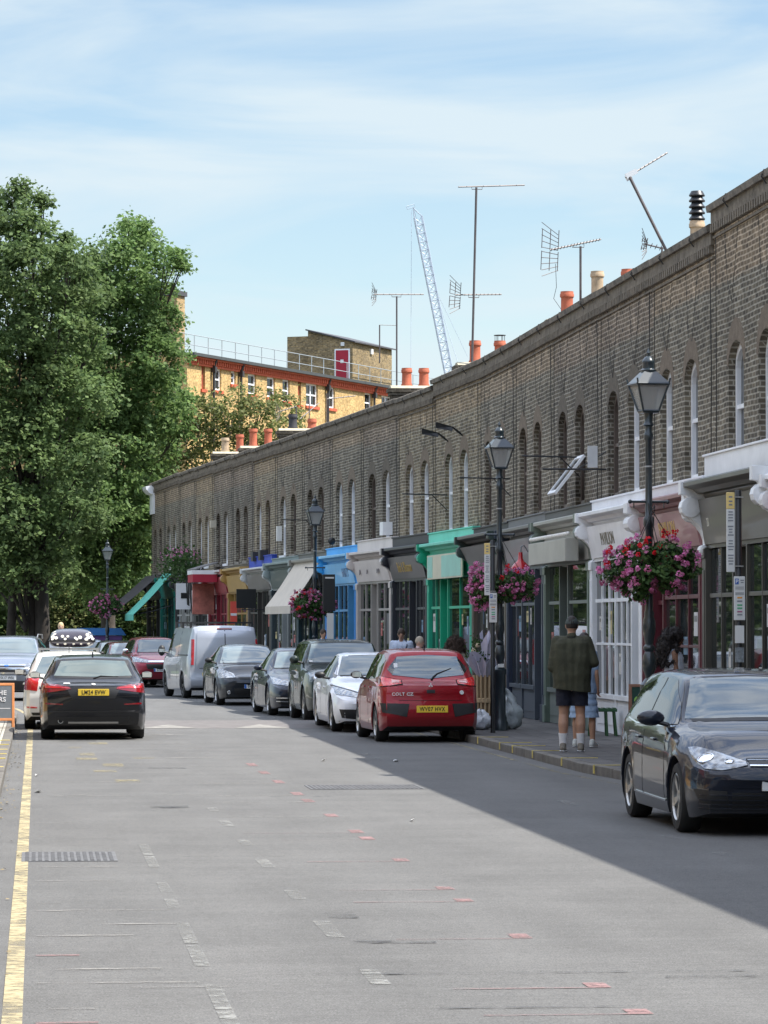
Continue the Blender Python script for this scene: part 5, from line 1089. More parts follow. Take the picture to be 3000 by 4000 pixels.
# --- silver van
P_v = carpaint('silver_paint', (.40, .42, .46), .4)
def vanp():
    p = hatch(4.97, 1.99, 1.95, 2.93, .345, hood=1.20, nose=1.0, cowl=(1.55, 1.30), rf=.95, rr=-2.32, rg=(-2.46, 1.3), belt=1.16, tail=1.2, paint_=P_v, roofw=.80, bot=.24, rbow=.05, fbow=.16)
    h = 4.97/2; p['top'] = ([-h, -h+.03, -2.3, -.5, .95, 1.55, 2.1, h], [1.80, 1.90, 1.945, 1.95, 1.92, 1.30, 1.14, 1.0]); p['roofw'] = ([-h, -2.2, .95, 1.6, h], [.80, .82, .78, .80, .7]); p['plan'] = ([-h, -h+.05, -h+.3, 1.6, h-.3, h], [.95, .975, 1, 1, .93, .82]); p['rprof'] = ([.2, .45, .7, 1.2, 2.0], [-.02, .05, .0, -.02, -.12]); return p
c = Car('van', 'silver panel van with roof bars parked with its back to the camera', 'van', vanp(), CG)
c.patch('rear_door', P_v, 'r', [(-.74, 1.80), (-.012, 1.82)], [(-.80, .56), (-.012, .56)], .012, 8, 12); c.patch('rear_door', P_v, 'r', [(.012, 1.82), (.74, 1.80)], [(.012, .56), (.80, .56)], .012, 8, 12)
c.patch('door_gap', M_under, 'r', [(-.015, 1.82), (.015, 1.82)], [(-.015, .56), (.015, .56)], .006, 1, 12); c.patch('door_panel_line', M_trim, 'r', [(-.7, .82), (.7, .82)], [(-.7, .805), (.7, .805)], .016, 10, 1)
c.patch('rear_lamp', M_lampred, 'r', [(.83, 1.58), (.88, 1.58)], [(.86, .90), (.92, .90)], .014, 3, 12, both=True)
c.patch('bumper', P_v, 'r', [(-.92, .54), (.92, .54)], [(-.92, .36), (.92, .36)], .05, 12, 3); c.plate('r', .64, 'EY64 VUN', M_py, .36); c.patch('brake_light', M_lampdr, 'r', [(-.2, 1.87), (.2, 1.87)], [(-.2, 1.845), (.2, 1.845)], .02, 4, 1)
m = MB()
for x in (-1.9, -.6, .5): m.box(x-.03, -.86, 2.0, x+.03, .86, 2.045); m.box(x-.04, -.86, 1.88, x+.04, -.80, 2.0); m.box(x-.04, .80, 1.88, x+.04, .86, 2.0)
m.build('roof_bar', M_trim, c.root); c.patch('side_window', M_sglass, 'l', [(.72, 1.72), (1.12, 1.70), (1.42, 1.4)], [(.72, 1.26), (1.12, 1.24), (1.62, 1.24)], .008, 8, 6, both=True)
c.patch('sliding_rail', M_trim, 'l', [(-2.2, 1.17), (-.6, 1.17)], [(-2.2, 1.14), (-.6, 1.14)], .012, 10, 1, both=True); c.seams((-.55, .62, 1.62), .35, 1.8); c.wheels(M_trim, 5, .22); c.mirrors(1.5, 1.22, M_trim, .2, .3); c.place(4.68, 96.9, 187)
# --- red crossover facing the camera beyond the van, and the cars behind
P_r2 = carpaint('cherry_paint', (.26, .015, .035), .3)
c = Car('suv_car', 'cherry red crossover with chrome grille bar facing the camera beyond the van', 'car', suv(4.29, 1.77, 1.60, 2.6, hood=1.02, nose=.85, cowl=(1.1, 1.10), belt=1.0, tail=1.1, rg=(-2.0, 1.12), paint_=P_r2, roofw=.56), CG)
face(c, ([(-.56, 1.49), (0, 1.51), (.56, 1.49)], [(-.72, 1.11), (0, 1.12), (.72, 1.11)]), ([(.42, .86), (.84, .98)], [(.42, .78), (.84, .80)]), ([(-.5, .74), (.5, .74)], [(-.45, .58), (.45, .58)]), ([(.5, .42), (.8, .42)], [(.5, .3), (.78, .3)]))
c.patch('grille_bar', M_chrome, 'f', [(-.42, .84), (.42, .84)], [(-.42, .79), (.42, .79)], .016, 10, 1); c.plate('f', .56, 'EA66 LKJ', M_pw, blue=True); c.std(1.0, [([(-1.5, 1.42), (-.8, 1.49), (.05, 1.49), (.6, 1.3)], [(-1.5, 1.12), (-.9, 1.06), (.1, 1.05), (.95, 1.1)])]); c.wheels(); c.mirrors(.7, 1.12, M_chrome); c.place(3.72, 114.2, 5)
P_d = carpaint('dark_grey_paint', (.03, .032, .036), .3); P_lb = carpaint('pale_blue_paint', (.35, .40, .48), .4)
for nm, lab, pp, x, y, hd, z in (('saloon_car', 'dark saloon facing the camera beyond the cherry red crossover', saloon(4.5, 1.8, 1.45, 2.75, paint_=P_d), 2.75, 123, 5, 0), ('hatchback_car', 'maroon hatchback half hidden beside the cherry red crossover', hatch(3.9, 1.68, 1.42, 2.5, paint_=carpaint('maroon_paint', (.12, .015, .02), .3)), 3.0, 118.6, 5, 0),
                              ('saloon_car', 'pale blue car glimpsed right of the roof box', saloon(4.5, 1.8, 1.48, 2.75, paint_=P_lb), 1.75, 128.5, 4, 0)):
    c = Car(nm, lab, 'car', pp, 'cars in the distance'); face(c); c.std(.92, SW); c.wheels(); c.mirrors(.55, 1.0, M_trim); c.plate('f', .45, 'LR12 KXA', M_pw); c.place(x, y, hd)
# ================================================================ trees, apartment block, crane
M_leafA = leafmat('plane_leaf', (.075, .125, .045), (.19, .265, .10), .5)
M_leafB = leafmat('bright_leaf', (.075, .14, .045), (.20, .295, .095), .5)
M_leafC = leafmat('olive_leaf', (.08, .11, .03), (.24, .25, .09), .4)
M_leafD = leafmat('shrub_leaf', (.035, .075, .022), (.15, .22, .07), .4)
M_bark = pm('bark', (.06, .048, .038), .9, var=.4, scale=3, bump=.6, fine=14)
M_barkd = pm('dark_bark', (.032, .026, .021), .9, var=.4, scale=3, bump=.6, fine=14)
M_barkp = pm('pale_bark', (.30, .26, .20), .9, var=.3, scale=3, bump=.4)
FWD = Vector((math.sin(R(5.58)), math.cos(R(5.58)), 0)); RT = Vector((math.cos(R(5.58)), -math.sin(R(5.58)), 0))
def sight(u, v, Y):
    """world point at depth Y measured from the photograph"""
    d = FWD*math.cos(R(1.86))+Vector((0, 0, math.sin(R(1.86)))); up = Vector((-FWD.x*math.sin(R(1.86)), -FWD.y*math.sin(R(1.86)), math.cos(R(1.86))))
    r = d+RT*((u-829.5)/7668)+up*((1106-v)/7668); return Vector((0, 0, 1.9))+r*(Y/r.y)
def tree(name, label, base, blobs, leaf, bark, seed, size=.20, dens=1.0, trunk_r=.5, cat='tree', group='trees at the end of the street', cl=.42, per=34, limbs=9, lean=0, shell=.62, trunks=None):
    rng = np.random.default_rng(seed); rn = random.Random(seed)
    t = thing(name, label, cat, base, group=group); B = Vector(base)
    Ps = []; Ns = []
    for (c, r) in blobs:
        n = max(10, int(dens*38*r*r))
        d = rng.normal(size=(n, 3)); d /= np.linalg.norm(d, axis=1)[:, None]
        rad = (shell+(1.12-shell)*rng.random(n))[:, None]*r*np.array([1, 1, .88])
        cc = np.array(c)-np.array(base)+d*rad; cr = rng.uniform(.55, 1.25, n)*cl
        for q, s_, dd in zip(cc, cr, d):
            k = int(per*rng.uniform(.6, 1.3)); g = rng.normal(size=(k, 3))*s_*np.array([.62, .62, .38]); g[:, 2] -= (g[:, 0]**2+g[:, 1]**2)*.25
            Ps.append(q+g); Ns.append(np.tile(dd*.5+np.array([0, 0, .5]), (k, 1)))
        for _ in range(int(3*r)):   # loose sprays break the outline
            dd = rng.normal(size=3); dd[2] = abs(dd[2])*.8+.1; dd /= np.linalg.norm(dd); L_ = r*rng.uniform(1.0, 1.38); k = 16
            s_ = rng.uniform(.7, 1, k)[:, None]; Ps.append(np.array(c)-np.array(base)+dd*L_*s_+rng.normal(size=(k, 3))*.13); Ns.append(np.tile(dd, (k, 1)))
    P = np.concatenate(Ps); Nn = np.concatenate(Ns); keep = P[:, 2] > .05; P = P[keep]; Nn = Nn[keep]
    V, Fc = leaves(P, size, rng, up=.35, Nrm=Nn); np_mesh('crown', V, Fc, leaf, t)
    m = MB(); top = max(b[0][2] for b in blobs)-base[2]
    for (bx, by, r0, zt) in (trunks or [(0, 0, trunk_r, top*.75)]):
        pts = [(bx*1.0, by, -.1), (bx*.95, by, .6), (bx*.8+lean*.3, by, zt*.35), (bx*.5+lean*.6, by, zt*.7), (lean, 0, zt)]
        m.tube(pts, [r0*1.5, r0*1.08, r0*.85, r0*.5, r0*.15], 12)
    m.build('trunk', bark, t, smooth=True)
    m = MB()
    for c, r in blobs:
        q = Vector(c)-B; st = Vector((lean*.5*min(1, q.z/top), 0, max(1.2, q.z*.45))); mid = st.lerp(q, .5)+Vector((rn.uniform(-.4, .4), rn.uniform(-.4, .4), .4))
        m.tube([st, mid, q], [trunk_r*.22, trunk_r*.12, trunk_r*.05], 6)
        for _ in range(3):
            e = q+Vector((rn.gauss(0, 1), rn.gauss(0, 1), rn.gauss(0, .8)+.3)).normalized()*r*1.05; m.tube([mid.lerp(q, .6), (q+e)/2, e], [trunk_r*.09, trunk_r*.05, .012], 5)
    m.build('limb', bark, t, smooth=True)
    return t
def blob(u, v, r, Y, dy): p = sight(u, v, Y+dy); return ((p.x, p.y, p.z), r*Y/7668)
r_ = random.Random(8)
B2 = [(288, 492, 30), (278, 520, 50), (235, 545, 40), (322, 548, 44), (368, 560, 28), (392, 570, 12), (215, 605, 55), (280, 600, 60), (338, 612, 44), (345, 690, 48), (300, 700, 80), (215, 700, 70), (160, 770, 70), (260, 790, 85), (345, 780, 60), (372, 750, 26), (140, 860, 70), (225, 880, 85), (320, 880, 85), (380, 860, 38),
      (385, 930, 24), (150, 970, 85), (245, 980, 90), (325, 975, 58), (180, 1080, 90), (270, 1070, 70), (140, 1160, 80), (230, 1170, 75), (300, 1130, 40), (300, 1195, 40), (200, 1230, 60), (275, 1240, 50), (130, 1225, 50), (322, 1160, 26), (326, 1100, 24), (185, 590, 38), (150, 690, 50), (115, 770, 55), (100, 940, 60), (110, 1060, 60), (180, 655, 45)]
tree('plane_tree', 'tall dense green tree right of the other, reaching over the end of the terrace', (3.2, 161, 0), [blob(u, v, r, 158, r_.uniform(-2.5, 2.5)) for u, v, r in B2], M_leafB, M_bark, 21, .20, 1.0, .32)
B1 = [(45, 405, 18), (30, 430, 30), (90, 430, 16), (35, 470, 45), (-20, 460, 50), (72, 500, 42), (115, 545, 42), (160, 560, 40), (140, 515, 16), (188, 555, 34), (185, 630, 50), (190, 740, 55), (185, 860, 60), (190, 990, 60), (170, 1105, 60), (150, 620, 60), (0, 540, 70), (60, 590, 75), (125, 630, 60), (-50, 600, 80), (0, 680, 80), (90, 700, 75), (45, 790, 80), (-40, 780, 80), (110, 800, 60), (-20, 930, 80), (70, 900, 85), (35, 1000, 90), (-40, 1070, 90), (90, 1060, 70), (30, 1120, 80), (100, 1170, 60), (-30, 1190, 70), (20, 1215, 50), (-20, 1255, 50), (60, 1240, 45), (120, 1240, 45)]
tree('plane_tree', 'tall dark green tree at the left edge with thick dark trunks', (-.45, 148, 0), [blob(u, v, r, 148, r_.uniform(-2.5, 2.5)) for u, v, r in B1], M_leafA, M_barkd, 22, .20, .95, .40, trunks=[(.75, 0, .30, 13), (-.7, .5, .20, 9), (.3, .3, .18, 8)])
B3 = [(560, 868, 42), (505, 885, 50), (620, 880, 38), (460, 915, 55), (545, 920, 60), (615, 925, 45), (400, 955, 50), (480, 965, 60), (560, 975, 60), (380, 1005, 45), (645, 930, 25), (440, 870, 20), (420, 900, 30)]
tree('feathery_tree', 'sparse olive yellow tree rising behind the terrace chimneys', (8.9, 164, 0), [blob(u, v, r, 163, r_.uniform(-2, 2)) for u, v, r in B3], M_leafC, M_barkp, 23, .17, .85, .25, cl=.38, per=22)
B4 = [(110, 1290, 55), (160, 1260, 50), (200, 1300, 55), (150, 1340, 50), (250, 1290, 50), (300, 1270, 45), (320, 1320, 45), (265, 1345, 45), (90, 1350, 35), (205, 1355, 35), (320, 1365, 30)]
for i, (u, v, r) in enumerate(B4):
    p = sight(u, v, 168); rr = r*168/7668*1.1
    tree('shrub', ['leafy shrub behind the roof box, leftmost of the yellow green thicket', 'tall pale shrub in the thicket under the big trees', 'yellow green shrub left of the far flower lamp', 'low shrub behind the roof box', 'green shrub behind the far flower lamp', 'shrub left of the black awning', 'dark shrub under the black awning', 'low shrub below the far flower basket', 'low shrub beside the left trunk', 'low shrub left of the blue topped stall', 'low shrub under the green awning'][i],
         (p.x, p.y, 0), [((p.x, p.y, max(rr*.7, p.z)), rr), ((p.x+rr*.4, p.y, max(rr*.5, p.z-rr)), rr*.9), ((p.x-rr*.5, p.y, max(rr*.4, p.z-rr*1.3)), rr*.8)], M_leafD if i % 3 else M_leafC, M_barkp if i % 2 else M_bark, 40+i, .15, .9, .10, 'shrub', 'shrubs under the trees', cl=.3, per=26)
# far wood that reads as one mass
rng = np.random.default_rng(5); n = 60000
P = np.stack([rng.uniform(-22, 6.8, n), rng.uniform(170, 177, n), rng.uniform(0, 1, n)**.8*13], 1); P[:, 2] *= .8+.25*np.sin(P[:, 0]*1.3)+.1*np.sin(P[:, 0]*4.1)
V, Fc = leaves(P, .34, rng, up=.3); o = np_mesh('far_wood', V, Fc, M_leafA); tag(o, 'dark mass of foliage far behind the big trees', 'wood', kind='stuff')
# lawn and beds beyond the bend
m = MB(); m.quad((-60, 152, .02), (F(160)-10.1, 152, .02), (F(200)-10.1, 200, .02), (-60, 200, .02)); struct(m.build('park_ground', pm('park_grass', (.05, .08, .02), .95, var=.35, scale=2)))

# ---- apartment block
O_ = Vector((8.01, 185.0, 0)); ta = math.atan2(.8874, .4609)
ap = thing('apartment_block', 'long yellow brick apartment block with red brick cornice and white windows behind the terrace', 'building', O_, ta)
M_ybr = brick('yellow_stock_brick', (0.55, 0.36, 0.14), (0.43, 0.27, 0.10), (0.53, 0.40, 0.22), patch=.2); M_rbr = pm('red_rubbed_brick', (.48, .10, .045), .85, var=.25, scale=5); M_rbd = pm('deep_red_brick', (.30, .06, .03), .85, var=.25, scale=5)
EZ = 16.1
wl = [(3.13, 1.1, 15.62, 14.45, 1), (5.25, .62, 15.62, 14.9, 0), (7.7, 1.1, 15.62, 14.5, 1), (10.25, 1.1, 15.62, 14.5, 1), (12.33, 1.0, 15.62, 14.4, 1), (15.99, 1.7, 15.62, 14.35, 2), (18.81, 1.1, 15.62, 14.4, 1), (24.42, 1.1, 15.62, 14.45, 1), (27.34, 1.7, 15.62, 14.45, 2), (1.4, .45, 15.62, 14.4, 3), (14.21, .45, 15.62, 14.3, 3)]
cols = sorted(wl, key=lambda q: q[0]); m = MB(); xs = -.6
for xc, ww, zt, zb, k in cols:
    a, b = xc-ww/2, xc+ww/2; m.quad((xs, 0, 0), (a, 0, 0), (a, 0, EZ-.5), (xs, 0, EZ-.5)); m.quad((a, 0, 0), (b, 0, 0), (b, 0, zb), (a, 0, zb)); m.quad((a, 0, zt), (b, 0, zt), (b, 0, EZ-.5), (a, 0, EZ-.5))
    m.quad((a, 0, zb), (a, 0, zt), (a, .2, zt), (a, .2, zb)); m.quad((b, 0, zb), (b, .2, zb), (b, .2, zt), (b, 0, zt)); m.quad((a, 0, zb), (a, .2, zb), (b, .2, zb), (b, 0, zb)); m.quad((a, 0, zt), (b, 0, zt), (b, .2, zt), (a, .2, zt)); xs = b
m.quad((xs, 0, 0), (50, 0, 0), (50, 0, EZ-.5), (xs, 0, EZ-.5)); m.quad((-.6, 0, 0), (-.6, 0, EZ), (-.6, 11, EZ), (-.6, 11, 0)); m.quad((50, 0, 0), (50, 11, 0), (50, 11, EZ), (50, 0, EZ)); m.quad((-.6, 11, 0), (-.6, 11, EZ), (50, 11, EZ), (50, 11, 0))
m.build('wall', M_ybr, ap, fix=False)
m = MB(); m.box(-.6, -.12, EZ-.5, 50, 0-.002, EZ-.38); m.box(-.6, -.28, EZ-.16, 50, -.002, EZ-.06)
for k in range(180): x = -.55+k*.28; m.box(x, -.22, EZ-.38, x+.13, -.002, EZ-.16)
m.build('cornice', M_rbr, ap); m = MB(); m.box(-.6, -.42, EZ-.06, 50, -.10, EZ+.10); m.box(-.6, -.1, EZ-.02, 50, 11, EZ+.06); m.build('gutter', pm('dark_gutter', (.05, .055, .055), .6), ap)
for xc, ww, zt, zb, k in wl:
    a, b = xc-ww/2, xc+ww/2
    if k == 3: m = MB(); m.box(a, .12, zb, b, .2, zt); w = m.build('window', M_rbd, ap)
    else:
        m = MB(); m.box(a, .1, zb, a+.09, .17, zt); m.box(b-.09, .1, zb, b, .17, zt); m.box(a+.09, .1, zb, b-.09, .17, zb+.1); m.box(a+.09, .1, zt-.1, b-.09, .17, zt); m.box(a+.09, .11, (zb+zt)/2-.04, b-.09, .17, (zb+zt)/2+.04)
        if k == 2: m.box(xc-.05, .105, zb+.1, xc+.05, .17, (zb+zt)/2-.04); m.box(xc-.05, .105, (zb+zt)/2+.04, xc+.05, .17, zt-.1)
        w = m.build('window', M_wframe, ap); m = MB(); m.box(a+.05, .15, zb, b-.05, .19, zt); m.build('pane', M_pane, w)
    m = MB(); m.box(a-.12, -.09, zb-.16, b+.12, .1, zb-.001); m.build('sill', M_rbr, w); m = MB(); m.box(a-.1, -.04, zt+.001, b+.1, -.002, zt+.18); m.build('lintel', M_rbr, w)
for x in (2.43, 5.95, 18.0, 25.03): m = MB(); m.tube([(x, -.14, 2), (x, -.14, EZ-.5), (x, -.3, EZ-.1)], .075, 8); m.box(x-.12, -.28, EZ-.75, x+.12, -.05, EZ-.45); m.build('downpipe', pm('dark_pipe', (.035, .03, .03), .5), ap)
m = MB()
for k in range(29): x = -.5+k*1.75; m.tube([(x, .45, EZ+.06), (x, .45, EZ+1.15)], .025, 6)
for z in (EZ+.62, EZ+1.15): m.tube([(-.5, .45, z), (48, .45, z)], .022, 6)
m.build('railing', pm('galvanised_rail', (.42, .45, .46), .4, metal=.4, var=.1), ap)
m = MB(); m.prism([(.9, EZ), (.9, 18.62), (3.75, 19.35), (3.75, EZ)], 24.2, 30.4, 'x'); m.box(24.25, 3.74, EZ, 29.5, 5.1, 19.05)
hs = m.build('roof_house', brick('roof_house_brick', (.30, .21, .10), (.17, .13, .08), (.30, .25, .16), patch=.25), ap)
m = MB(); m.prism([(.7, 18.58), (.7, 18.66), (3.85, 19.46), (3.85, 19.38)], 24.05, 30.6, 'x'); m.build('roof', M_slate, hs)
m = MB(); m.box(24.14, 1.15, EZ+.2, 24.17, 1.95, 18.15); d = m.build('door', pm('crimson_door', (.36, .008, .03), .5, var=.1), hs); m = MB(); m.box(24.15, 1.07, EZ+.1, 24.20, 1.15, 18.23); m.box(24.15, 1.95, EZ+.1, 24.20, 2.03, 18.23); m.box(24.15, 1.15, 18.15, 24.20, 1.95, 18.23); m.build('door_frame', M_wframe, d); m = MB(); m.box(24.13, 1.45, 17.4, 24.138, 1.65, 17.6); m.build('door_sign', M_pw, d)
m = MB(); m.box(24.10, 1.4, 18.40, 24.17, 1.62, 18.62); m.build('bulkhead_lamp', M_pw, hs); m = MB(); m.box(26.9, .8, 18.1, 27.2, .9, 18.4); m.build('bulkhead_lamp', M_pw, hs)
m = MB(); m.box(1.3, 1.5, EZ, 2.3, 3.2, 19.4); m.build('chimney', brick('tall_stack_brick', (.42, .28, .12), (.25, .17, .09), (.4, .32, .2), patch=.2), ap); m = MB(); m.box(1.2, 1.4, 19.4, 2.4, 3.3, 19.65); m.build('chimney_cap', M_slate, ap)

# ---- crane
cr = thing('tower_crane', 'pale lattice crane jib leaning up into the sky behind the rooftops', 'crane', (45, 420, 0))
M_crane = pm('crane_steel', (.50, .57, .66), .5, metal=.2, var=.1)
def cl_(p): return p-Vector((45, 420, 0))
A0 = sight(1010, 1010, 420); A1 = sight(903, 468, 420); ax = (A1-A0).normalized(); sd_ = ax.cross(Vector((0, 1, 0))).normalized(); dp = Vector((0, 1, 0))
m = MB(); n = 30; hw = .46
for i in range(n):
    p, q = A0.lerp(A1, i/n), A0.lerp(A1, (i+1)/n)
    c0 = [p+sd_*a*hw+dp*b*hw for a, b in ((1, 1), (1, -1), (-1, -1), (-1, 1))]; c1 = [q+sd_*a*hw+dp*b*hw for a, b in ((1, 1), (1, -1), (-1, -1), (-1, 1))]
    for k in range(4):
        m.tube([cl_(c0[k]), cl_(c1[k])], .075, 5, False); m.tube([cl_(c0[k]), cl_(c1[(k+1) % 4])], .05, 4, False)
        m.tube([cl_(c0[k]), cl_(c0[(k+1) % 4])], .045, 4, False)
tip = sight(893, 450, 420)
for s_ in (1, -1): m.tube([cl_(A1+sd_*hw*s_), cl_(tip)], .08, 5)
m.tube([cl_(sight(878, 446, 420)), cl_(sight(895, 441, 420)), cl_(sight(896, 447, 420)), cl_(sight(879, 452, 420)), cl_(sight(878, 446, 420))], .05, 5)
m.build('jib', M_crane, cr)
m = MB(); m.tube([cl_(sight(889, 455, 420)), cl_(sight(887, 900, 420))], .028, 5); m.tube([cl_(tip), cl_(sight(948, 640, 424)), cl_(sight(1010, 770, 424))], .03, 5); m.tube([cl_(sight(922, 560, 424)), cl_(sight(975, 740, 424)), cl_(sight(1015, 860, 424))], .03, 5); m.build('hoist_rope', M_crane, cr)
m = MB(); m.box(-2, -2, 0, 2, 2, sight(1010, 1010, 420).z); m.build('mast', M_crane, cr)

# ---- aerials on the roofs
M_al = pm('aerial_metal', (.10, .085, .085), .5, metal=.2, var=.3)
def aerial(label, u, Y, vb, vt, ang, booms, rt=.018, tilt=None):
    b = sight(u, vb, Y); tp = sight(u if tilt is None else tilt, vt, Y); t = thing('tv_aerial', label, 'aerial', (b.x, b.y, b.z-1.2), group='television aerials on the rooftops'); o = Vector((b.x, b.y, b.z-1.2))
    m = MB(); m.tube([(0, 0, 0), b-o, tp-o], rt*1.4, 6); m.build('mast', M_al, t)
    for (u0, v0, u1, v1, n, el, refl, brk) in booms:
        p, q = sight(u0, v0, Y)-o, sight(u1, v1, Y+.6)-o; m = MB(); m.tube([p, q], .017, 5); d = (q-p); pr = Vector((0, 1, 0))
        for k in range(n): c = p+d*((k+.5)/n); m.tube([c-pr*el+Vector((0, 0, el*.25)), c+pr*el-Vector((0, 0, el*.25))], .008, 4)
        if brk: c = p+d*brk; x = Vector((.13, 0, 0)); m.tube([c-x, c-x-Vector((0, 0, .07)), c+x-Vector((0, 0, .07)), c+x], .009, 5)
        bo = m.build('boom', M_al, t)
        if refl:
            m = MB(); s = refl
            for g in (-1, 1):
                for i in range(5): z = g*(.06+i*.11)*s; m.tube([p+Vector((-.26*s, -.2*s, z+.05*i*g)), p+Vector((.26*s, .2*s, z-.04))], .008, 4)
                for e in (-.26, 0, .26): m.tube([p+Vector((e*s, e*.7*s, g*.03)), p+Vector((e*s+.02*g, e*.7*s, g*.58*s))], .009, 4)
            m.build('reflector', M_al, bo)
    return t, o
aerial('tallest aerial mast with two booms, right of the crane', 1020, 87, 775, 405, 0, [(990, 404, 1133, 400, 4, .03, 0, .28), (983, 637, 1083, 636, 12, .05, .55, .4)], .022, 1029)
aerial('thin aerial mast with one flat boom left of the crane', 857, 98, 850, 640, 0, [(808, 636, 915, 636, 8, .03, .25, .45)], .018)
t, o = aerial('aerial with ladder boom and large grid reflector between the clay pots', 1254, 76.8, 650, 532, 0, [(1188, 540, 1298, 517, 16, .09, .78, .55)], .02)
m = MB(); m.tube([sight(1200, 570, 76.8)-o, sight(1202, 620, 76.8)-o, sight(1196, 645, 76.8)-o, sight(1212, 668, 76.8)-o], .006, 5); m.build('cable', M_cable, t)
t, o = aerial('leaning aerial mast with white junction box at the top right', 1441, 66.4, 545, 382, 0, [(1352, 384, 1441, 330, 10, .03, 0, 0)], .022, 1360)
m = MB(); q = sight(1364, 375, 66.4)-o; m.X = Matrix.Translation(q) @ Matrix.Rotation(R(-28), 4, 'Y'); m.box(-.12, -.02, -.05, .12, .02, .05); m.box(-.12, .1, -.09, .0, .12, .02); m.build('junction_box', M_pw, t)
aerial('small stubby aerial just behind the parapet, left of the leaning mast', 1430, 66.8, 545, 534, 0, [(1392, 527, 1432, 537, 4, .12, .2, 0)], .014)
aerial('small distant aerial right of the roof house', 820, 205, 740, 702, 0, [(820, 702, 855, 703, 3, .05, 0, 0)], .03)
aerial('twiggy aerial among the feathery branches', 706, 118, 870, 850, 0, [(706, 862, 768, 855, 6, .05, 0, 0)], .014)
t, o = aerial('low aerial with stay rods on the parapet by the black chimney pot', 668, 119, 885, 868, 0, [(648, 905, 690, 870, 3, .03, 0, 0)], .014)
t, o = aerial('bent white aerial behind the far red pots', 640, 124, 940, 880, 0, [(600, 890, 640, 878, 6, .15, .3, 0)], .02)
# ================================================================ lamps, baskets, signs, things on the pavement
M_lampgreen = pm('lamp_post_paint', (.012, .022, .028), .32, var=.2, scale=5, coat=.4)
M_lglass = glassy('lantern_glass', (.42, .42, .40), .15, 1.5)
_n = M_lglass.node_tree; _a = _n.nodes.new('ShaderNodeBsdfTransparent'); _m = _n.nodes.new('ShaderNodeMixShader'); _m.inputs[0].default_value = .55
_n.links.new(_a.outputs[0], _m.inputs[1]); _n.links.new(_n.nodes['Principled BSDF'].outputs[0], _m.inputs[2]); _n.links.new(_m.outputs[0], _n.nodes['Material Output'].inputs[0])
M_ledge = pm('bright_lantern_edge', (.35, .36, .36), .4)
def lamp_post(label, x, y, z0=.12, s=1.0, rz=0):
    t = thing('street_lamp', label, 'street lamp', (x, y, z0), rz, 'Victorian style street lamps along the kerb')
    m = MB(); m.lathe([(.145, 0), (.145, .14), (.125, .17), (.125, .22), (.105, .28), (.10, .95), (.118, .98), (.118, 1.05), (.09, 1.08), (.05, 1.13), (.055, 1.18), (.085, 1.25), (.09, 1.33), (.075, 1.42), (.05, 1.47), (.075, 1.50), (.075, 1.53), (.05, 1.56), (.065, 1.64), (.085, 1.74), (.08, 1.86), (.06, 1.92), (.065, 1.96), (.05, 2.0), (.05, 2.5), (.06, 2.52), (.06, 2.56), (.048, 2.58), (.046, 3.05), (.07, 3.08), (.07, 3.16), (.045, 3.2), (.043, 4.15), (.06, 4.18), (.06, 4.24), (.045, 4.27), (.045, 4.34), (.07, 4.36), (.05, 4.40), (.06, 4.52)], 20)
    m.build('post', M_lampgreen, t, smooth=True)
    m = MB(); m.tube([(-.24, 0, 3.38), (.24, 0, 3.38)], .016, 8); m.ball((-.25, 0, 3.38), .028, 8, 6); m.ball((.25, 0, 3.38), .028, 8, 6); m.tube([(-.2, 0, 3.38), (-.2, 0, 3.30)], .008, 6); m.tube([(.2, 0, 3.38), (.2, 0, 3.30)], .008, 6); m.build('ladder_bar', M_lampgreen, t, smooth=True)
    m = MB(); m.lathe([(.052, 3.82), (.052, 3.84)], 14); m.build('band', M_ledge, t)
    b, w, zb, zt = .105, .205, 4.54, 4.88
    m = MB(); cb = [(sx*b, sy*b, zb) for sx, sy in ((1, 1), (-1, 1), (-1, -1), (1, -1))]; ct = [(sx*w, sy*w, zt) for sx, sy in ((1, 1), (-1, 1), (-1, -1), (1, -1))]
    for k in range(4): m.tube([cb[k], ct[k]], .014, 6); m.tube([cb[k], cb[(k+1) % 4]], .014, 6); m.tube([ct[k], ct[(k+1) % 4]], .02, 6); m.tube([ct[k], (ct[k][0]*1.07, ct[k][1]*1.07, zt+.07)], .012, 6)
    m.box(-b, -b, zb-.03, b, b, zb); ln = m.build('lantern', M_lampgreen, t)
    m = MB()
    for k in range(4):
        q = (k+1) % 4; m.quad(tuple(c*.95 if i < 2 else c+.01 for i, c in enumerate(cb[k])), tuple(c*.95 if i < 2 else c+.01 for i, c in enumerate(cb[q])), tuple(c*.95 if i < 2 else c-.01 for i, c in enumerate(ct[q])), tuple(c*.95 if i < 2 else c-.01 for i, c in enumerate(ct[k])))
    m.build('lantern_pane', M_lglass, ln, fix=False)
    m = MB(); r1, r2 = w*1.04, .085; lo = [(sx*r1, sy*r1, zt+.012) for sx, sy in ((1, 1), (-1, 1), (-1, -1), (1, -1))]; hi = [(sx*r2, sy*r2, zt+.16) for sx, sy in ((1, 1), (-1, 1), (-1, -1), (1, -1))]; m.add(lo+hi, [(0, 1, 5, 4), (1, 2, 6, 5), (2, 3, 7, 6), (3, 0, 4, 7), (0, 3, 2, 1), (4, 5, 6, 7)])
    m.build('lantern_roof', M_lampgreen, ln)
    m = MB(); m.lathe([(.10, zt+.15), (.105, zt+.18), (.08, zt+.20), (.075, zt+.26), (.085, zt+.28), (.08, zt+.30), (.05, zt+.345), (.02, zt+.36), (.018, zt+.38), (.028, zt+.40), (.006, zt+.46)], 16); m.build('finial', M_lampgreen, ln, smooth=True)
    return t
lamp_post('nearest ornate street lamp rising behind the graphite car', 7.76, 44.7, rz=R(8))
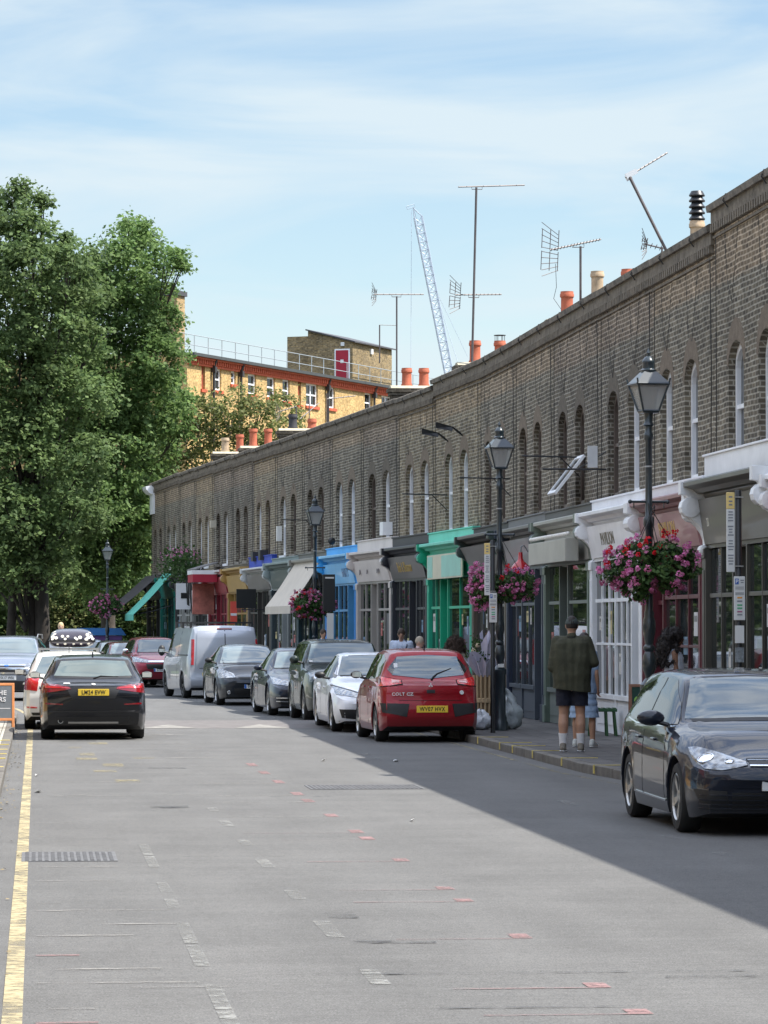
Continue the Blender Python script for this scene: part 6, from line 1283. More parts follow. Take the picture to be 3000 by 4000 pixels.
lamp_post('second ornate street lamp beside the rubbish bags', 7.95, 60.84, rz=R(5))
lamp_post('third ornate street lamp by the beige awning', 7.42, 95, rz=R(5))
lamp_post('farthest ornate street lamp in front of the trees', 2.75, 140, .02, rz=R(0))
M_bfol = leafmat('geranium_leaf', (.02, .055, .015), (.08, .14, .04), .25)
def petal(name, a, b): return leafmat(name, a, b, .3)
M_pink = petal('pink_petal', (.60, .15, .36), (.80, .38, .60)); M_redp = petal('scarlet_petal', (.60, .01, .02), (.80, .04, .06)); M_magp = petal('dark_pink_petal', (.36, .08, .18), (.58, .20, .34)); M_whp = petal('white_petal', (.7, .6, .62), (.8, .75, .75))
M_basket = pm('basket_liner', (.05, .035, .02), .9, var=.3)
def basket(label, x, y, z, r, h, mixc, seed, group='hanging flower baskets on the lamp posts', hang=(0, 0, .75)):
    t = thing('hanging_basket', label, 'flower basket', (x, y, z), group=group); rng = np.random.default_rng(seed); rn = random.Random(seed)
    m = MB(); m.lathe([(.02, -.28), (.14, -.24), (.2, -.12), (.21, 0), (.19, 0), (.17, -.02)], 14); m.build('basket', M_basket, t, smooth=True)
    m = MB()
    for k in range(3): a = k*2.1; m.tube([(.2*math.cos(a), .2*math.sin(a), 0), hang], .006, 5)
    m.build('chain', M_black, t)
    n = int(2600*(r/.42)**2); d = rng.normal(size=(n, 3)); d /= np.linalg.norm(d, axis=1)[:, None]; rad = rng.uniform(.35, 1.0, n)[:, None]**.6
    lump = (1+.18*np.sin(d[:, 0:1]*5+seed)+.14*np.cos(d[:, 2:3]*7+seed))
    P = d*rad*lump*np.array([r, r*.85, h]); P[:, 2] -= .04; V, Fc = leaves(P, .065, rng, up=.5, Nrm=d); np_mesh('foliage', V, Fc, M_bfol, t)
    for mat, nm, cnt, bias in mixc:
        Ps = []; Ns = []
        for _ in range(cnt):
            while True:
                q = rng.normal(size=3); q /= np.linalg.norm(q)
                if bias(q): break
            c = q*np.array([r, r*.85, h])*rng.uniform(.92, 1.22)*(1+.15*math.sin(q[0]*5+seed)); k = 22; g = rng.normal(size=(k, 3)); g /= np.linalg.norm(g, axis=1)[:, None]
            Ps.append(c+g*rng.uniform(.022, .045)); Ns.append(g)
        P = np.concatenate(Ps); V, Fc = leaves(P, .034, rng, up=.2, aspect=.9, Nrm=np.concatenate(Ns)); np_mesh(nm, V, Fc, mat, t)
any_ = lambda q: q[1] < .5; left = lambda q: q[0] < .2; top = lambda q: q[2] > .05 and q[1] < .4; low = lambda q: q[2] < .3
basket('left pink and red flower basket on the nearest lamp', 7.56, 44.6, 2.66, .39, .34, [(M_pink, 'pink_flowers', 62, left), (M_redp, 'red_flowers', 12, top), (M_magp, 'dark_pink_flowers', 26, low), (M_whp, 'white_flowers', 3, any_)], 1, hang=(.26, 0, .80))
basket('right pink and scarlet flower basket on the nearest lamp', 7.98, 44.55, 2.72, .36, .33, [(M_pink, 'pink_flowers', 34, lambda q: q[0] > 0), (M_redp, 'red_flowers', 14, lambda q: q[2] > 0 and q[0] < .4), (M_magp, 'dark_pink_flowers', 14, low)], 2, hang=(-.26, 0, .76))
basket('left pink flower basket on the second lamp', 7.66, 60.7, 2.60, .30, .34, [(M_pink, 'pink_flowers', 60, left), (M_magp, 'dark_pink_flowers', 24, any_)], 3, hang=(.26, 0, .85))
basket('right pink flower basket with one red bloom on the second lamp', 8.22, 60.7, 2.64, .30, .28, [(M_pink, 'pink_flowers', 34, any_), (M_redp, 'red_flowers', 6, top), (M_magp, 'dark_pink_flowers', 20, low)], 4, hang=(-.26, 0, .80))
basket('red and pink flower basket on the lamp by the beige awning', 7.22, 94.8, 2.52, .40, .36, [(M_magp, 'dark_pink_flowers', 80, any_), (M_redp, 'red_flowers', 34, lambda q: q[0] < .3), (M_whp, 'white_flowers', 8, top), (M_pink, 'pink_flowers', 24, low)], 5, hang=(.2, 0, .8))
basket('leafy flower basket on the right of the lamp by the beige awning', 7.68, 94.8, 2.55, .32, .3, [(M_magp, 'dark_pink_flowers', 26, low)], 6, hang=(-.2, 0, .8))
basket('mauve flower basket on the farthest lamp', 2.55, 139.6, 2.75, .40, .40, [(M_pink, 'pink_flowers', 60, any_), (M_magp, 'dark_pink_flowers', 40, any_)], 7, hang=(.2, 0, .7))
basket('green flower basket on the right of the farthest lamp', 2.98, 139.6, 2.8, .34, .32, [(M_magp, 'dark_pink_flowers', 26, any_)], 8, hang=(-.2, 0, .7))
tb = thing('hanging_basket', 'small basket of green plants and pink blooms above the white fascia', 'flower basket', (F(130)-.6, 130, 4.2)); rng = np.random.default_rng(9)
P = rng.normal(size=(1400, 3))*np.array([.35, .8, .3]); V, Fc = leaves(P, .12, rng); np_mesh('foliage', V, Fc, M_bfol, tb); P = rng.normal(size=(160, 3))*np.array([.3, .6, .12])+np.array([0, 0, .4]); V, Fc = leaves(P, .09, rng); np_mesh('pink_flowers', V, Fc, M_pink, tb)
# ---- sign posts with tall narrow panels
M_signw = pm('sign_white', (.66, .66, .64), .5, var=.06); M_signy = pm('sign_yellow', (.78, .58, .22), .5, var=.06); M_signg = pm('sign_text_grey', (.22, .23, .25), .6); M_blue = pm('sign_blue', (.04, .12, .40), .5); M_grn = pm('sign_green', (.03, .35, .15), .5); M_or = pm('sign_orange', (.7, .3, .03), .5)
def sign_post(label, x, y, zt, sticker=True, pz=(2.53, 3.44)):
    t = thing('sign_post', label, 'sign post', (x, y, .12), group='black posts with tall parking panels')
    m = MB(); m.lathe([(.045, 0), (.04, .04), (.038, .05), (.038, zt-.12), (.03, zt-.11)], 14); m.build('post', M_black, t, smooth=True)
    z0, z1 = pz[0]-.12, pz[1]-.12; xa, xb = -.145, -.050
    m = MB(); m.box(xa, -.045, z0, xb, -.025, z1-.19); p = m.build('panel', M_signw, t, bevel=.006)
    m = MB(); m.box(xa, -.045, z1-.188, xb, -.025, z1); m.build('yellow_panel', M_signy, t, bevel=.006)
    m = MB(); rn = random.Random(3)
    for k in range(20):
        z = z1-.23-k*.033
        if k % 5 != 4: w_ = rn.uniform(.02, .036); m.box((xa+xb)/2-w_, -.0475, z, (xa+xb)/2+w_, -.0455, z+.014)
    for z in (z1-.06, z1-.11, z1-.15): m.box((xa+xb)/2-.02, -.0475, z, (xa+xb)/2+.02, -.0455, z+.018)
    m.build('printed_line', M_signg, p)
    m = MB(); m.box(-.055, -.05, z0+.06, .05, .0, z0+.075); m.box(-.055, -.05, z1-.06, .05, .0, z1-.045); m.build('clamp', M_alloy, t)
    m = MB(); m.box(-.065, -.062, 1.86, .065, -.045, 2.36); q = m.build('parking_sign', M_signw, t, bevel=.006)
    m = MB(); m.box(-.052, -.0655, 2.27, -.010, -.063, 2.335); b_ = m.build('parking_symbol', M_blue, q); text_mesh('P', .06, 'letter', M_pw, q, frame((-.031, -.0665, 2.302), (1, 0, 0), (0, 0, 1)), 1, .001, .001)
    m = MB()
    for z, w_ in ((2.31, .02), (2.285, .016)): m.box(.03-w_, -.0655, z, .03+w_, -.063, z+.012)
    for z in (2.235, 2.215, 2.17, 2.155): m.box(-.05, -.0655, z, .05, -.063, z+.007)
    m.build('printed_line', M_signg, q)
    for z, mt_ in ((2.11, M_or), (2.07, M_signg), (2.025, M_grn), (1.99, M_grn), (1.95, M_magp), (1.915, M_signg)): m = MB(); m.box(-.028, -.0655, z, .03, -.063, z+.016); m.build('tariff_stripe', mt_, q)
    if sticker:
        m = MB(); m.box(-.052, -.056, 1.60, .052, -.040, 1.80); m.build('sticker', M_signw, t); m = MB(); m.box(-.048, -.05, 1.12, .048, -.038, 1.32); m.build('sticker', M_signw, t); m = MB(); m.box(-.05, -.054, 1.38, .05, -.039, 1.55); m.build('poster', pm('faded_poster', (.2, .22, .23), .6, var=.5, scale=30), t)
    return t
sign_post('tall sign panel on a black post at the far right behind the graphite car', 7.98, 40.0, 3.46)
sign_post('tall sign panel on a black post in front of the second street lamp', 7.66, 59.52, 3.36, False, (2.44, 3.32))
t = thing('sign_post', 'black projecting panel on a post beside the lamp by the blue shop', 'sign post', (7.62, 93, .12)); m = MB(); m.box(-.15, -.06, 2.2, .17, .06, 3.17); m.build('panel', M_black, t, bevel=.01); m = MB(); m.lathe([(.035, 0), (.035, 2.2)], 10); m.build('post', M_black, t)
m = MB(); m.box(-.05, -.07, 1.35, .13, -.05, 2.15); m.build('parking_sign', M_signw, t); m = MB(); m.box(-.09, -.075, 3.06, .14, -.062, 3.1); m.build('bright_edge', M_signw, t)
# stickers on the second lamp
m = MB(); m.box(-.05, -.112, 1.09, .05, -.100, 1.15); o = m.build('sticker', M_signw, None); o.parent = [q for q in bpy.data.objects if q.name == 'street_lamp.001'][0]
# ---- A boards
M_wood = pm('varnished_wood', (.24, .11, .06), .5, var=.2, scale=8); M_worange = pm('orange_wood', (.62, .24, .08), .55, var=.15, scale=8); M_chalk = pm('chalk_green', (.012, .05, .035), .8, var=.2); M_slateb = pm('slate_board', (.13, .145, .16), .8, var=.15)
def aboard(label, x, y, w, h, rz, wood, board, lines, col):
    t = thing('a_board', label, 'pavement sign', (x, y, .12), rz)
    for s_ in (-1, 1):
        m = MB(); m.X = Matrix.Translation((0, s_*.22, 0)) @ Matrix.Rotation(R(12)*s_, 4, 'X'); b = .045
        m.box(-w/2, -.012, 0, -w/2+b, .012, h); m.box(w/2-b, -.012, 0, w/2, .012, h); m.box(-w/2+b, -.012, h-b, w/2-b, .012, h); m.box(-w/2+b, -.012, .12, w/2-b, .012, .12+b); fr = m.build('frame', wood, t, bevel=.004)
        p = MB(); p.X = m.X; p.box(-w/2+b, -.006, .12+b, w/2-b, .006, h-b); bd = p.build('board', board, fr)
        if s_ < 0:
            for i, (tx, sz, zz) in enumerate(lines): text_mesh(tx, sz, 'lettering', col, t, m.X @ frame((0, -.014, zz), (1, 0, 0), (0, 0, 1)), 1.0, .001, .003)
            p = MB(); p.X = m.X; p.box(-w/2+b+.03, -.0085, h*.42, w/2-b-.03, -.0065, h*.42+.012); p.build('rule', col, bd)
aboard('green chalk board with OPEN in a wooden frame behind the graphite car', 9.42, 54.3, .62, .92, R(-6), M_wood, M_chalk, [('OPEN', .17, .66), ('SHOP', .13, .36)], pm('green_chalk', (.30, .62, .10), .8))
aboard('grey sandwich board with orange frame on the left pavement', -.80, 63.8, .80, .80, R(2), M_worange, M_slateb, [('BREATHE', .115, .62), ('BARBERS', .115, .50)], pm('white_chalk', (.6, .6, .6), .8))
# ---- green metal bench stool
t = thing('stool', 'low dark green slatted metal bench in front of the white shop', 'bench', (9.15, 57.6, .12), R(-4)); M_gm = pm('green_enamel', (.015, .07, .025), .4, var=.1)
m = MB()
for k in range(7): x = -.26+k*.0867; m.box(x-.025, -.16, .44, x+.025, .16, .465)
m.box(-.30, -.17, .40, .30, -.15, .45); m.box(-.30, .15, .40, .30, .17, .45); m.build('seat', M_gm, t, bevel=.006)
for x in (-.27, -.13, .13, .27):
    for y in (-.15, .15): m = MB(); m.tube([(x*.95, y*.9, .42), (x*1.08, y*1.1, 0)], .017, 6); m.build('leg', M_gm, t)
# ---- wicker bin of wrapped flowers
t = thing('flower_bin', 'tall pale wicker bin filled with paper wrapped flowers beside the second lamp', 'wicker basket', (7.90, 62.6, .12)); M_wick = pm('wicker', (.46, .34, .20), .8, var=.2, scale=6)
m = MB(); m.lathe([(.15, 0), (.155, .02), (.17, .5), (.18, .9), (.165, .9), (.15, .1)], 18); m.build('lining', pm('wicker_dark', (.22, .15, .08), .9), t)
for k in range(16):
    a = 2*math.pi*k/16; m = MB(); c, s_ = math.cos(a), math.sin(a); m.tube([(.168*c, .168*s_, .0), (.185*c, .185*s_, .5), (.195*c, .195*s_, .93)], .02, 5); m.build('stave', M_wick, t)
m = MB(); m.lathe([(.185, .44), (.205, .45), (.205, .52), (.188, .53)], 18); m.lathe([(.17, .02), (.19, .03), (.19, .07), (.17, .08)], 18); m.build('hoop', M_wick, t)
M_wrap = pm('lilac_wrapping_paper', (.56, .55, .66), .7, var=.1, scale=5)
def cone(par, p, q, r, seed):
    rn = random.Random(seed); d = Vector(q)-Vector(p); M_ = d.to_track_quat('Z', 'Y').to_matrix().to_4x4(); M_.translation = p; m = MB(); m.X = M_; n = 14; L_ = d.length
    vs = [(0, 0, 0)]+[(r*math.cos(2*math.pi*k/n)*rn.uniform(.8, 1.2), r*math.sin(2*math.pi*k/n)*rn.uniform(.8, 1.2), L_*rn.uniform(.8, 1.25)) for k in range(n)]; m.add(vs, [(0, 1+k, 1+(k+1) % n) for k in range(n)]); o = m.build('wrapping', M_wrap, par, fix=False); s_ = o.modifiers.new('s', 'SOLIDIFY'); s_.thickness = .004
cone(t, (0, 0, .75), (-.22, -.1, 1.28), .16, 1); cone(t, (.02, 0, .8), (.06, -.05, 1.62), .12, 2); cone(t, (.05, .02, .75), (.2, .05, 1.3), .13, 3); cone(t, (0, -.05, .7), (-.02, -.2, 1.2), .15, 4)
rng = np.random.default_rng(12); P = np.concatenate([rng.normal(size=(90, 3))*.06+c for c in ((-.22, -.1, 1.32), (-.12, 0, 1.5), (.18, .05, 1.35), (-.05, -.12, 1.22))]); V, Fc = leaves(P, .05, rng); np_mesh('greenery', V, Fc, M_bfol, t)
m = MB(); [m.ball((x, y, z), .045, 8, 6) for x, y, z in ((-.12, -.05, 1.46), (-.2, -.1, 1.36), (.15, .0, 1.4))]; m.build('rose', pm('cream_rose', (.6, .5, .35), .7), t, smooth=True)
# ---- rubbish bags: remeshed creased sacks
def sack(label, x, y, rx, ry, h, seed, col):
    m = MB(); rn = random.Random(seed); vs = []; n, k = 28, 16; m.ball((0, 0, h/2), (rx, ry, h/2), n, k)
    V = []
    for v in m.v:
        p = Vector(v); t_ = p.z/h; f = 1.15-.55*t_**1.5; a = math.atan2(p.y, p.x); cr = 1+.10*math.sin(a*7+t_*5+seed)+.06*math.sin(a*13-t_*9)+rn.uniform(-.03, .03); f *= (1 if t_ < .8 else 1-.5*(t_-.8)/.2); V.append((p.x*f*cr+.10*t_*t_*(1 if seed == 1 else -1), p.y*f*cr, max(0, p.z-.03)*1.04+(.05*math.sin(a*3+seed)*t_)))
    m.v = V; o = m.build('rubbish_bag', pm('sack_plastic_'+str(seed), col, .3, var=.2, scale=9, bump=1.0, fine=14), smooth=True)
    tx = bpy.data.textures.new('creases', 'VORONOI'); tx.noise_scale = .11; dd = o.modifiers.new('d', 'DISPLACE'); dd.texture = tx; dd.strength = .09; dd.mid_level = .5; dd.texture_coords = 'LOCAL'; o.location = (x, y, .121); return tag(o, label, 'rubbish bag')
sack('white rubbish bag slumped left of the second lamp', 7.58, 61.4, .30, .24, .34, 1, (.60, .62, .66)); sack('translucent grey rubbish bag standing right of the second lamp', 8.24, 61.5, .20, .2, .66, 2, (.36, .40, .41))
# ---- blue topped purple stall far down the road
t = thing('market_stall', 'purple trailer stall with bright blue cover far down the street', 'stall', (2.3, 143, .02)); m = MB(); m.box(-.75, -.6, .4, 1.1, .6, 1.55); m.build('body', pm('purple_panel', (.09, .04, .16), .6, var=.3, scale=4), t, bevel=.03); m = MB(); m.prism([(-.85, 1.56), (-.7, 1.85), (1.05, 1.85), (1.25, 1.56)], -.65, .65, 'y'); m.build('cover', pm('blue_tarpaulin', (.03, .16, .42), .6), t)
for x in (-.5, .8): m = MB(); m.lathe([(.25, -.7), (.25, .7)], 14, (x, 0, .25), 'y'); m.build('wheel', M_tyre, t)
# flowers of the corner cafe chairs: dark boards under the far awnings
for i, (x, y, lab) in enumerate(((3.6, 143, 'dark cafe table under the black awning'), (4.0, 138.5, 'dark cafe table under the green awning'))):
    t = thing('cafe_table', lab, 'table', (x, y, .12)); m = MB(); m.lathe([(.3, .72), (.3, .74)], 16); m.build('table_top', M_black, t); m = MB(); m.lathe([(.2, 0), (.03, .04), (.03, .72)], 12); m.build('pedestal', M_black, t)
    m = MB(); m.box(-.05, -.05, .745, .05, .05, .93); m.build('menu_card', M_signw, t)
# ---- twiggy shadows need no help: a few pigeons' worth of leaves along the kerbs
rng = np.random.default_rng(31); n = 240; yy = rng.uniform(16, 70, n); P = np.stack([np.array([kerb_l(y) for y in yy])+rng.exponential(.07, n)+.02, yy, np.full(n, .012)], 1)
V, Fc = leaves(P, .035, rng, up=6); o = np_mesh('leaf_litter', V, Fc, pm('dry_leaf', (.22, .17, .09), .9, var=.3)); tag(o, 'dry crumbs and leaves in the left gutter', 'leaf litter', kind='stuff')
# ================================================================ people
M_skin = pm('skin', (.42, .24, .16), .55, var=.06, scale=4); M_skin2 = pm('tan_skin', (.26, .135, .085), .5, var=.06, scale=4); M_skinp = pm('pale_skin', (.50, .31, .23), .55, var=.06)
def caps(m, p0, r0, p1, r1, n=12):
    p0, p1 = Vector(p0), Vector(p1); d = p1-p0; L_ = d.length; dn = d.normalized() if L_ > 1e-6 else Vector((0, 0, 1))
    pts = []; rs = []
    for k in range(5): a = math.pi/2*(1-k/4); pts.append(p0-dn*r0*math.sin(a)); rs.append(max(r0*math.cos(a), .0008))
    for k in range(5): a = math.pi/2*(k/4); pts.append(p1+dn*r1*math.sin(a)); rs.append(max(r1*math.cos(a), .0008))
    m.tube(pts, rs, n)
def chain(m, pts):
    for (a, ra), (b, rb) in zip(pts[:-1], pts[1:]): caps(m, a, ra, b, rb)
def fuse(m, name, mat, par, vox=.012, smooth=6, noise=0.0, nscale=.1):
    noise = noise*1.3 if noise > .01 else noise
    """one continuous surface from overlapping volumes"""
    o = m.build(name, mat, None, fix=False); r = o.modifiers.new('r', 'REMESH'); r.mode = 'VOXEL'; r.voxel_size = vox
    s = o.modifiers.new('s', 'SMOOTH'); s.iterations = smooth; s.factor = .5
    if noise:
        tx = bpy.data.textures.new('folds', 'CLOUDS'); tx.noise_scale = nscale; d = o.modifiers.new('d', 'DISPLACE'); d.texture = tx; d.strength = noise; d.mid_level = .5; d.texture_coords = 'LOCAL'
    dg = bpy.context.evaluated_depsgraph_get(); dg.update(); me = bpy.data.meshes.new_from_object(o.evaluated_get(dg)); old = o.data
    o.modifiers.clear(); o.data = me; me.name = name; bpy.data.meshes.remove(old); me.polygons.foreach_set('use_smooth', [True]*len(me.polygons)); o.parent = par
    return o
def hand(m, w, d, side, s=1.0, phone=False):
    """palm, four unequal curled fingers, thumb leaving the side of the palm"""
    w = Vector(w); d = Vector(d).normalized(); lat = d.cross(Vector((0, 0, 1))) if abs(d.z) < .8 else Vector((0, 1, 0)); lat = lat.normalized()*side; inn = d.cross(lat).normalized()
    c = w+d*.05*s
    for k in range(4):
        o = lat*(.030-.020*k)*s; caps(m, w+o*.5, .016*s, w+d*.085*s+o, .013*s, 8); L_ = (.068, .078, .072, .055)[k]*s
        p = w+d*.085*s+o; q = p+(d*.85+inn*.35)*L_*.5; e = q+(d*.3+inn*.8)*L_*.5; chain(m, [(p, .0095*s), (q, .0088*s), (e, .0078*s)])
    p = w+d*.025*s+lat*.03*s; q = p+(d*.5+lat*.75)*.038*s; e = q+(d*.85+inn*.3)*.032*s; chain(m, [(p, .013*s), (q, .011*s), (e, .009*s)])
def person(label, x, y, rz, H=1.75, z0=.12, skin=None, sh=.2, hip=.15, build_=1.0, Lh=None, Rh=None, Le=None, Re=None, stance=.11, top=None, bottom=None, hair=None, shoes=None, head_turn=0, nod=0, extras=None, group=None, sleeves='long', bshape='shorts', lower=True, belly=1.0, sock=None, vox=.011):
    """faces local -y; sizes follow the standing height"""
    t = thing('person', label, 'person', (x, y, z0), rz, group or 'people on the pavement'); k = H/1.75; b = build_; skin = skin or M_skin
    def S(v): return Vector(v)*k
    A = [S((s*stance, 0, .075)) for s in (-1, 1)]; Kn = [S((s*(stance*.95), -.02, .48)) for s in (-1, 1)]; Hp = [S((s*.095, 0, .90)) for s in (-1, 1)]
    ShL = [S((s*sh, 0, 1.44)) for s in (-1, 1)]
    El = [S(Le) if Le else S((-sh-.05, .03, 1.15)), S(Re) if Re else S((sh+.05, .03, 1.15))]
    Wr = [S(Lh) if Lh else S((-sh-.04, -.05, .90)), S(Rh) if Rh else S((sh+.04, -.05, .90))]
    m = MB(); Kk = k
    for i in (0, 1):
        chain(m, [(Hp[i], .092*b*Kk), (Hp[i].lerp(Kn[i], .5), .078*b*Kk), (Kn[i], .055*b*Kk)]); chain(m, [(Kn[i], .058*b*Kk), (Kn[i].lerp(A[i], .3)+Vector((0, .022, 0)), .064*b*Kk), (A[i], .036*Kk)]); caps(m, A[i], .034*Kk, A[i]+S((0, -.14, -.035)), .028*Kk)
        chain(m, [(ShL[i]+S((0, 0, -.01)), .058*b*Kk), (El[i], .040*b*Kk)]); chain(m, [(El[i], .040*b*Kk), (El[i].lerp(Wr[i], .35), .040*b*Kk), (Wr[i], .025*Kk)]); d = Wr[i]-El[i]; hand(m, Wr[i], d, 1 if i else -1, Kk)
    tr = [(.90, .118, .06), (1.05, .112*belly, .07), (1.2, .115*belly, .09), (1.34, .11, .10)]
    for s in (-1, 0, 1): chain(m, [(S((s*w_*b, 0, zz)), rr*b*Kk) for zz, rr, w_ in tr])
    caps(m, S((-sh*.75, 0, 1.42)), .075*b*Kk, S((sh*.75, 0, 1.42)), .075*b*Kk); caps(m, S((0, 0, 1.42)), .065*Kk, S((0, -.01, 1.56)), .055*Kk)
    hc = S((0, -.02, 1.64)); Mh = Matrix.Translation(hc) @ rotz(head_turn) @ Matrix.Rotation(nod, 4, 'X')
    def hp(v): return Mh @ (Vector(v)*Kk)
    h = MB(); m.X = None
    hm = MB(); hm.ball((0, 0, 0), (1, 1, 1), 16, 12); m.add([tuple(hp((v[0]*.076, v[1]*.095-.0, v[2]*.108+.01))) for v in hm.v], hm.f)
    caps(m, hp((0, -.045, -.055)), .052*Kk, hp((0, -.06, -.075)), .034*Kk); caps(m, hp((0, -.092, .015)), .010*Kk, hp((0, -.108, -.018)), .014*Kk)
    for s in (-1, 1): caps(m, hp((s*.077, .0, .01)), .015*Kk, hp((s*.075, .005, -.025)), .010*Kk, 8)
    caps(m, hp((-.02, -.092, -.052)), .008*Kk, hp((.02, -.092, -.052)), .008*Kk, 8)
    fuse(m, 'body', skin, t, vox)
    f = MB()
    for s in (-1, 1): f.ball(tuple(hp((s*.031, -.089, .012))), .010*Kk, 8, 6)
    f.build('eye', pm('eye_dark', (.03, .02, .02), .3), t, smooth=True)
    f = MB(); f.tube([hp((-.022, -.101, -.05)), hp((0, -.104, -.052)), hp((.022, -.101, -.05))], .004*Kk, 6); f.build('mouth', pm('lip', (.30, .10, .09), .5), t)
    if top:
        m = MB(); e = .018*Kk
        lo = top.get('hem', .86)
        tr = ((lo-.1, .14*top.get('flare', 1.05), .07), (lo, .14*top.get('flare', 1.05), .07), (1.0, .136*belly, .075), (1.12, .134*belly, .085), (1.25, .132*belly**.5, .1), (1.36, .124, .11))
        for s in (-1, 0, 1): chain(m, [(S((s*w_*b, 0, zz)), rr*b*Kk+e*.6) for zz, rr, w_ in tr])
        caps(m, S((-sh*.78, 0, 1.42)), .078*b*Kk+e*.5, S((sh*.78, 0, 1.42)), .078*b*Kk+e*.5); caps(m, S((0, .01, 1.44)), .07*Kk, S((0, 0, 1.515)), .062*Kk)
        for i in (0, 1):
            if sleeves == 'long': chain(m, [(ShL[i], .072*b*Kk), (El[i], .056*b*Kk+e*.5), (El[i].lerp(Wr[i], .85), .042*b*Kk+e*.4)])
            elif sleeves == 'short': chain(m, [(ShL[i], .070*b*Kk), (ShL[i].lerp(El[i], .75), .058*b*Kk)])
        o = fuse(m, top.get('name', 'shirt'), top['mat'], t, vox, 4, top.get('fold', .018), .16)
        if top.get('cut'):   # open hem: drop everything below it
            bm = bmesh.new(); bm.from_mesh(o.data); bmesh.ops.bisect_plane(bm, geom=bm.verts[:]+bm.edges[:]+bm.faces[:], plane_co=(0, 0, top['cut']*k), plane_no=(top.get('slant', 0), 0, 1), clear_inner=True); bm.to_mesh(o.data); bm.free()
    if bottom:
        m = MB(); q = bottom.get('to', .55)
        if bshape in ('shorts', 'trousers'):
            for i in (0, 1): P2 = Hp[i].lerp(Kn[i], (0.90*k-q*k)/(.42*k)) if q > .48 else None; chain(m, [(Hp[i]+S((0, 0, .02)), .108*b*Kk), (P2 or Kn[i], .100*b*Kk if q > .48 else .068*b*Kk)] + ([] if q > .48 else [(A[i]+S((0, 0, .04)), .052*b*Kk)]))
            caps(m, S((-.075, 0, .93)), .125*b*Kk, S((.075, 0, .93)), .125*b*Kk)
        else:
            for j in range(6): z = .98-(.98-q)*j/5; r = (.125+.055*j/5)*b*Kk; caps(m, S((-.06-.02*j/5, 0, z)), r, S((.06+.02*j/5, 0, z)), r)
        o = fuse(m, bottom['name'], bottom['mat'], t, vox, 4, .014, .08)
        bm = bmesh.new(); bm.from_mesh(o.data); bmesh.ops.bisect_plane(bm, geom=bm.verts[:]+bm.edges[:]+bm.faces[:], plane_co=(0, 0, q*k), plane_no=(0, 0, 1), clear_inner=True); bm.to_mesh(o.data); bm.free()
    if shoes:
        for i in (0, 1):
            m = MB(); a = A[i]; c = S((a.x/k, -.02, .045)); caps(m, S((a.x/k, .045, .045)), .040*Kk, S((a.x/k, -.05, .04)), .042*Kk); caps(m, S((a.x/k, -.05, .04)), .042*Kk, S((a.x/k, -.15, .032)), .032*Kk); caps(m, S((a.x/k, .03, .05)), .043*Kk, S((a.x/k, .02, .09)), .045*Kk)
            o = fuse(m, 'shoe', shoes, t, .008, 3)
            m = MB(); m.ball(tuple(S((a.x/k, -.05, .012))), (.05*Kk, .145*Kk, .014*Kk), 14, 6); m.build('sole', M_pw, o, smooth=True)
            if sock: m = MB(); m.tube([A[i]+S((0, 0, .0)), A[i]+S((0, .004, .08)), A[i]+S((0, .012, .17))], [.050*Kk, .052*Kk, .060*Kk], 14); m.build('sock', sock, t, smooth=True)
    if hair:
        m = MB(); st = hair['style']
        if st == 'short': m.add([tuple(hp((v[0]*.082, v[1]*.100+.008, max(v[2]*.112+.024, -.045)))) for v in hm.v if True], hm.f)
        elif st in ('curly', 'long'):
            rn = random.Random(hair.get('seed', 1)); Ls = hair.get('len', .28); wd = hair.get('wide', 1.0)
            m.add([tuple(hp((v[0]*.092*wd, v[1]*.108+.016, v[2]*.118+.022))) for v in hm.v], hm.f)
            m.add([tuple(hp((v[0]*.105*wd, v[1]*.10+.045, v[2]*(.09+Ls*.45)-Ls*.35))) for v in hm.v], hm.f)
            for j in range(hair.get('n', 46)):
                a = rn.uniform(.12*math.pi, .88*math.pi) if j % 4 else rn.uniform(-.1*math.pi, 1.1*math.pi); z = rn.uniform(-Ls, .08); r_2 = (.085+.045*min(1, (.08-z)/.2))*wd; q = hp((math.cos(a)*r_2, math.sin(a)*r_2*.95+.012, z)); caps(m, q, rn.uniform(.020, .038)*Kk, q+Vector((rn.uniform(-.02, .02), rn.uniform(-.02, .02), -.05)), .014*Kk, 8)
        ho = fuse(m, 'hair', hair['mat'], t, .009, 7 if st == 'curly' else 5, .02 if st == 'curly' else .004, .03)
        if st == 'curly':   # frizz
            rg = np.random.default_rng(3); vv = np.array([v.co[:] for v in ho.data.vertices]); nn = np.array([v.normal[:] for v in ho.data.vertices]); ii = rg.integers(0, len(vv), 5200)
            Pp = vv[ii]+nn[ii]*rg.uniform(0, .028, 5200)[:, None]; Vv, Ff = leaves(Pp, .022, rg, up=-.2, aspect=.35); np_mesh('curls', Vv, Ff, hair['mat'], ho)
    if extras: extras(t, hp, S, El, Wr)
    return t
def cloth(n, c, **k): return pm(n, c, .85, var=k.pop('var', .10), scale=k.pop('scale', 3), bump=.25, fine=60)
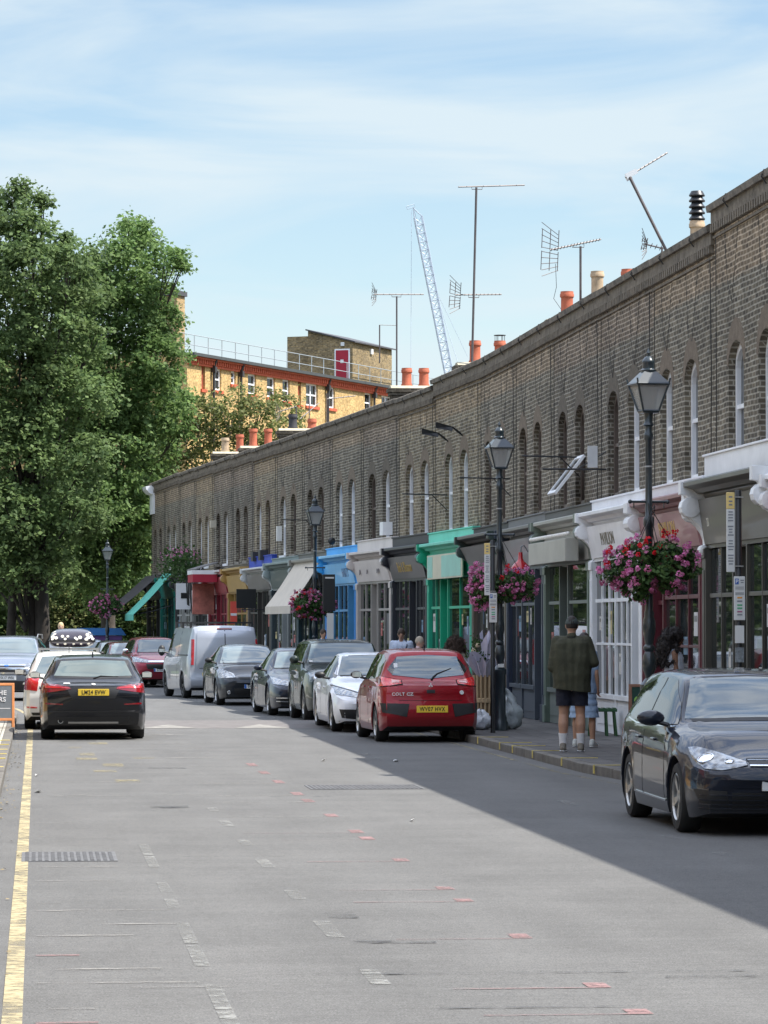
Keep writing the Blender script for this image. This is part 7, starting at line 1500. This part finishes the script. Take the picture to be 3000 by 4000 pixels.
# man in cap seen from behind, holding a dark phone
def capx(t, hp, S, El, Wr):
    m = MB(); hm = MB(); hm.ball((0, 0, 0), 1, 18, 12); m.add([tuple(hp((v[0]*.086, v[1]*.104+.004, max(v[2]*.112, -.01)+.022))) for v in hm.v], hm.f); m.add([tuple(hp((v[0]*.07, v[1]*.055-.12, v[2]*.010+.022))) for v in hm.v], hm.f)
    fuse(m, 'cap', cloth('dark_cap', (.05, .065, .06)), t, .009, 3); m = MB(); w = Wr[1]; m.box(w.x+.02, w.y-.13, w.z+.03, w.x+.10, w.y-.12, w.z+.18); m.build('phone', M_black, t, bevel=.004)
    m = MB(); m.tube([S((-.12, .13, .87)), S((-.17, .08, .86)), S((-.19, .0, .86))], [.03, .035, .03], 8); m.build('shirt_tail', cloth('pale_shirt', (.5, .55, .6)), t, smooth=True); m = MB(); m.lathe([(.075, 1.60), (.083, 1.63), (.075, 1.655)], 16, (0, .01, 0)); m.build('collar', cloth('dark_collar', (.02, .022, .016)), t, smooth=True)
    m = MB(); m.tube([hp((-.05, .085, .022)), hp((0, .112, .018)), hp((.05, .085, .022))], .007, 6); m.build('cap_strap', M_black, t)
person('man in dark cap, olive jacket and navy shorts seen from behind on the kerb side', 7.62, 50.35, R(168), 1.92, skin=M_skin, sh=.19, build_=1.08, belly=1.12, Rh=(.16, -.34, 1.20), Re=(.25, .02, 1.10), Lh=(-.10, -.34, 1.22), Le=(-.29, .02, 1.16), stance=.115,
       top=dict(mat=cloth('olive_brushed_cotton', (.042, .043, .024), var=.3, scale=5), name='jacket', hem=.90, cut=.80, flare=1.06, fold=.018, slant=-.12), bottom=dict(name='shorts', mat=cloth('navy_cotton', (.008, .010, .022)), to=.60), hair=dict(style='short', mat=pm('dark_hair', (.02, .015, .012), .7)), shoes=cloth('taupe_trainer', (.20, .18, .15)), sock=cloth('white_sock', (.72, .72, .73)), extras=capx, nod=R(6))
person('woman in pale blue dress and white trainers half hidden behind the man in the cap', 8.10, 52.3, R(150), 1.68, skin=M_skin, sh=.165, build_=.9, Rh=(.14, -.28, 1.12), Re=(.22, .02, 1.12), stance=.14, top=dict(mat=cloth('pale_blue_denim', (.26, .36, .50)), name='dress', hem=.9, cut=.84), sleeves='short', bshape='skirt', bottom=dict(name='skirt', mat=cloth('pale_blue_denim', (.26, .36, .50)), to=.46),
       hair=dict(style='long', mat=pm('dark_brown_hair', (.018, .012, .010), .6), len=.14, n=26), shoes=cloth('white_trainer', (.55, .58, .56)))
person('woman with long dark curls and white vest bending her head, behind the graphite car', 8.30, 45.9, R(82), 1.76, skin=M_skin2, sh=.17, build_=.9, Rh=(.12, -.30, 1.02), Re=(.2, -.02, 1.12), Lh=(-.1, -.30, 1.02), Le=(-.2, -.02, 1.12), nod=R(10), top=dict(mat=cloth('pale_vest', (.48, .52, .60)), name='vest', hem=.9, cut=.86), sleeves='none', bottom=dict(name='trousers', mat=cloth('dark_trousers', (.03, .03, .04)), to=.1), bshape='trousers',
       hair=dict(style='curly', mat=pm('black_curls', (.012, .008, .008), .7, bump=.8, scale=8), len=.38, wide=1.55, n=150), shoes=cloth('black_shoe', (.02, .02, .02)))
def strap(t, hp, S, El, Wr): m = MB(); m.tube([S((.10, -.03, 1.50)), S((.13, -.13, 1.40)), S((.05, -.17, 1.2)), S((-.12, -.15, 1.0))], .014, 6); m.build('bag_strap', cloth('navy_strap', (.01, .015, .04)), t)
person('man in light blue shirt with navy shoulder strap behind the red hatchback', 7.78, 75.8, R(-8), 1.74, skin=M_skin, sh=.19, nod=R(14), top=dict(mat=cloth('light_blue_shirt', (.48, .55, .68)), hem=.9, cut=.84), bottom=dict(name='trousers', mat=cloth('grey_trousers', (.06, .06, .07)), to=.1), bshape='trousers', sleeves='short', hair=dict(style='short', mat=pm('brown_hair', (.05, .03, .02), .7)), shoes=cloth('black_shoe', (.02, .02, .02)), extras=strap, vox=.014)
person('short elderly person with thin pale hair facing right behind the red hatchback', 7.66, 71.2, R(70), 1.58, skin=M_skinp, sh=.17, nod=R(8), top=dict(mat=cloth('pink_white_top', (.55, .42, .42)), hem=.9, cut=.84), bottom=dict(name='trousers', mat=cloth('beige_trousers', (.3, .26, .2)), to=.1), bshape='trousers', sleeves='short', hair=dict(style='short', mat=pm('pale_grey_hair', (.38, .33, .26), .8)), shoes=cloth('black_shoe', (.02, .02, .02)), vox=.014)
def bagx(t, hp, S, El, Wr):
    m = MB(); m.tube([S((.12, .03, 1.5)), S((.19, .12, 1.3)), S((.27, .1, 1.0))], .016, 6); m.tube([S((.12, -.08, 1.5)), S((.2, -.10, 1.3)), S((.28, -.02, 1.0))], .016, 6); m.box(.22, -.12, .55, .32, .2, .97); m.build('shoulder_bag', pm('black_leather', (.012, .012, .014), .5), t, bevel=.02)
person('woman with bushy brown curls, beige top and black shoulder bag by the green shop', 7.62, 64.6, R(195), 1.60, skin=M_skin, sh=.17, build_=.98, top=dict(mat=cloth('beige_top', (.40, .36, .30)), hem=.9, cut=.82), bottom=dict(name='skirt', mat=cloth('beige_skirt', (.36, .33, .28)), to=.35), bshape='skirt', sleeves='short', hair=dict(style='curly', mat=pm('brown_curls', (.055, .035, .025), .8, bump=.8, scale=8), len=.16, wide=1.5, n=90), shoes=cloth('tan_shoe', (.2, .12, .07)), extras=bagx)
person('distant passer-by in a white top in front of the brown doorway by the lamp', 7.25, 90.2, R(20), 1.72, skin=M_skin, top=dict(mat=cloth('white_top', (.62, .63, .66)), hem=.9, cut=.84), bottom=dict(name='trousers', mat=cloth('grey_trousers', (.06, .06, .07)), to=.1), bshape='trousers', hair=dict(style='short', mat=pm('brown_hair', (.05, .03, .02), .7)), shoes=cloth('black_shoe', (.02, .02, .02)), vox=.018)
person('far sunlit person with fair head seen above the roof box', .72, 108, R(0), 1.98, z0=.05, skin=M_skinp, top=dict(mat=cloth('white_top', (.62, .63, .66)), hem=.9, cut=.84), bottom=dict(name='trousers', mat=cloth('grey_trousers', (.06, .06, .07)), to=.1), bshape='trousers', shoes=cloth('black_shoe', (.02, .02, .02)), hair=dict(style='short', mat=pm('fair_hair', (.5, .36, .2), .7)), vox=.02)
